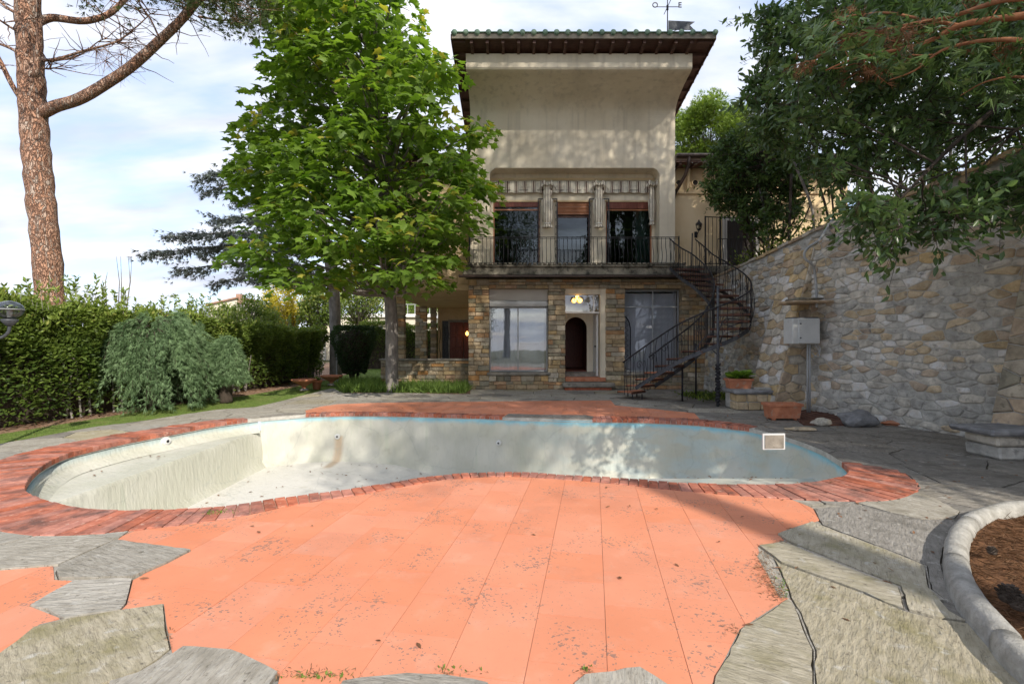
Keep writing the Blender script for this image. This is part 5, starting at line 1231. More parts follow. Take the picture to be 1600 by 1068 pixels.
# buttresses: wedge clad with coursed stones
def buttress(s_a, s_b, proj, ztop, label, seedm, frontm=('rub_tan', 'rub_ochre', 'rub_brown', 'rub_tan', 'rub_grey', 'rub_pale')):
    bt = empty('buttress', tuple(wall_at((s_a+s_b)/2, 0, .3)), label, 'buttress')
    a0, a1 = wall_at(s_a, 0, -.05), wall_at(s_a, 0, proj); b0, b1 = wall_at(s_b, 0, -.05), wall_at(s_b, 0, proj); at_, b_t = wall_at(s_a, ztop, .02), wall_at(s_b, ztop, .02)
    ai, bi = wall_at(s_a, ztop, -.05), wall_at(s_b, ztop, -.05)
    mb = MB(); mb.add([a0, a1, b1, b0, at_, b_t, ai, bi], [(0, 1, 4, 6), (1, 2, 5, 4), (2, 3, 7, 5), (4, 5, 7, 6)]); fixn(mb.build('core', 'mortar', bt))
    items = []
    def clad(o_, U, V, poly2, nrm, du, dv, mats_):
        x0, x1, y0, y1 = bbox(poly2); 
        for pl in voronoi(jitter_grid(x0, x1, y0, y1, du, dv, .3), (x0, x1, y0, y1), .008, aniso=1.6):
            sg = sum(poly2[i].cross(poly2[(i+1) % len(poly2)]) for i in range(len(poly2)))
            for i in range(len(poly2)):
                e_ = poly2[(i+1) % len(poly2)]-poly2[i]; n_ = Vector((e_.y, -e_.x)).normalized()*(1 if sg > 0 else -1); pl = clip_half(pl, poly2[i], n_)
                if len(pl) < 3: break
            if len(pl) < 3 or area(pl) < .006: continue
            mb = MB(); rough_stone(mb, pl, lambda u, v, h: o_+U*u+V*v+nrm*h, random.uniform(.02, .045), .02, back=-.02); items.append((area(pl), random.choice(mats_), mb))
    U = (b1-a1).normalized(); W = (at_-a1); V = (W-U*W.dot(U)).normalized(); nr = U.cross(V); nr = nr if nr.x < 0 else -nr
    poly = [Vector((0, 0)), Vector(((b1-a1).length, 0)), Vector(((b_t-a1).dot(U), (b_t-a1).dot(V))), Vector((W.dot(U), W.dot(V)))]
    clad(a1, U, V, poly, nr, .34, .21, list(frontm))
    U2 = (a0-a1).normalized(); V2 = Vector((0, 0, 1)); nr2 = U2.cross(V2); nr2 = nr2 if nr2.y < 0 else -nr2
    poly = [Vector((0, 0)), Vector(((a0-a1).length, 0)), Vector(((ai-a1).dot(U2), ztop)), Vector(((at_-a1).dot(U2), ztop))]
    clad(a1, U2, V2, poly, nr2, .36, .22, seedm)
    pieces('stone', items, bt, RN+['sand_d', 'sand_c', 'sand_e'], 'stone_remainder')
    return bt
sY = lambda Y: next(cum[i]+(PL[i+1]-PL[i]).length*(Y-PL[i].y)/(PL[i+1].y-PL[i].y) for i in range(len(PL)-1) if Y <= PL[i+1].y)
buttress(sY(12.0), sY(13.0), .85, 4.05, 'sloping ochre stone buttress behind the white meter box', ['rub_brown', 'rub_grey', 'rub_tan'])
buttress(sY(6.6), sY(7.85), 1.1, 4.5, 'mossy brown stone buttress at the right edge behind the bench', ['sand_e', 'sand_c', 'rub_brown', 'sand_e'], ('sand_e', 'rub_brown', 'sand_c'))
# bench by the right buttress
be = empty('stone_bench', (7.8, 7.1, 0), 'low stone bench with a rough slab seat against the right buttress', 'bench')
mb = MB(); mb.cbox(6.72, 8.9, 6.75, 7.45, .36, .46, .03, jit=.012); mb.build('seat_slab', 'slate', be)
items = []
for (x, l_, z, h, mm_) in ((6.95, .55, 0, .2, 'rub_blue'), (7.52, .14, .02, .2, 'terracotta'), (7.68, .5, 0, .22, 'rub_grey'), (8.2, .5, 0, .2, 'rub_blue'), (6.93, .75, .2, .16, 'rub_grey'), (7.7, .45, .22, .14, 'rub_pale'), (8.17, .5, .2, .16, 'rub_grey')):
    mb = MB(); mb.cbox(x, x+l_-.02, 6.88, 7.42, z, z+h-.015, .03, jit=.012); mb.build('stone', mm_, be)
# terrace ground behind the wall
tz_ = MB(); rows = 26
for i in range(rows+1):
    s_ = S1*i/rows; q_ = wall_at(s_, 4.4, -.5); base = topz(s_)-.12
    for d, dz in ((0, 0), (1.2, .1), (4, .5), (10, 1.6), (40, 9)): tz_.v.append(Vector((q_.x+d, q_.y if q_.y < 16.8 else q_.y, base+dz)))
for i in range(rows):
    for k in range(4): tz_.f.append((i*5+k, i*5+k+1, i*5+k+6, i*5+k+5)); tz_.m.append(0)
o_ = fixn(tz_.build('terrace_ground', 'soil', None, True)); tag(o_, kind='structure')
mb = MB(); mb.add([(7.1, 17.3, 4.0), (50, 17.3, 12), (50, 60, 12), (13, 60, 5.2), (13, 24.6, 4.6), (7.1, 24.6, 4.2)], [(0, 1, 2, 3, 4, 5)]); o_ = fixn(mb.build('upper_ground', 'soil', None)); tag(o_, kind='structure')
# ---- meter box with its stone hood, conduits and cable
bx_ = empty('meter_box', (7.0, 11.7, 1.6), 'pale grey metal meter box mounted on the rubble wall under a stone hood', 'meter box')
s_b = sY(11.62); c0 = wall_at(s_b, 1.6, .1)
x0m, x1m = P(1237, 516, 11.4).x, P(1279, 516, 11.4).x; z0m, z1m = P(0, 537, 11.4).z, P(0, 497, 11.4).z
mb = MB(); mb.cbox(x0m, x1m, 11.36, 11.75, z0m, z1m, .012); mb.build('case', 'box_paint', bx_)
mb = MB(); mb.cbox(x0m+.13, x1m-.008, 11.335, 11.36, z0m+.015, z1m-.015, .006); d_ = mb.build('door', 'box_paint', bx_)
for z in (z0m+.14, z1m-.13): mb = MB(); mb.tube([(x0m+.17, 11.345, z), (x0m+.17, 11.318, z)], .016, 10); mb.build('lock', 'iron', d_)
mb = MB(); mb.box(x0m+.02, x1m-.02, 11.38, 11.7, z1m, z1m+.025); mb.build('cap', 'iron_grey', bx_)
hd = empty('stone_hood', (7.1, 11.6, 2.5), 'mossy flat stone shelf built into the wall above the meter box', 'stone shelf')
mb = MB(); zh = P(0, 474, 11.5).z; mb.cbox(P(1232, 0, 11.5).x, P(1290, 0, 11.5).x, 11.2, 11.95, zh, zh+.07, .025, jit=.015); mb.build('slab', 'rub_brown', hd)
mb = MB(); mb.cbox(P(1240, 0, 11.5).x, P(1280, 0, 11.5).x, 11.3, 11.9, zh+.07, zh+.12, .03, jit=.02); mb.build('top_stone', 'concrete_mossy', hd)
cp = empty('cable_run', (7.1, 11.7, 0), 'grey conduits and loose cable running down the wall by the meter box', 'conduit')
mb = MB(); xx = P(1262, 0, 11.55).x
for dx in (-.035, .02): mb.tube([(xx+dx, 11.5, .0), (xx+dx, 11.5, z0m)], .022, 8)
mb.build('pipe', 'conduit', cp, True)
mb = MB(); mb.tube([(xx+.1, 11.45, z0m), (xx+.2, 11.42, z0m-.18), (xx+.1, 11.4, z0m-.3), (xx+.03, 11.42, z0m-.22)], .014, 6); mb.tube([(xx+.17, 11.45, z0m), (xx+.22, 11.42, z0m-.1), (xx+.18, 11.4, z0m-.3), (xx+.06, 11.42, z0m-.3)], .014, 6); mb.build('loop_cable', 'conduit', cp, True)
mb = MB(); pts = [P(a, c, 11.35+dy) for a, c, dy in ((1276, 480, .1), (1276, 460, .1), (1273, 425, .1), (1268, 412, .0), (1259, 405, .0), (1257, 395, 0), (1265, 385, 0.05), (1280, 375, .1), (1290, 360, .15), (1296, 350, .25), (1302, 342, .6))]
mb.tube(catmull(pts, 5), .03, 8); mb.build('hose', 'conduit', cp, True)
mb = MB(); n2_ = [wall_at(sY(Y), z, .09) for Y, z in ((11.3, 3.62), (10, 3.78), (8.6, 4.0), (7.2, 4.25), (5.4, 4.55))]; mb.tube(catmull(n2_, 4), .014, 6); mb.build('wall_cable', 'rubber_white', cp, True)
# ================================================================ SPIRAL STAIRCASE
st = empty('spiral_staircase', (5.4, 12.9, 0), 'winding wrought iron staircase with terracotta treads from deck to balcony', 'staircase')
cl = catmull([Vector((*p_, 0)) for p_ in ((3.70, 14.75), (4.1, 14.25), (4.55, 13.75), (5.0, 13.35), (5.5, 13.18), (6.0, 13.35), (6.32, 13.85), (6.42, 14.5), (6.3, 15.2), (6.05, 15.9), (5.9, 16.72))], 12)
dl = [0]
for a, c in zip(cl, cl[1:]): dl.append(dl[-1]+(c-a).length)
LT = dl[-1]
def cpos(t_):
    d = t_*LT
    for i in range(len(cl)-1):
        if d <= dl[i+1] or i == len(cl)-2:
            u = (d-dl[i])/(dl[i+1]-dl[i]); p_ = cl[i].lerp(cl[i+1], u); a = (cl[min(i+3, len(cl)-1)]-cl[max(i-2, 0)]).normalized(); return p_, a, Vector((a.y, -a.x, 0))     # right-hand normal (outer side)
NT = 20; HW = .46
def zt(t_): return .21+t_*(4.38-.21)
for k in range(NT):
    t_ = k/NT; p_, a, r_ = cpos(t_); z = zt(t_); hw = HW if k > 2 else .42; mb = MB()
    run = LT/NT*.62; 
    inner = p_-r_*hw; outer_ = p_+r_*hw; V = []
    for q_, wf in ((inner, .62), (outer_, 1.25)):
        for s2 in (-1, 1):
            for dz in (-.022, 0): V.append(q_+a*s2*run*wf+Vector((0, 0, z+dz)))
    mb.add(V, [(0, 1, 3, 2), (4, 6, 7, 5), (0, 4, 5, 1), (2, 3, 7, 6), (0, 2, 6, 4), (1, 5, 7, 3)]); tr_ = fixn(mb.build('tread', 'terracotta' if k < 4 else 'rusty', st))
    mb = MB()
    for s2 in (-1, 1): mb.bar(inner+a*s2*(run*.62+.012)+Vector((0, 0, z-.032)), outer_+a*s2*(run*1.25+.012)+Vector((0, 0, z-.032)), .02, .06)
    mb.build('tread_frame', 'rusty', tr_)
for side in (1, -1):
    mb = MB(); pts = [cpos(i/60)[0]+cpos(i/60)[2]*side*(HW+.01)+Vector((0, 0, zt(i/60)-.14)) for i in range(4, 61)]
    for a, c in zip(pts, pts[1:]): mb.bar(a, c, .014, .11)
    mb.build('stringer', 'iron_grey', st)
    hs = .88; pts = [cpos(i/60)[0]+cpos(i/60)[2]*side*(HW+.02)+Vector((0, 0, zt(i/60)+hs)) for i in range(0 if side > 0 else 2, 61)]
    mb = MB(); mb.tube(pts, .022, 7); mb.build('handrail', 'iron', st, True)
    nb2 = 60
    for k in range(nb2):
        t_ = k/nb2+.008; 
        p_, a, r_ = cpos(t_); z = zt(t_); q_ = p_+r_*side*(HW+.02); mb = MB()
        if side > 0 and k % 3 == 1:
            mb.tube([q_+r_*.09*math.sin(u*3.1)*(1-u*.3)+a*.03*math.sin(u*6.3)+Vector((0, 0, z-.1+u*(hs+.1))) for u in [i/7 for i in range(8)]], .009, 5)
        else: mb.tube([q_+Vector((0, 0, z-.12)), q_+Vector((0, 0, z+hs))], .0095, 5)
        mb.build('baluster', 'iron', st)
# ornamental scrolls on the outer rail
for k in range(16):
    p_, a, r_ = cpos(.03+k/17); z = zt(.03+k/17)+.45; q_ = p_+r_*(HW+.03); mb = MB()
    mb.tube([q_+a*(.11*(1-u*.8)*math.cos(u*8))+Vector((0, 0, z+.14*(1-u*.8)*math.sin(u*8))) for u in [i/16 for i in range(17)]], .008, 5); mb.build('scroll', 'iron', st, True)
px_, py_ = 5.42, 12.72
mb = MB(); mb.tube([(px_, py_, 0), (px_, py_, 3.15)], .035, 10); mb.build('main_post', 'iron_grey', st, True)
mb = MB()
for k in range(12):                                     # knotted iron vine round the foot of the post
    z = .12+k*.085; mb.lathe(px_, py_, [(.045, z), (.075+.015*random.random(), z+.03), (.045, z+.07)], 8)
mb.tube([(px_+.06*math.cos(i*.8), py_+.06*math.sin(i*.8), .05+i*.035) for i in range(32)], .016, 6); mb.build('post_ornament', 'iron', st, True)
for (a, c, d, e) in ((.32, 1.35, .55, 1.9), (.40, 1.9, .75, 2.6)):
    p1 = Vector((px_, py_, c))
    for t_ in (.30, .45, .52): q_, a_, r_ = cpos(t_); mb = MB(); mb.tube(catmull([p1, (p1+q_+Vector((0, 0, zt(t_))))/2+Vector((0, 0, .18)), q_+r_*.4+Vector((0, 0, zt(t_)-.1))], 5), .014, 6); mb.build('bracket', 'iron_grey', st, True)
for (bx0, by0, tt_) in ((5.50, 14.45, .36), (4.9, 13.9, .22)):
    mb = MB(); mb.tube([(bx0, by0, 0), (bx0, by0, zt(tt_)+(.0 if tt_ < .3 else .05)-.1)], .028, 8); mb.build('support_post', 'iron', st, True)
mb = MB()
for dx in (0, .28): mb.bar((3.58+dx, 14.35, 0), (3.58+dx, 14.35, .16), .03, .03); mb.bar((3.62+dx, 15.1, 0), (3.62+dx, 15.1, .16), .03, .03)
mb.build('foot', 'iron', st)
mb = MB(); mb.tube([(5.95, 16.0, 4.2), (5.97, 16.0, 5.3)], .02, 6); mb.build('top_post', 'iron', st)
# ================================================================ POTS, BOX PLANTERS, LOOSE STONES
def box_planter(x, y, z, l_, wd, h, label, feet=True):
    bpn = empty('planter_box', (x, y, z), label, 'planter', None); f0 = .04 if feet else 0; t_ = .03
    mb = MB(); 
    o_b, o_t = (l_/2*.88, wd/2*.85), (l_/2, wd/2)
    def ring4(hx, hy, zz_): return [(x-hx, y-hy, zz_), (x+hx, y-hy, zz_), (x+hx, y+hy, zz_), (x-hx, y+hy, zz_)]
    rings = [ring4(*o_b, z+f0), ring4(l_/2*.97, wd/2*.96, z+h-.06), ring4(l_/2+.02, wd/2+.02, z+h-.055), ring4(l_/2+.02, wd/2+.02, z+h), ring4(l_/2-t_, wd/2-t_, z+h), ring4(l_/2-t_-.02, wd/2-t_-.02, z+h-.07)]
    V = [q for r_ in rings for q in r_]; Fc = [(3, 2, 1, 0)]
    for i in range(len(rings)-1):
        for k in range(4): Fc.append((i*4+k, i*4+(k+1) % 4, i*4+4+(k+1) % 4, i*4+4+k))
    mb.add(V, Fc); fixn(mb.build('pot', 'terracotta', bpn))
    mb = MB(); b4 = len(rings)-1; mb.add(rings[-1], [(0, 1, 2, 3)]); mb.build('soil', 'soil', bpn)
    if feet:
        for sx in (-1, 1):
            for sy in (-1, 1): mb = MB(); mb.cbox(x+sx*l_*.34-.04, x+sx*l_*.34+.04, y+sy*wd*.3-.03, y+sy*wd*.3+.03, z, z+f0, .006); mb.build('foot', 'terracotta', bpn)
    return bpn
x, y = G(1230, 657); bp1 = box_planter(x, y+.2, 0, .70, .34, .36, 'empty terracotta trough on the deck in front of the meter pipes')
blk = empty('stone_block', (6.35, 12.3, 0), 'low block of grey masonry carrying the leafy planter box', 'stone block')
bx0, by0 = G(1180, 641); mb = MB(); mb.cbox(bx0-.42, bx0+.38, by0+.05, by0+.75, .0, .42, .03); mb.build('core', 'mortar', blk)
for z, h in ((0, .2), (.2, .2)):
    xx = bx0-.45
    while xx < bx0+.38: l_ = random.uniform(.18, .32); l_ = min(l_, bx0+.42-xx); mb = MB(); mb.cbox(xx, xx+l_-.012, by0+.01, by0+.4, z+.01, z+h-.01, .02, jit=.008); mb.build('stone', random.choice(['rub_grey', 'rub_tan', 'rub_brown']), blk); xx += l_
mb = MB(); mb.cbox(bx0-.52, bx0+.46, by0-.03, by0+.8, .42, .50, .02, jit=.01); mb.build('top_slab', 'slate', blk)
bp2 = box_planter(bx0-.18, by0+.5, .50, .60, .28, .26, 'terracotta box with bright leafy plant on the stone block', False)
lb = MB(); lb.cbox(bx0+.06, bx0+.42, by0+.02, by0+.2, .50, .56, .01); o_ = lb.build('brick', 'concrete_pale', None); tag(o_, 'single pale brick lying on the stone block beside the leafy planter', 'brick')
hp = []; hd_ = []
for k in range(120):
    a = random.uniform(0, 6.28); r_ = random.uniform(0, .13); hp.append((bx0-.18+r_*1.8*math.cos(a), by0+.5+r_*.8*math.sin(a), .74+random.uniform(0, .14))); hd_.append((math.cos(a), math.sin(a)*.7, random.uniform(.0, .7)))
foliage('leaves', hp, hd_, .20, (T_LEAF[0]*[1.7, 1, 1], T_LEAF[1]), 'hosta', bp2, up=.8, jit=.15)
def boulder(name, x, y, z, sx, sy, sz, mat, label, cat, seed):
    bm = bmesh.new(); bmesh.ops.create_icosphere(bm, subdivisions=3, radius=1)
    for v_ in bm.verts:
        n_ = noise.noise(v_.co*1.3+Vector((seed, 0, 0)))*.35+noise.noise(v_.co*3+Vector((seed, 5, 0)))*.12; q_ = v_.co*(1+n_)
        v_.co = Vector((x+q_.x*sx, y+q_.y*sy, max(z-.01, z+sz*.55+q_.z*sz*.7)))
    me_v = [v_.co.copy() for v_ in bm.verts]; me_f = [[v_.index for v_ in f_.verts] for f_ in bm.faces]; bm.free()
    o_ = mobj(name, me_v, me_f, mat, None, False); return tag(o_, label, cat)
x, y = G(1352, 668); boulder('boulder', x, y+.2, 0, .36, .22, .26, 'slate', 'large dark boulder lying at the foot of the rubble wall', 'boulder', 3)
x, y = G(1283, 664); boulder('rock', x, y, 0, .17, .12, .12, 'rub_grey', 'smooth oval grey stone on the deck in front of the rusty grate', 'rock', 8)
x, y = G(1252, 672); boulder('flat_stone', x, y, 0, .3, .12, .05, 'rub_tan', 'flat tan stone chip on the deck near the pool skimmer', 'rock', 12)
x, y = G(1393, 664); boulder('rock', x, y+.2, 0, .1, .1, .13, 'rub_pale', 'small whitish rock standing just right of the dark boulder', 'rock', 21)
x, y = G(1412, 668); boulder('broken_brick', x, y+.3, 0, .2, .12, .07, 'terracotta', 'broken reddish brick rubble right of the whitish rock', 'rubble', 31)
x, y = G(1316, 652); boulder('rock', x, y+.1, 0, .09, .08, .07, 'rub_grey', 'little grey pebble on the rusty grate by the wall', 'rock', 41)
x, y = G(1318, 644); boulder('rock', x-.1, y+.1, 0, .07, .07, .08, 'slate', 'little dark lump behind the rusty grate by the wall', 'rock', 44)
gt = empty('metal_grate', (7.2, 10.8, 0), 'rusty brown metal grate lying on the deck by the wall', 'grate')
gp_ = [Vector(p_) for p_ in GP([(1238, 650), (1262, 641), (1330, 655), (1318, 665), (1255, 664)])]
v, t_ = region([gp_], []); slab(v, t_, .03, .0).build('plate', 'rusty', gt)
mb = MB(); 
for k in range(9): a = gp_[0].lerp(gp_[4], k/8); c = gp_[1].lerp(gp_[2], k/8); mb.bar((a.x, a.y, .038), (c.x, c.y, .038), .02, .012)
mb.build('rib', 'rusty', gt)
# bowl planters on the lawn
def bowl(px, py, label, r_=.42, Yk=None):
    x, y = G(px, py); y = y; bw = empty('bowl_planter', (x, y, 0), label, 'planter', 'terracotta bowl planters by the lawn')
    mb = MB(); mb.lathe(x, y, [(.14, 0), (.14, .04), (.07, .08), (.07, .14), (.10, .17), (r_*.9, .33), (r_, .36), (r_, .40), (r_*.9, .40), (r_*.85, .36)], 24); mb.build('bowl', 'terracotta', bw, True)
    mb = MB(); mb.lathe(x, y, [(.12, .0), (.15, .01), (.15, .05), (.08, .09)], 16); mb.build('pedestal', 'concrete_pale', bw, True)
bowl(475, 610, 'terracotta bowl planter on a pale foot, left one on the lawn'); bowl(518, 602, 'terracotta bowl planter next to the hedge bush, right of the small pot')
x, y = G(495, 608); fp = empty('flower_pot', (x, y, 0), 'small round terracotta pot with a green plant between the bowls', 'flower pot')
mb = MB(); mb.lathe(x, y, [(.12, 0), (.16, .26), (.19, .26), (.19, .33), (.16, .33), (.15, .28)], 20); mb.build('pot', 'terracotta', fp, True)
hp = [(x+random.gauss(0, .06), y+random.gauss(0, .06), .32) for _ in range(60)]; foliage('leaves', hp, [(random.gauss(0, .6), random.gauss(0, .6), 1) for _ in hp], .14, T_LEAF, 'leaf_hedge', fp, up=.5, jit=.3)
# globe lamp at the left on a curved arm
x, y, z = P(15, 484, 7.4); gl = empty('globe_lamp', (x-.3, y, 0), 'clear globe garden lamp on a curved grey arm at the left edge', 'lamp')
mb = MB(); n_ = 24; mb.lathe(x, y, [(.17*math.sin(math.pi*(.06+.88*i/14)), z-.17*math.cos(math.pi*(.06+.88*i/14))*.82) for i in range(15)], n_); mb.build('globe', 'glass_thin', gl, True)
mb = MB(); mb.lathe(x, y, [(.150, z+.0), (.172, z+.004), (.172, z+.012), (.150, z+.016)], n_); mb.lathe(x, y, [(.03, z-.14), (.035, z-.02), (.02, z+.02)], 10); mb.build('ring', 'conduit', gl, True)
mb = MB(); mb.lathe(x, y, [(.03, z-.25), (.06, z-.22), (.10, z-.17), (.10, z-.14)], 16); mb.tube(catmull([(x, y, z-.24), (x-.02, y, z-.34), (x-.12, y, z-.42), (x-.3, y, z-.44), (x-.48, y, z-.40)], 5), .022, 8); mb.tube([(x-.48, y, 0), (x-.48, y, z+.3)], .04, 10); mb.build('arm', 'iron_grey', gl, True)
# thin garden lamp post by the far bush, and a small box on the grey trunk
x, y = G(526, 597); lp_ = empty('lamp_post', (x, y, 0), 'thin pale garden post beside the dark clipped bush', 'post')
mb = MB(); mb.tube([(x, y, 0), (x, y, 1.75)], .03, 8); mb.lathe(x, y, [(.07, 0), (.07, .1), (.03, .14)], 10); mb.build('shaft', 'conduit', lp_)
mb = MB(); mb.lathe(x, y, [(.05, 1.7), (.09, 1.78), (.09, 1.9), (.02, 1.98)], 10); mb.build('head', 'rubber_white', lp_, True)
# ================================================================ BACKGROUND BUILDINGS
hb = empty('terrace_house', (-13, 45, 0), 'low white neighbouring house with roof terrace behind the garden', 'house')
mb = MB(); mb.box(-17.3, -7.5, 45, 53, 0, 4.0); mb.build('wall', 'far_wall', hb)
mb = MB(); mb.box(-17.6, -7.2, 44.7, 53, 4.0, 4.3); mb.build('roof_slab', 'white_paint', hb)
mb = MB()
for k in range(15): mb.bar((-17.2+k*.68, 45, 4.3), (-17.2+k*.68, 45, 5.2), .06, .06)
mb.bar((-17.2, 45, 5.2), (-7.6, 45, 5.2), .06, .06); mb.build('terrace_rail', 'conduit', hb)
for x in (-15.5, -13.2, -10.5): mb = MB(); mb.box(x, x+1.2, 44.96, 44.99, 1.6, 3.2); f_ = mb.build('window', 'iron_grey', hb); mb = MB(); mb.box(x+.08, x+1.12, 44.94, 44.96, 1.7, 3.1); mb.build('pane', 'glass_up', f_)
mb = MB(); mb.prism([Vector(p_) for p_ in ((-18.6, 2.6), (-17.35, 3.3), (-17.35, 2.6))], 'y', 43, 46); mb.build('lean_to_roof', 'far_roof', hb); mb = MB(); mb.box(-18.5, -17.36, 43.2, 46, 0, 2.6); mb.build('shed_wall', 'white_paint', hb)
hc = empty('far_house', (-36, 60, 0), 'distant cream house with a slanting red tile roof above the hedge', 'house')
mb = MB(); mb.box(-37.6, -34.2, 60, 66, 0, 6.0); mb.prism([Vector(p_) for p_ in ((-37.6, 6.0), (-34.2, 6.0), (-34.2, 7.1), (-37.6, 6.3))], 'y', 60.002, 66); mb.build('wall', 'far_wall', hc)
mb = MB(); mb.prism([Vector(p_) for p_ in ((-37.9, 6.22), (-34.0, 7.12), (-34.0, 7.3), (-37.9, 6.4))], 'y', 59.7, 66); mb.build('roof', 'far_roof', hc)
mb = MB(); mb.box(-34.4, -33.9, 60.2, 61, 6.5, 7.7); mb.build('chimney', 'far_roof', hc)
hd2 = empty('red_roof_house', (-9, 60, 0), 'neighbouring pinkish house glimpsed behind the porch pillars', 'house')
mb = MB(); mb.box(-16, -8, 60, 66, 0, 7.2); mb.build('wall', 'far_wall', hd2); mb = MB(); mb.prism([Vector(p_) for p_ in ((-16.5, 7.2), (-7.5, 7.2), (-12, 8.8))], 'y', 59.5, 66.5); mb.build('roof', 'far_roof', hd2)
# ================================================================ PLANTING
def tree_root(name, loc, label, cat='tree', group=None): return empty(name, loc, label, cat, group)
# ---- the big maple
tx, ty = -4.1, 16.5
mp_ = tree_root('maple_tree', (tx, ty, 0), 'large leafy green maple with grey trunk beside the porch')
mb = MB(); trunk = [Vector(p_) for p_ in ((tx, ty, -.05), (tx-.0, ty, .35), (tx+.0, ty, 1.5), (tx-.02, ty-.05, 2.8), (tx-.1, ty-.2, 4.0), (tx-.15, ty-.5, 5.4), (tx+.1, ty-.8, 7.2), (tx-.3, ty-1.0, 9.5), (tx-.5, ty-1.1, 12.0), (tx-.4, ty-1.2, 14.5))]
mb.tube(catmull(trunk, 5), [.34, .27, .235, .225, .22]+[.215]*5+[.21]*5+[.20]*5+[.19]*5+[.17]*5+[.16]*5+[.12]*5+[.08]*5+[.04], 14, bumpy=.02)
sil = [(420, -60), (395, 20), (400, 60), (388, 85), (398, 110), (388, 150), (355, 185), (365, 230), (345, 250), (360, 275), (350, 300), (372, 320), (345, 335), (378, 355), (372, 380), (360, 400), (385, 425), (378, 445), (420, 445), (470, 448), (520, 455), (548, 446), (580, 440), (610, 448), (640, 440), (662, 452), (690, 452), (700, 430), (742, 420), (715, 390), (745, 350), (770, 335), (785, 300), (765, 275), (775, 262), (740, 240), (752, 225), (795, 205), (785, 190), (745, 182), (700, 190), (706, 160), (702, 120), (694, 80), (688, 40), (664, 5), (655, -40), (610, -100), (500, -130), (430, -100)]
sil = [(575+(x-575)*.93, 200+(y-200)*.965) for x, y in sil]
cxs = lambda py: 575 if py > 150 else 560
clumps = []
tries = 0
while len(clumps) < 330 and tries < 9000:
    tries += 1; (px, py), = in_poly_px(sil, 1); d = abs(px-cxs(py))/(190 if py > 200 else 150); 
    dep = 3.6*math.sqrt(max(.03, 1-min(1, d)**2)); Y = 15.0-.4+random.uniform(-1, 1)*dep
    if py > 400: Y = min(Y, 15.6)
    if Y > 17.2: Y = 17.2
    if px > 700: Y = min(Y, 15.8)
    c = P(px, py, Y)
    if all((c-q).length > .52 for q in clumps): clumps.append(c)
tp = catmull(trunk, 5)
for c in clumps:
    base = min((q for q in tp if q.z < c.z-.2 and q.z > 3.2), key=lambda q: (q-c).length+.6*max(0, 1-(c.z-q.z)), default=tp[18]); L_ = (c-base).length
    if random.random() < .7: branch(mb, base, c, .02+.012*L_, .008, sag=-.05 if c.z < 6 else .04, wob=.12, n=5, sides=5)
fixn(mb.build('trunk', 'bark_grey', mp_, True))
pos = []; dr = []; tn = []
for c in clumps:
    R0 = random.uniform(.42, .75); k = int(36*R0/.55); out_ = Vector((c.x-tx, c.y-(ty-1.2), 0)); tb = random.uniform(.35, .9)
    for _ in range(k):
        a = random.uniform(0, 6.28); r_ = R0*math.sqrt(random.random()); h = random.gauss(0, .13)-.35*(r_/R0)**2*R0
        q = c+Vector((r_*math.cos(a), r_*math.sin(a), h)); pos.append(q)
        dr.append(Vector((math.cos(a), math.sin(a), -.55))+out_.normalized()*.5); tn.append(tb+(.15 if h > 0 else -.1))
pos = np.array([tuple(q) for q in pos]); dr = np.array([tuple(q) for q in dr])
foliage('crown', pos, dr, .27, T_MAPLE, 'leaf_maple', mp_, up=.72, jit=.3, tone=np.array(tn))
# ---- umbrella pine at the left
px0 = -11.6; pn = tree_root('umbrella_pine', (px0, 12, 0), 'tall umbrella pine with reddish flaky trunk at the left edge')
mb = MB(); tr_ = [P(a, c, 12) for a, c in ((88, 640), (82, 560), (76, 430), (66, 330), (58, 250), (52, 175), (48, 100), (44, 30), (40, -60), (30, -150), (28, -230))]
trc = catmull(tr_, 6); n_ = len(trc); rad = [.295-.04*(i/n_)-(.10*max(0, i/n_-.5)) for i in range(n_)]
mb.tube(trc, [r_*(1+.05*math.sin(i*2.1)) for i, r_ in enumerate(rad)], 18, bumpy=.035)
limbs = [([(62, 178), (90, 165), (130, 152), (200, 108), (252, 62), (285, 30), (310, 0), (350, -50)], .19, .09, (0, -.6)),
 ([(55, 38), (80, 28), (130, 33), (170, 22), (200, -5), (240, -40)], .13, .06, (0, .8)), ([(248, 66), (270, 40), (300, 0), (310, -30)], .06, .04, (0, .3)),
 ([(60, 95), (90, 92), (130, 80), (180, 66), (210, 45), (235, 22)], .05, .012, (0, -.4)), ([(62, 90), (85, 95), (125, 86), (160, 62), (190, 64)], .03, .008, (0, .2)),
 ([(45, 172), (20, 135), (0, 95), (-20, 60)], .08, .05, (0, -.5)), ([(40, 90), (15, 75), (-20, 62)], .06, .03, (0, .5)), ([(42, 55), (20, 45), (-15, 22)], .05, .02, (0, -.6)), ([(40, 25), (15, 15), (-20, -15)], .06, .03, (0, .3)),
 ([(55, 120), (62, 60), (60, 0), (70, -80)], .09, .06, (-.4, -.7)), ([(250, 62), (235, 30), (218, 5), (215, -20)], .03, .015, (0, -.2)),
 ([(62, 88), (68, 105), (78, 108), (78, 96)], .018, .008, (0, 0)), ([(310, 26), (350, 32), (385, 28), (410, 20)], .035, .01, (0, .4))]
tips = []
for L_, r0, r1, (dy0, dy1) in limbs:
    K_ = len(L_); pts = [P(a, c, 12+dy0+(dy1-dy0)*i/(K_-1)-.0) for i, (a, c) in enumerate(L_)]; pc = catmull(pts, 5); m_ = len(pc)
    mb.tube(pc, [.78*(r0+(r1-r0)*i/(m_-1)) for i in range(m_)], 9, bumpy=.03); tips += [(q, i/m_) for i, q in enumerate(pc)]
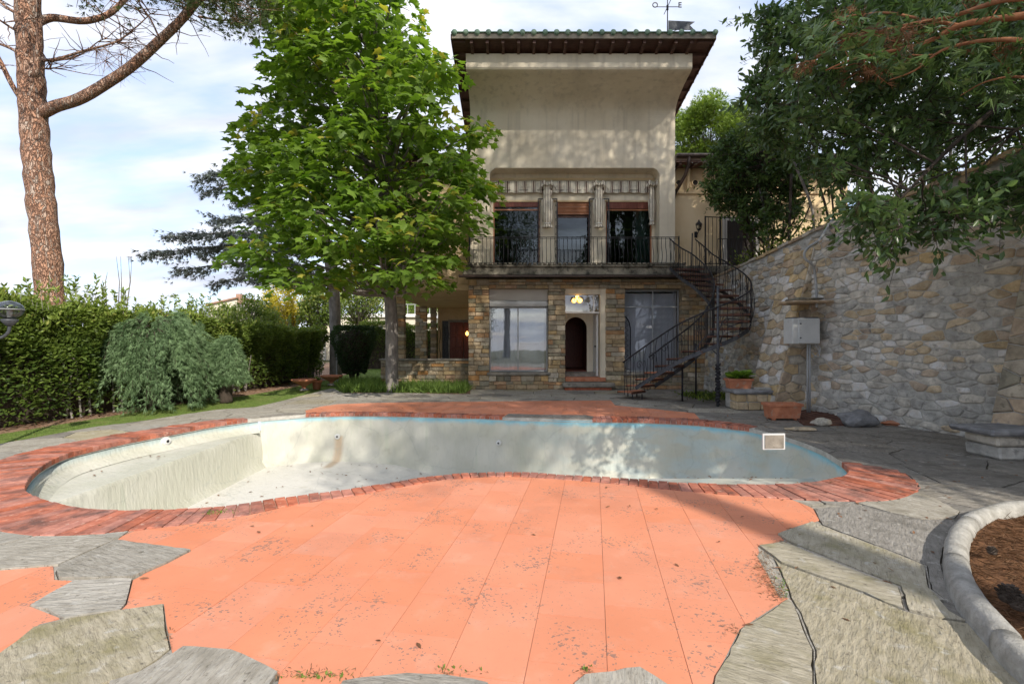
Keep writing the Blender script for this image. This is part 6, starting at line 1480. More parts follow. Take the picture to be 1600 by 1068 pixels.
# thin bare twigs along the limbs
tw = []
for q, t_ in tips:
    if t_ > .35 and random.random() < .7:
        for _ in range(2):
            e_ = q+Vector((random.gauss(.1, .5), random.gauss(0, .5), random.gauss(.05, .3))); tw.append(branch(mb, q, e_, .014, .004, wob=.3, n=4, sides=4)[-1])
crown_px = [(225, -10), (280, 5), (330, 8), (385, 25), (415, 30), (420, 5), (420, -60), (150, -70)]
cl_ = []
for (a, c) in in_poly_px([(235, -12), (280, 8), (330, 18), (372, 42), (400, 52), (418, 32), (425, 0), (425, -60), (150, -60)], 120): cl_.append(P(a, c, random.uniform(10.2, 13.5)))
for (a, c) in in_poly_px([(-60, -60), (420, -60), (420, -330), (-100, -330)], 420): cl_.append(P(a, c, random.uniform(8.5, 15.5)))
for (a, c) in in_poly_px([(100, -5), (240, 12), (300, 5), (300, -60), (100, -60)], 14): cl_.append(P(a, c, random.uniform(11, 13)))
pos = []; dr = []
for c in cl_:
    if random.random() < .45: branch(mb, min(tips, key=lambda q: (q[0]-c).length)[0], c, .018, .005, wob=.25, n=4, sides=4)
    for _ in range(5):
        e_ = c+Vector((random.gauss(0, .35), random.gauss(0, .35), random.gauss(0, .12)))
        if random.random() < .5: mb.tube([c, e_], [.008, .003], 4, cap=False)
        for _ in range(5): pos.append(tuple(e_+Vector([random.gauss(0, .08) for _ in range(3)]))); dr.append((e_-c)*1.0+Vector((0, 0, .15)))
mb2_pos = []
for (a0, c0) in ((150, 78), (190, 85), (210, 60), (165, 95), (200, 75)):
    c = P(a0, c0, 11.6)
    for _ in range(16): mb.tube([c, c+Vector((random.gauss(.1, .3), random.gauss(0, .3), random.gauss(-.2, .25)))], [.006, .002], 4, cap=False)
fixn(mb.build('trunk', 'bark_pine', pn, True))
foliage('crown', pos, [tuple(d) for d in dr], .19, T_TUFT, 'leaf_pine', pn, up=.5, jit=.35)
# ---- grey-blue cedar behind the maple
cdr = tree_root('cedar_tree', (-8.1, 22, 0), 'grey blue cedar with long drooping side branches behind the maple')
mb = MB(); mb.tube(catmull([P(525, 600, 22), P(524, 520, 22), P(520, 440, 22), P(500, 330, 22), P(480, 200, 22), P(470, 60, 22), P(465, -60, 22)], 4), [.27]*4+[.25]*4+[.23]*4+[.2]*4+[.16]*4+[.11]*4+[.05], 10, bumpy=.03)
for a, c in (((520, 450), (498, 425)), ((522, 440), (560, 430)), ((523, 470), (500, 440))): mb.tube(catmull([P(*a, 22), P((a[0]+c[0])/2, (a[1]+c[1])/2+4, 21.8), P(*c, 21.6)], 4), .09, 7)
cpos_, cdir = [], []
def cedar_branch(p0, p1, spread, n_sub, Ya, Yb, droop=.18):
    A, B = P(*p0, Ya), P(*p1, Yb); pts = catmull([A, A.lerp(B, .5)+Vector((0, 0, .35)), B], 8); mb.tube(pts, [.09-.075*i/(len(pts)-1) for i in range(len(pts))], 6)
    L_ = (B-A).length; ax = (B-A).normalized(); sd = ax.cross(Vector((0, 0, 1))).normalized()
    for k in range(n_sub):
        t_ = .12+.88*k/n_sub; q = pts[min(len(pts)-1, int(t_*(len(pts)-1)))]
        for s_ in (-1, 1):
            l_ = spread*(1.15-t_*.75)*random.uniform(.6, 1.2); e_ = q+ax*l_*.75+sd*s_*l_*random.uniform(.3, .8)+Vector((0, 0, -l_*random.uniform(.1, droop*2.6)+random.gauss(.05, .15))); sub = branch(mb, q, e_, .016, .004, sag=.06, wob=.2, n=5, sides=4)
            for j in range(int(34*l_)+10):
                u = random.random(); w_ = sub[min(5, int(u*5.99))]; f_ = w_+Vector((random.gauss(0, .14), random.gauss(0, .14), random.gauss(-.07, .08)))
                cpos_.append(tuple(f_)); cdir.append(tuple(ax*.8+sd*s_*.4+Vector((0, 0, -.25))))
for b_ in (((500, 395), (232, 398), 1.5, 16, 22, 20.5), ((490, 380), (252, 372), 1.2, 13, 22, 20), ((505, 420), (262, 425), 1.2, 12, 22, 21), ((490, 250), (300, 285), 1.0, 13, 22, 21), ((480, 270), (312, 305), .9, 11, 22, 20.5), ((505, 430), (330, 445), 1.1, 10, 22, 21.5), ((480, 360), (330, 345), 1.2, 10, 22, 21), ((500, 440), (395, 440), .9, 9, 22, 21), ((475, 150), (380, 200), .8, 8, 22, 20.8), ((470, 330), (370, 318), 1.0, 8, 22, 21)): cedar_branch(*b_)
fixn(mb.build('trunk', 'bark_grey', cdr, True))
foliage('crown', cpos_, cdir, .23, T_FAT, 'leaf_cedar', cdr, up=.7, jit=.4)
# ---- hedges
def hedge(name, pts, h, th_, label, n, mat, leaf=.085, tmpl=T_LEAF, shoots=0, hvar=.25, core='bark_dark', cat='hedge', stems=True, tone_top=.35, lumps=.3, h1=None):
    """pts: ground line of the front foot; foliage shell on front, top and back with lumps"""
    pts = [Vector(p_) for p_ in pts]; cum_ = [0]
    for a, c in zip(pts, pts[1:]): cum_.append(cum_[-1]+(c-a).length)
    h1 = h if h1 is None else h1
    hd0 = empty(name, (pts[0].x, pts[0].y, 0), label, cat); L_ = cum_[-1]
    def at(s_):
        for i in range(len(pts)-1):
            if s_ <= cum_[i+1] or i == len(pts)-2: u = (s_-cum_[i])/(cum_[i+1]-cum_[i]); p_ = pts[i].lerp(pts[i+1], u); d = (pts[i+1]-pts[i]).normalized(); return p_, d
    def hh_(s_): return h+(h1-h)*s_/L_+hvar*noise.noise(Vector((s_*.45, 3.1, 0)))*2
    mb = MB(); st_ = max(2, int(L_/.8))
    for i in range(st_+1):
        p_, d = at(L_*i/st_); nrm = Vector((-d.y, d.x)); H = hh_(L_*i/st_)-.42
        for off, z in ((.6, 0.0), (.55, H*.5), (.5, H), (th_-.4, H), (th_-.35, 0.0)): mb.v.append(Vector((p_.x+nrm.x*off, p_.y+nrm.y*off, z)))
    for i in range(st_):
        for k in range(4): mb.f.append((i*5+k, i*5+5+k, i*5+6+k, i*5+k+1)); mb.m.append(0)
    mb.f += [tuple(range(5)), tuple(range(st_*5+4, st_*5-1, -1))]; mb.m += [0, 0]
    o_ = fixn(mb.build('inner_twigs', core, hd0))
    pos = []; dr = []; tn = []
    for _ in range(n):
        s_ = random.uniform(0, L_); p_, d = at(s_); nrm = Vector((-d.y, d.x)); H = hh_(s_); r_ = random.random()
        lump = lumps*noise.noise(Vector((s_*1.1, 0, random.random()*.01)))
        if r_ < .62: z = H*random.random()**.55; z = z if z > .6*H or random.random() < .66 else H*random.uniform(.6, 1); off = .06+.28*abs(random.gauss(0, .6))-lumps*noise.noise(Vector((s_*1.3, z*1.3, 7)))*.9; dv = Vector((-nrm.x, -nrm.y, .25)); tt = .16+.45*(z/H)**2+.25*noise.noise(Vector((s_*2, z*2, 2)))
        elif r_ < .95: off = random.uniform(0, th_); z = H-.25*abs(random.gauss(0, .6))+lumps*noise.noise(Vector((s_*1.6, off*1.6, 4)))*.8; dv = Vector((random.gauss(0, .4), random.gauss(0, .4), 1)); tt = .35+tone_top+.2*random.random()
        else: z = H*random.random(); off = th_-.1; dv = Vector((nrm.x, nrm.y, .3)); tt = .4
        pos.append((p_.x+nrm.x*off, p_.y+nrm.y*off, max(.03, z))); dr.append(tuple(dv)); tn.append(tt)
    sh_mb = MB()
    for _ in range(shoots):
        s_ = random.uniform(0, L_); p_, d = at(s_); nrm = Vector((-d.y, d.x)); off = random.uniform(.1, th_*.7); z = hh_(s_)-.1; hh2 = random.uniform(.15, .85); b0 = Vector((p_.x+nrm.x*off, p_.y+nrm.y*off, z-.2)); e_ = b0+Vector((random.gauss(0, .07), random.gauss(0, .07), hh2+.2)); sh_mb.tube([b0, e_], [.007, .003], 4)
        for k in range(int(10+hh2*34)):
            u = random.uniform(.15, 1.02); q = b0.lerp(e_, u); a = random.uniform(0, 6.28); pos.append(tuple(q)); dr.append((math.cos(a), math.sin(a), .9)); tn.append(.75)
    if shoots: tag(sh_mb.build('shoots', 'bark_grey', hd0), kind='stuff')
    if stems:
        for _ in range(int(L_*3)):
            p_, d = at(random.uniform(0, L_)); nrm = Vector((-d.y, d.x)); off = random.uniform(.25, .5); m2 = MB(); m2.tube([(p_.x+nrm.x*off, p_.y+nrm.y*off, 0), (p_.x+nrm.x*(off+random.gauss(0, .1)), p_.y+nrm.y*off, h*.55)], [.022, .012], 5); m2.build('stem', 'bark_grey', hd0)
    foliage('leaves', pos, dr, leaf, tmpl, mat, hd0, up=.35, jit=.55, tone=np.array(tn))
    return hd0
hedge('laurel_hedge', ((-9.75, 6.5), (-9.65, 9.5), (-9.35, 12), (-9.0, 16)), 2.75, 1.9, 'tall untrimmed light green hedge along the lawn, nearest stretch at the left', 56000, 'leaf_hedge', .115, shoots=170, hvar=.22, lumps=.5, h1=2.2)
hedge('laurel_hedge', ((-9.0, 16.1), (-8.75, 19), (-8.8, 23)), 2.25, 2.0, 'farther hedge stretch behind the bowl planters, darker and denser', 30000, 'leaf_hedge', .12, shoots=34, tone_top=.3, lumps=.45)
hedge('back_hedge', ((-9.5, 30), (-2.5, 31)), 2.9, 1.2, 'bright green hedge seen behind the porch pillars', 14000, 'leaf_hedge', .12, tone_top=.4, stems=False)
# clipped dark bush
def bush(name, c, rx, ry, z0, z1, n, mat, leaf, label, cat='bush', tmpl=T_LEAF, stems=8, taper=.55, seed=1, coremat='bark_dark', up=.4, tone=None, shape='drum', core=True):
    bo = empty(name, (c[0], c[1], 0), label, cat); pos = []; dr = []; tn = []; H = z1-z0
    def rad(t_): return (taper+(1-taper)*min(1, t_*1.6))*(1 if t_ < .85 else math.sqrt(max(.05, 1-((t_-.85)/.17)**2))) if shape == 'drum' else math.sqrt(max(.02, 1-(2*t_-1)**2))
    for _ in range(n):
        t_ = random.random(); a = random.uniform(0, 6.28); rr = rad(t_)*(1-abs(random.gauss(0, .12)))*(1+.22*noise.noise(Vector((math.cos(a)*1.7+seed, math.sin(a)*1.7, t_*3))))
        if shape == 'drum' and random.random() < .2: t_ = random.uniform(.93, 1.0); rr = rad(.9)*math.sqrt(random.random())
        pos.append((c[0]+rx*rr*math.cos(a), c[1]+ry*rr*math.sin(a), z0+H*t_)); dr.append((math.cos(a), math.sin(a), .5)); tn.append(.2+.6*t_ if tone is None else tone)
    mb = MB()
    for k in range(stems): a = k*2.4; mb.tube([(c[0]+.12*math.cos(a), c[1]+.12*math.sin(a), 0), (c[0]+rx*.45*math.cos(a), c[1]+ry*.45*math.sin(a), z0+H*.5)], [.035, .015], 6)
    mb.build('stems', coremat, bo)
    if core:
        mb = MB(); mb.lathe(0, 0, [(.05, 0)]+[(rad(t_)*.72, t_*.93) for t_ in (.08, .25, .5, .7, .88)]+[(.1, .93)], 14); mb.v = [Vector((c[0]+v_.x*rx, c[1]+v_.y*ry, z0+v_.z*H)) for v_ in mb.v]; mb.build('inner_twigs', coremat, bo)
    foliage('leaves', pos, dr, leaf, tmpl, mat, bo, up=up, jit=.6, tone=np.array(tn)); return bo
x, y = G(547, 598); bush('clipped_bush', (x, y+.5), .86, .75, .35, 2.35, 9000, 'leaf_dark', .10, 'dark green drum shaped clipped bush left of the maple trunk', taper=.5)
# ---- weeping blue cedars
def weeping(name, c, rx, ry, h, label, n_str, seed, trunk_r=.1, zmin=.25, lean=(0, 0)):
    wo = empty(name, (c[0], c[1], 0), label, 'weeping conifer'); mb = MB(); random.seed(seed)
    top = Vector((c[0]+lean[0], c[1]+lean[1], h*.86)); mb.tube(catmull([(c[0], c[1], 0), (c[0]-.05, c[1], h*.3), (c[0]+.06, c[1], h*.6), tuple(top)], 4), [trunk_r]*9+[trunk_r*.6]*4, 8, bumpy=.06); pos = []; dr = []; tn = []
    for k in range(n_str):
        a = random.uniform(0, 6.28); rr = math.sqrt(random.uniform(.02, 1)); x1, y1 = c[0]+rx*rr*math.cos(a), c[1]+ry*rr*math.sin(a)
        hz = h*(1-.40*rr**2.2)*(1+.34*noise.noise(Vector((x1*1.9, y1*1.9, seed))))-random.choice([0, 0, .25, .5])*h*rr*.6; pk_ = Vector((x1, y1, hz)); mid = top.lerp(pk_, .6)+Vector((0, 0, .12))
        L_ = random.uniform(.2, .5)*h*(.35+.6*rr); ov = Vector((math.cos(a), math.sin(a), 0))*random.uniform(.15, .42)*min(1, rx*.8)
        pts = catmull([top, mid, pk_, pk_+ov*.6+Vector((0, 0, -L_*.35)), pk_+ov+Vector((0, 0, -L_))], 5)
        pts = [Vector((q.x, q.y, max(q.z, zmin*.4+.1*random.random()))) for q in pts]
        if random.random() < .4: mb.tube(pts[4:], [.012]*3+[.005]*(len(pts)-7), 4, cap=False)
        tb = random.uniform(.2, .8)
        for i in range(7, len(pts)-1):
            d = pts[i+1]-pts[i]
            for _ in range(4): pos.append(tuple(pts[i]+d*random.random()+Vector([random.gauss(0, .035) for _ in range(3)]))); dr.append(tuple(d.normalized()*1.1+ov*1.2+Vector([random.gauss(0, .45) for _ in range(3)]))); tn.append(tb)
    fixn(mb.build('trunk', 'bark_dark', wo, True)); foliage('foliage', pos, dr, .15, T_SPRAY, 'leaf_weeping', wo, up=.5, jit=.3, tone=np.array(tn)); random.seed(seed+100)
weeping('weeping_cedar', (-9.05, 12.2), 1.12, 1.0, 2.35, 'large bluish green weeping cedar mound spreading in front of the hedge', 430, 31)
weeping('weeping_cedar', (-8.95, 13.5), .62, .6, 2.15, 'right lobe of weeping cedar between the big mound and the small cedar', 150, 33)
weeping('weeping_cedar', (-8.0, 13.55), .42, .42, 1.72, 'small bluish green weeping cedar on a short dark trunk by the deck', 190, 35, .17, 1.5, (.2, 0))
# ---- grass-like border in front of the porch
gp2 = [Vector(p_) for p_ in GP([(528, 603), (535, 614), (600, 613.5), (735, 615.5), (735, 603), (640, 600), (560, 596)])]
bz_ = np.array([q for q in [(random.uniform(-7, -1.3), random.uniform(15.9, 19.5)) for _ in range(30000)] if inside(q, gp2) and q[0] < -1.5][:6500])
foliage('border_grass', np.c_[bz_, np.zeros(len(bz_))], rng.normal(0, .45, (len(bz_), 3))*[1, 1, .1]+[0, 0, .9], .36, T_BLADE, 'grass_blade', None, up=.1, jit=.25, kind='stuff')
v, t_ = region([gp2], []); o_ = slab(v, t_, .01, -.04).build('border_bed', 'soil', None); tag(o_, kind='structure')
# small bed of weeds by the stairs
wp = np.array([(random.gauss(5.95, .5), random.gauss(14.6, .5), 0) for _ in range(700)]); wp = wp[(wp[:, 0] < 6.6) & (wp[:, 0] > 5.2)]
foliage('stair_bed_plants', wp+[0, 0, .06], rng.normal(0, .5, (len(wp), 3))+[0, 0, .8], .12, T_LEAF, 'leaf_hedge', None, up=.5, jit=.4, kind='stuff')
# ================================================================ RIGHT HAND TREES ON THE TERRACE
def crown_px(name, parts, root, mat, leaf, tmpl, per, R0, trunkpts=None, bark='bark_dark', up=.5, jit=.5, minsep=.0, droop=.3, limb_p=.5, tw=.01, bias=(0, 0, 0), tones=(.1, .7), cond=None):
    mb = MB(); cl_ = []
    for poly, n, (Ya, Yb) in parts:
        for (a, c) in in_poly_px(poly, n):
            q = P(a, c, random.uniform(Ya, Yb))
            if cond and not cond(q): continue
            cl_.append(q)
    tp_ = []
    for pts, r0, r1 in (trunkpts or []): pc = catmull(pts, 5); m_ = len(pc); mb.tube(pc, [r0+(r1-r0)*i/(m_-1) for i in range(m_)], 8, bumpy=.04); tp_ += pc
    pos = []; dr = []; tn = []
    for c in cl_:
        if tp_ and random.random() < limb_p:
            b0 = min(random.sample(tp_, min(len(tp_), 14)), key=lambda q: (q-c).length); branch(mb, b0, c, tw*1.6, .004, wob=.22, n=5, sides=4)
        tb = random.uniform(*tones); ax = Vector((random.gauss(0, 1), random.gauss(0, 1), random.gauss(-droop, .4))).normalized()+Vector(bias)
        for s_ in range(4):                                       # little twigs with leaves ranked along them
            e_ = c+(ax+Vector([random.gauss(0, .55) for _ in range(3)]))*R0*random.uniform(.5, 1.1); d = (e_-c)
            mb.tube([c, e_], [.006, .002], 3, cap=False)
            for k in range(per//4):
                u = random.uniform(.1, 1); q = c+d*u+Vector([random.gauss(0, .035) for _ in range(3)]); sdv = d.cross(Vector((random.gauss(0, 1), random.gauss(0, 1), random.gauss(0, 1)))).normalized()
                pos.append(tuple(q)); dr.append(tuple(d.normalized()*.8+sdv*.9)); tn.append(tb)
    fixn(mb.build('trunk', bark, root, True)); foliage('crown', pos, dr, leaf, tmpl, mat, root, up=up, jit=jit, tone=np.array(tn))
# evergreen oak leaning over the wall
oak = tree_root('holm_oak', (9.6, 7.6, 4.5), 'large dark evergreen tree leaning over the wall with drooping leafy sprays')
main = [(1240, -20), (1225, 40), (1240, 80), (1210, 125), (1215, 150), (1220, 190), (1240, 225), (1265, 265), (1300, 285), (1340, 290), (1400, 270), (1440, 262), (1500, 222), (1560, 190), (1640, 165), (1650, -40), (1300, -50)]
spray = [(1320, 300), (1390, 315), (1440, 325), (1500, 290), (1570, 270), (1640, 240), (1640, 300), (1600, 325), (1540, 330), (1465, 355), (1430, 375), (1370, 392), (1355, 388), (1400, 360), (1350, 345)]
tips_ = [(1195, 10), (1180, 25), (1200, 60), (1235, 40), (1190, 90), (1160, 128), (1170, 150), (1200, 120)]
crown_px('oak', [([(1640, -160), (2050, -160), (2050, 170), (1640, 165)], 110, (5.2, 7.6)), (main, 430, (6.6, 9.6)), (spray, 70, (5.6, 6.8)), ([(1155, 128), (1185, 118), (1215, 150), (1190, 175), (1165, 140)], 14, (8, 9)), ([(1195, 60), (1240, 60), (1230, 130), (1190, 110)], 12, (8, 9)), ([(1170, 180), (1215, 160), (1225, 230), (1185, 225)], 16, (8.5, 9.5)), ([(1180, 10), (1215, 0), (1235, 60), (1205, 90)], 16, (8, 9))], oak, 'leaf_bay', .135, T_LEAF, 44, .36,
 [([(9.6, 7.6, 4.3), (9.2, 7.7, 5.6), (8.6, 7.8, 6.6), (7.6, 7.7, 7.2), (6.0, 7.6, 7.6)], .16, .03), ([(9.5, 7.6, 5.0), (8.4, 7.0, 5.6), (7.2, 6.6, 5.3), (5.9, 6.3, 4.4), (4.9, 6.1, 3.5)], .08, .012), ([(9.6, 8.2, 4.3), (9.3, 8.6, 6.8), (8.0, 8.6, 8.2), (6.2, 8.6, 8.8)], .13, .03), ([(9.3, 7.8, 5.4), (8.6, 8.4, 5.9), (7.4, 8.4, 5.6), (6.4, 8.2, 5.0)], .07, .015), ([(9.4, 7.4, 5.2), (8.2, 6.7, 5.9), (7.6, 6.3, 5.2), (6.3, 6.2, 4.3)], .05, .01)], droop=.35, limb_p=.10)
# conifer with orange-brown bare boughs over the top right corner
cyp = tree_root('brown_conifer', (8.5, 5.6, 4.7), 'conifer with bare orange brown boughs reaching in at the top right')
bl = []
for L_, r0, r1, Ya, Yb in (([(1640, 20), (1560, 30), (1500, 40), (1450, 65), (1400, 78), (1340, 90), (1290, 110)], .045, .008, 5.2, 6.4), ([(1640, -5), (1570, 0), (1530, 12), (1480, 28), (1430, 36), (1370, 50), (1300, 70)], .035, .006, 5.0, 6.2), ([(1640, 70), (1580, 62), (1520, 66), (1470, 80), (1430, 110), (1390, 125)], .03, .006, 5.2, 6.0), ([(1640, 130), (1590, 120), (1540, 128), (1500, 150)], .02, .004, 5.2, 5.8), ([(1500, 40), (1440, 30), (1380, 20), (1310, 30), (1260, 60)], .02, .005, 5.6, 6.4)):
    K_ = len(L_); bl.append(([P(a, c, Ya+(Yb-Ya)*i/(K_-1)) for i, (a, c) in enumerate(L_)], r0, r1))
bl.append(([(8.5, 5.6, 4.4), (8.4, 5.5, 6.5), (8.0, 5.4, 9.0), (8.0, 5.4, 11.0)], .16, .08)); bl.append(([(8.3, 5.5, 6.2), (7.6, 5.3, 6.0), tuple(P(1640, 20, 5.2))], .06, .045))
crown_px('con', [([(1230, 60), (1300, 30), (1400, 40), (1420, 100), (1300, 140), (1250, 110)], 12, (5.8, 6.6)), ([(1290, 20), (1600, -40), (1640, 90), (1500, 100), (1380, 90)], 10, (5.2, 6.2))], cyp, 'needle_brown', .13, T_SPRAY, 28, .28, bl, 'bark_orange', limb_p=.9, tw=.006, tones=(.2, .9))
fc = []; fd = []
for (a, c) in in_poly_px([(1240, 40), (1600, -40), (1640, 60), (1640, 200), (1450, 120), (1300, 90)], 900): fc.append(tuple(P(a, c, random.uniform(5.2, 6.8)))); fd.append((random.gauss(-.4, .5), random.gauss(0, .5), random.gauss(-.3, .4)))
foliage('green_sprays', fc, fd, .18, T_FAT, 'leaf_bay', cyp, up=.5, jit=.3)
# big tree farther along the terrace
bg2 = tree_root('terrace_tree', (11, 12.5, 4.5), 'dense dark green tree rising behind the wall and the oak')
crown_px('t2', [([(1210, 130), (1320, -30), (1700, -60), (1700, 190), (1400, 270), (1250, 250)], 270, (10.2, 14.0)), ([(1330, -30), (1700, -50), (1650, -190), (1420, -160)], 90, (10.2, 13.0))], bg2, 'leaf_dark', .17, T_LEAF, 36, .55, [([(11, 12.5, 4.4), (10.8, 12.4, 7), (10.2, 12, 9.5), (9.5, 12, 12)], .2, .05), ([(12, 11.5, 4.4), (12.2, 11.2, 7), (11.5, 11, 10)], .15, .05), ([(10, 13, 4.4), (9.6, 13, 6), (9.0, 12.6, 8.5)], .1, .03)], limb_p=.3)
# oleander / bamboo like bush at the corner of the house
ol = tree_root('oleander', (8.4, 15.4, 4.2), 'tall narrow leaved oleander bush in front of the side terrace', 'bush')
tr3 = [([(8.2+random.gauss(0, .5), 15.3+random.gauss(0, .5), 4.1), (8.1+random.gauss(0, .5), 15.2+random.gauss(0, .4), 5.8), (8.0+random.gauss(0, 1.0), 15.2+random.gauss(0, .5), 7.6)], .03, .01) for _ in range(12)]
crown_px('ol', [([(1108, 260), (1120, 225), (1150, 210), (1175, 200), (1230, 215), (1260, 250), (1255, 330), (1180, 340), (1130, 325), (1102, 320), (1108, 290)], 330, (14.3, 16.4)), ([(1140, 330), (1250, 330), (1240, 370), (1190, 385)], 22, (13.8, 15))], ol, 'leaf_oleander', .15, T_NARROW if False else T_LEAF, 40, .36, tr3, droop=-.2, limb_p=.7, tw=.008, tones=(.1, .6))
sb2 = tree_root('grey_shrub', (9.0, 13.4, 4.3), 'pale twiggy shrub above the oleander with small grey green leaves', 'bush')
crown_px('gs', [([(1150, 190), (1180, 160), (1215, 165), (1240, 220), (1200, 230), (1165, 215)], 60, (12.5, 14))], sb2, 'leaf_hedge', .11, T_NARROW, 30, .4, [([(9.0, 13.4, 4.2), (8.3, 13.3, 6.5), (7.3, 13.2, 8.0)], .04, .01), ([(9.0, 13.4, 4.2), (8.5, 13.1, 6.8), (7.6, 13, 8.3)], .03, .01)], droop=-.5, limb_p=.8, tones=(.3, .7))
# thin stems and low greenery along the top of the wall
ORD = ['nearest to the iron fence', 'second from the iron fence', 'third from the iron fence', 'fourth from the iron fence', 'rising above the hose of the cable run', 'just right of the hose', 'under the drooping oak sprays', 'closest to the right edge']
for i in range(8):
    s_ = sY(15.4-.78*i); q = wall_at(s_, topz(s_), -random.uniform(.5, 1.2)); mb = MB(); mb.tube(catmull([q+Vector((0, 0, -.3)), q+Vector((random.gauss(0, .1), 0, .9)), q+Vector((random.gauss(0, .35), 0, 2.3))], 4), .028+.015*random.random(), 6)
    o_ = mb.build('sapling_stem', 'bark_grey' if i % 2 else 'bark_dark', None, True); tag(o_, 'thin sapling stem above the wall, '+ORD[i], 'sapling', 'saplings above the retaining wall')
pos = []; 
for _ in range(6500):
    s_ = random.uniform(sY(6.0), sY(16.6)); q = wall_at(s_, topz(s_), -random.uniform(.25, 2.6)); pos.append((q.x, q.y, topz(s_)+abs(random.gauss(0, .28))*(1+.9*noise.noise(Vector((s_*.8, 0, 0))))))
foliage('wall_top_plants', pos, rng.normal(0, .6, (len(pos), 3))+[-.4, 0, .5], .13, T_LEAF, 'leaf_hedge', None, up=.5, jit=.4, kind='stuff')
# ================================================================ DISTANT TREES
def far_tree(name, c, r_, zc, n, mat, leaf, label, trunk=True, rz_=None, tmpl=T_FAT, sep=.25):
    ft = tree_root(name, (c[0], c[1], 0), label); rz_ = rz_ or r_; pos = []; dr = []; tn = []; mb = MB(); cl_ = []
    for _ in range(int(60)):
        v_ = Vector([random.gauss(0, 1) for _ in range(3)]).normalized()*random.uniform(.55, .95); cl_.append(Vector((c[0]+v_.x*r_, c[1]+v_.y*r_, zc+v_.z*rz_)))
    for q in cl_:
        mb.tube([(c[0], c[1], zc-rz_*.9), tuple(q)], [.05, .015], 4, cap=False); tb = random.uniform(.15, .85)
        for _ in range(n//60): w_ = Vector([random.gauss(0, 1) for _ in range(3)]); w_ = w_.normalized()*random.random()**.5*r_*.30; pos.append(tuple(q+w_)); dr.append(tuple(w_+Vector((0, 0, .3)))); tn.append(tb+(.15 if w_.z > 0 else -.15))
    mb.tube([(c[0], c[1], 0), (c[0], c[1], zc-rz_*.7)], [.25, .15], 7); fixn(mb.build('trunk', 'bark_grey', ft)); foliage('crown', pos, dr, leaf, tmpl, mat, ft, up=.5, jit=.5, tone=np.array(tn)); return ft
q = P(452, 478, 34); far_tree('yellow_tree', (q.x, 34), 1.7, 4.3, 7000, 'leaf_yellow', .16, 'tree with yellow autumn leaves beyond the hedge', rz_=2.0, tmpl=T_SIMPLE)
q = P(500, 470, 33); far_tree('garden_tree', (q.x, 33), 1.5, 4.0, 4500, 'leaf_hedge', .2, 'olive green tree immediately right of the yellow tree', tmpl=T_SIMPLE)
q = P(560, 455, 38); far_tree('garden_tree', (q.x, 38), 2.6, 5.2, 6000, 'leaf_hedge', .22, 'broad green tree behind the neighbouring terrace house, left of the maple trunk', tmpl=T_SIMPLE)
q = P(640, 440, 50); far_tree('garden_tree', (q.x, 55), 3.5, 7.0, 6000, 'leaf_pine_bright', .3, 'far light green tree seen beside the porch', tmpl=T_SIMPLE)
q = P(390, 500, 27); far_tree('garden_tree', (q.x, 27), 1.6, 2.6, 6000, 'leaf_hedge', .17, 'rounded green shrub tree rising over the far end of the hedge', tmpl=T_SIMPLE)
q = P(345, 490, 40); far_tree('garden_tree', (q.x, 40), 1.7, 3.2, 3500, 'leaf_hedge', .2, 'green treetop in front of the distant cream house', tmpl=T_SIMPLE)
q = P(1106, 212, 32); far_tree('round_pine', (q.x, 32), 2.75, q.z, 16000, 'leaf_pine_bright', .26, 'bright green round headed pine behind the right wing of the villa', rz_=2.1)
bp3 = empty('bare_sapling', (-11.5, 14, 0), 'bare pale twigs sticking up above the hedge', 'sapling'); mb = MB()
for a0 in (186, 196, 190, 163, 200): mb.tube([P(a0+random.gauss(0, 4), 495, 16), P(a0+random.gauss(0, 4), 440, 16), P(a0+random.gauss(0, 7), 400 if a0 > 180 else 425, 16)], [.02, .012, .004], 5)
mb.build('twigs', 'bark_grey', bp3)
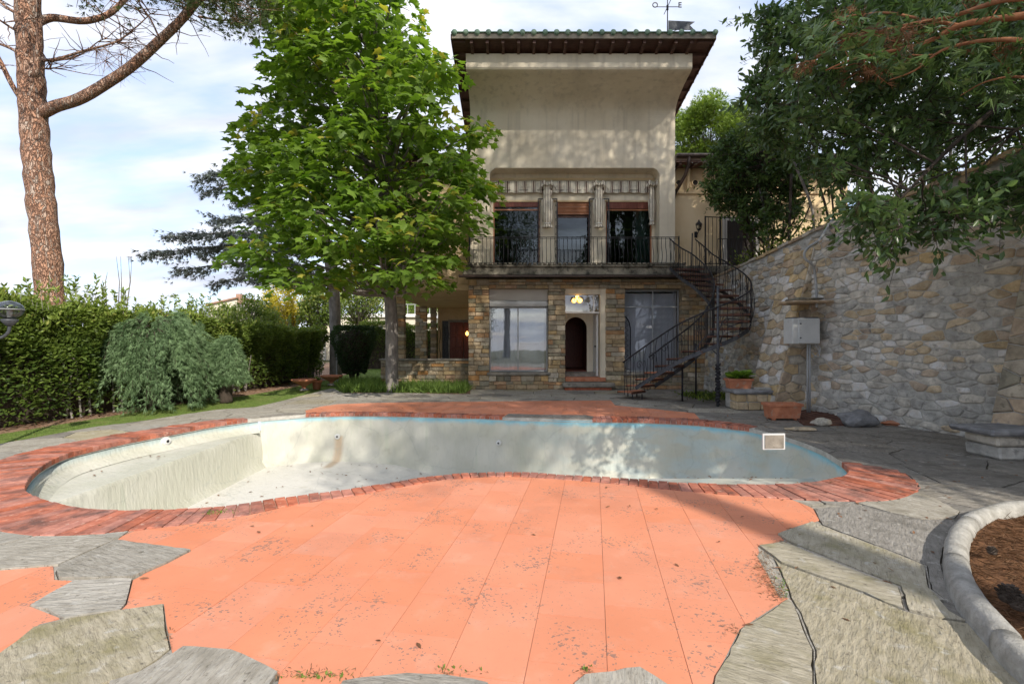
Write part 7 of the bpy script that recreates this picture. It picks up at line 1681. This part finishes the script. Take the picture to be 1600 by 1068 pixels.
# ================================================================ TALL TREES BEHIND THE VIEWER (they shade the villa as in the photograph)
def shade_tree(name, c, r_, z0, z1, n, label, leaf=.17, seed=5):
    ft = tree_root(name, (c[0], c[1], 0), label); random.seed(seed); mb = MB(); mb.tube([(c[0], c[1], 0), (c[0]+.2, c[1], z0+(z1-z0)*.5)], [.42, .2], 9); cl_ = []
    for _ in range(150):
        a = random.uniform(0, 6.28); t_ = random.random(); rr = r_*math.sqrt(random.random())*(math.sqrt(max(.1, 1-(2*t_-1)**2*.8))); q = Vector((c[0]+rr*math.cos(a), c[1]+rr*math.sin(a), z0+(z1-z0)*t_)); cl_.append(q)
        if random.random() < .5: mb.tube([(c[0], c[1], z0*.9+(q.z-z0)*.4), tuple(q)], [.06, .015], 4, cap=False)
    k = n//150; C0 = np.repeat(np.array([tuple(q) for q in cl_]), k, axis=0); w_ = unit(rng.normal(0, 1, C0.shape)); w_ = w_*(rng.random((len(C0), 1))**.45)*r_*.30
    mb.build('trunk', 'bark_dark', ft); foliage('crown', C0+w_, w_, leaf, T_SIMPLE, 'leaf_pine', ft, up=.5, jit=.5)
shade_tree('tall_pine', (8.4, .8, 0), 4.3, 11, 23, 22000, 'tall dense pine rooted beside the needle bed, out of the picture to the right', seed=5)
shade_tree('tall_pine', (13.0, -2.5, 0), 4.8, 9, 25, 17000, 'tall dense pine on the terrace out of the picture behind the viewer', seed=6)
shade_tree('tall_pine', (11, 5.5, 0), 3.2, 12, 20, 10000, 'second tall pine on the terrace beside the oak, out of the picture', seed=7)
shade_tree('tall_pine', (9.4, -9.6, 0), 3.3, 14.2, 17.5, 8000, 'far tall pine out of the picture behind the viewer, thin crown', seed=12)
shade_tree('garden_tree', (-4.4, -14, 0), 2.6, 1.2, 8, 14000, 'leafy garden tree far behind the viewer, out of the picture', .2, seed=21)
shade_tree('garden_tree', (-.6, -16, 0), 3.2, 8, 17, 12000, 'tall garden tree far behind the viewer, out of the picture', .2, seed=22)
shade_tree('garden_oak', (11, 0, 0), 3.2, 4.8, 9, 14000, 'low spreading oak on the terrace out of the picture at the right', .17, seed=9)
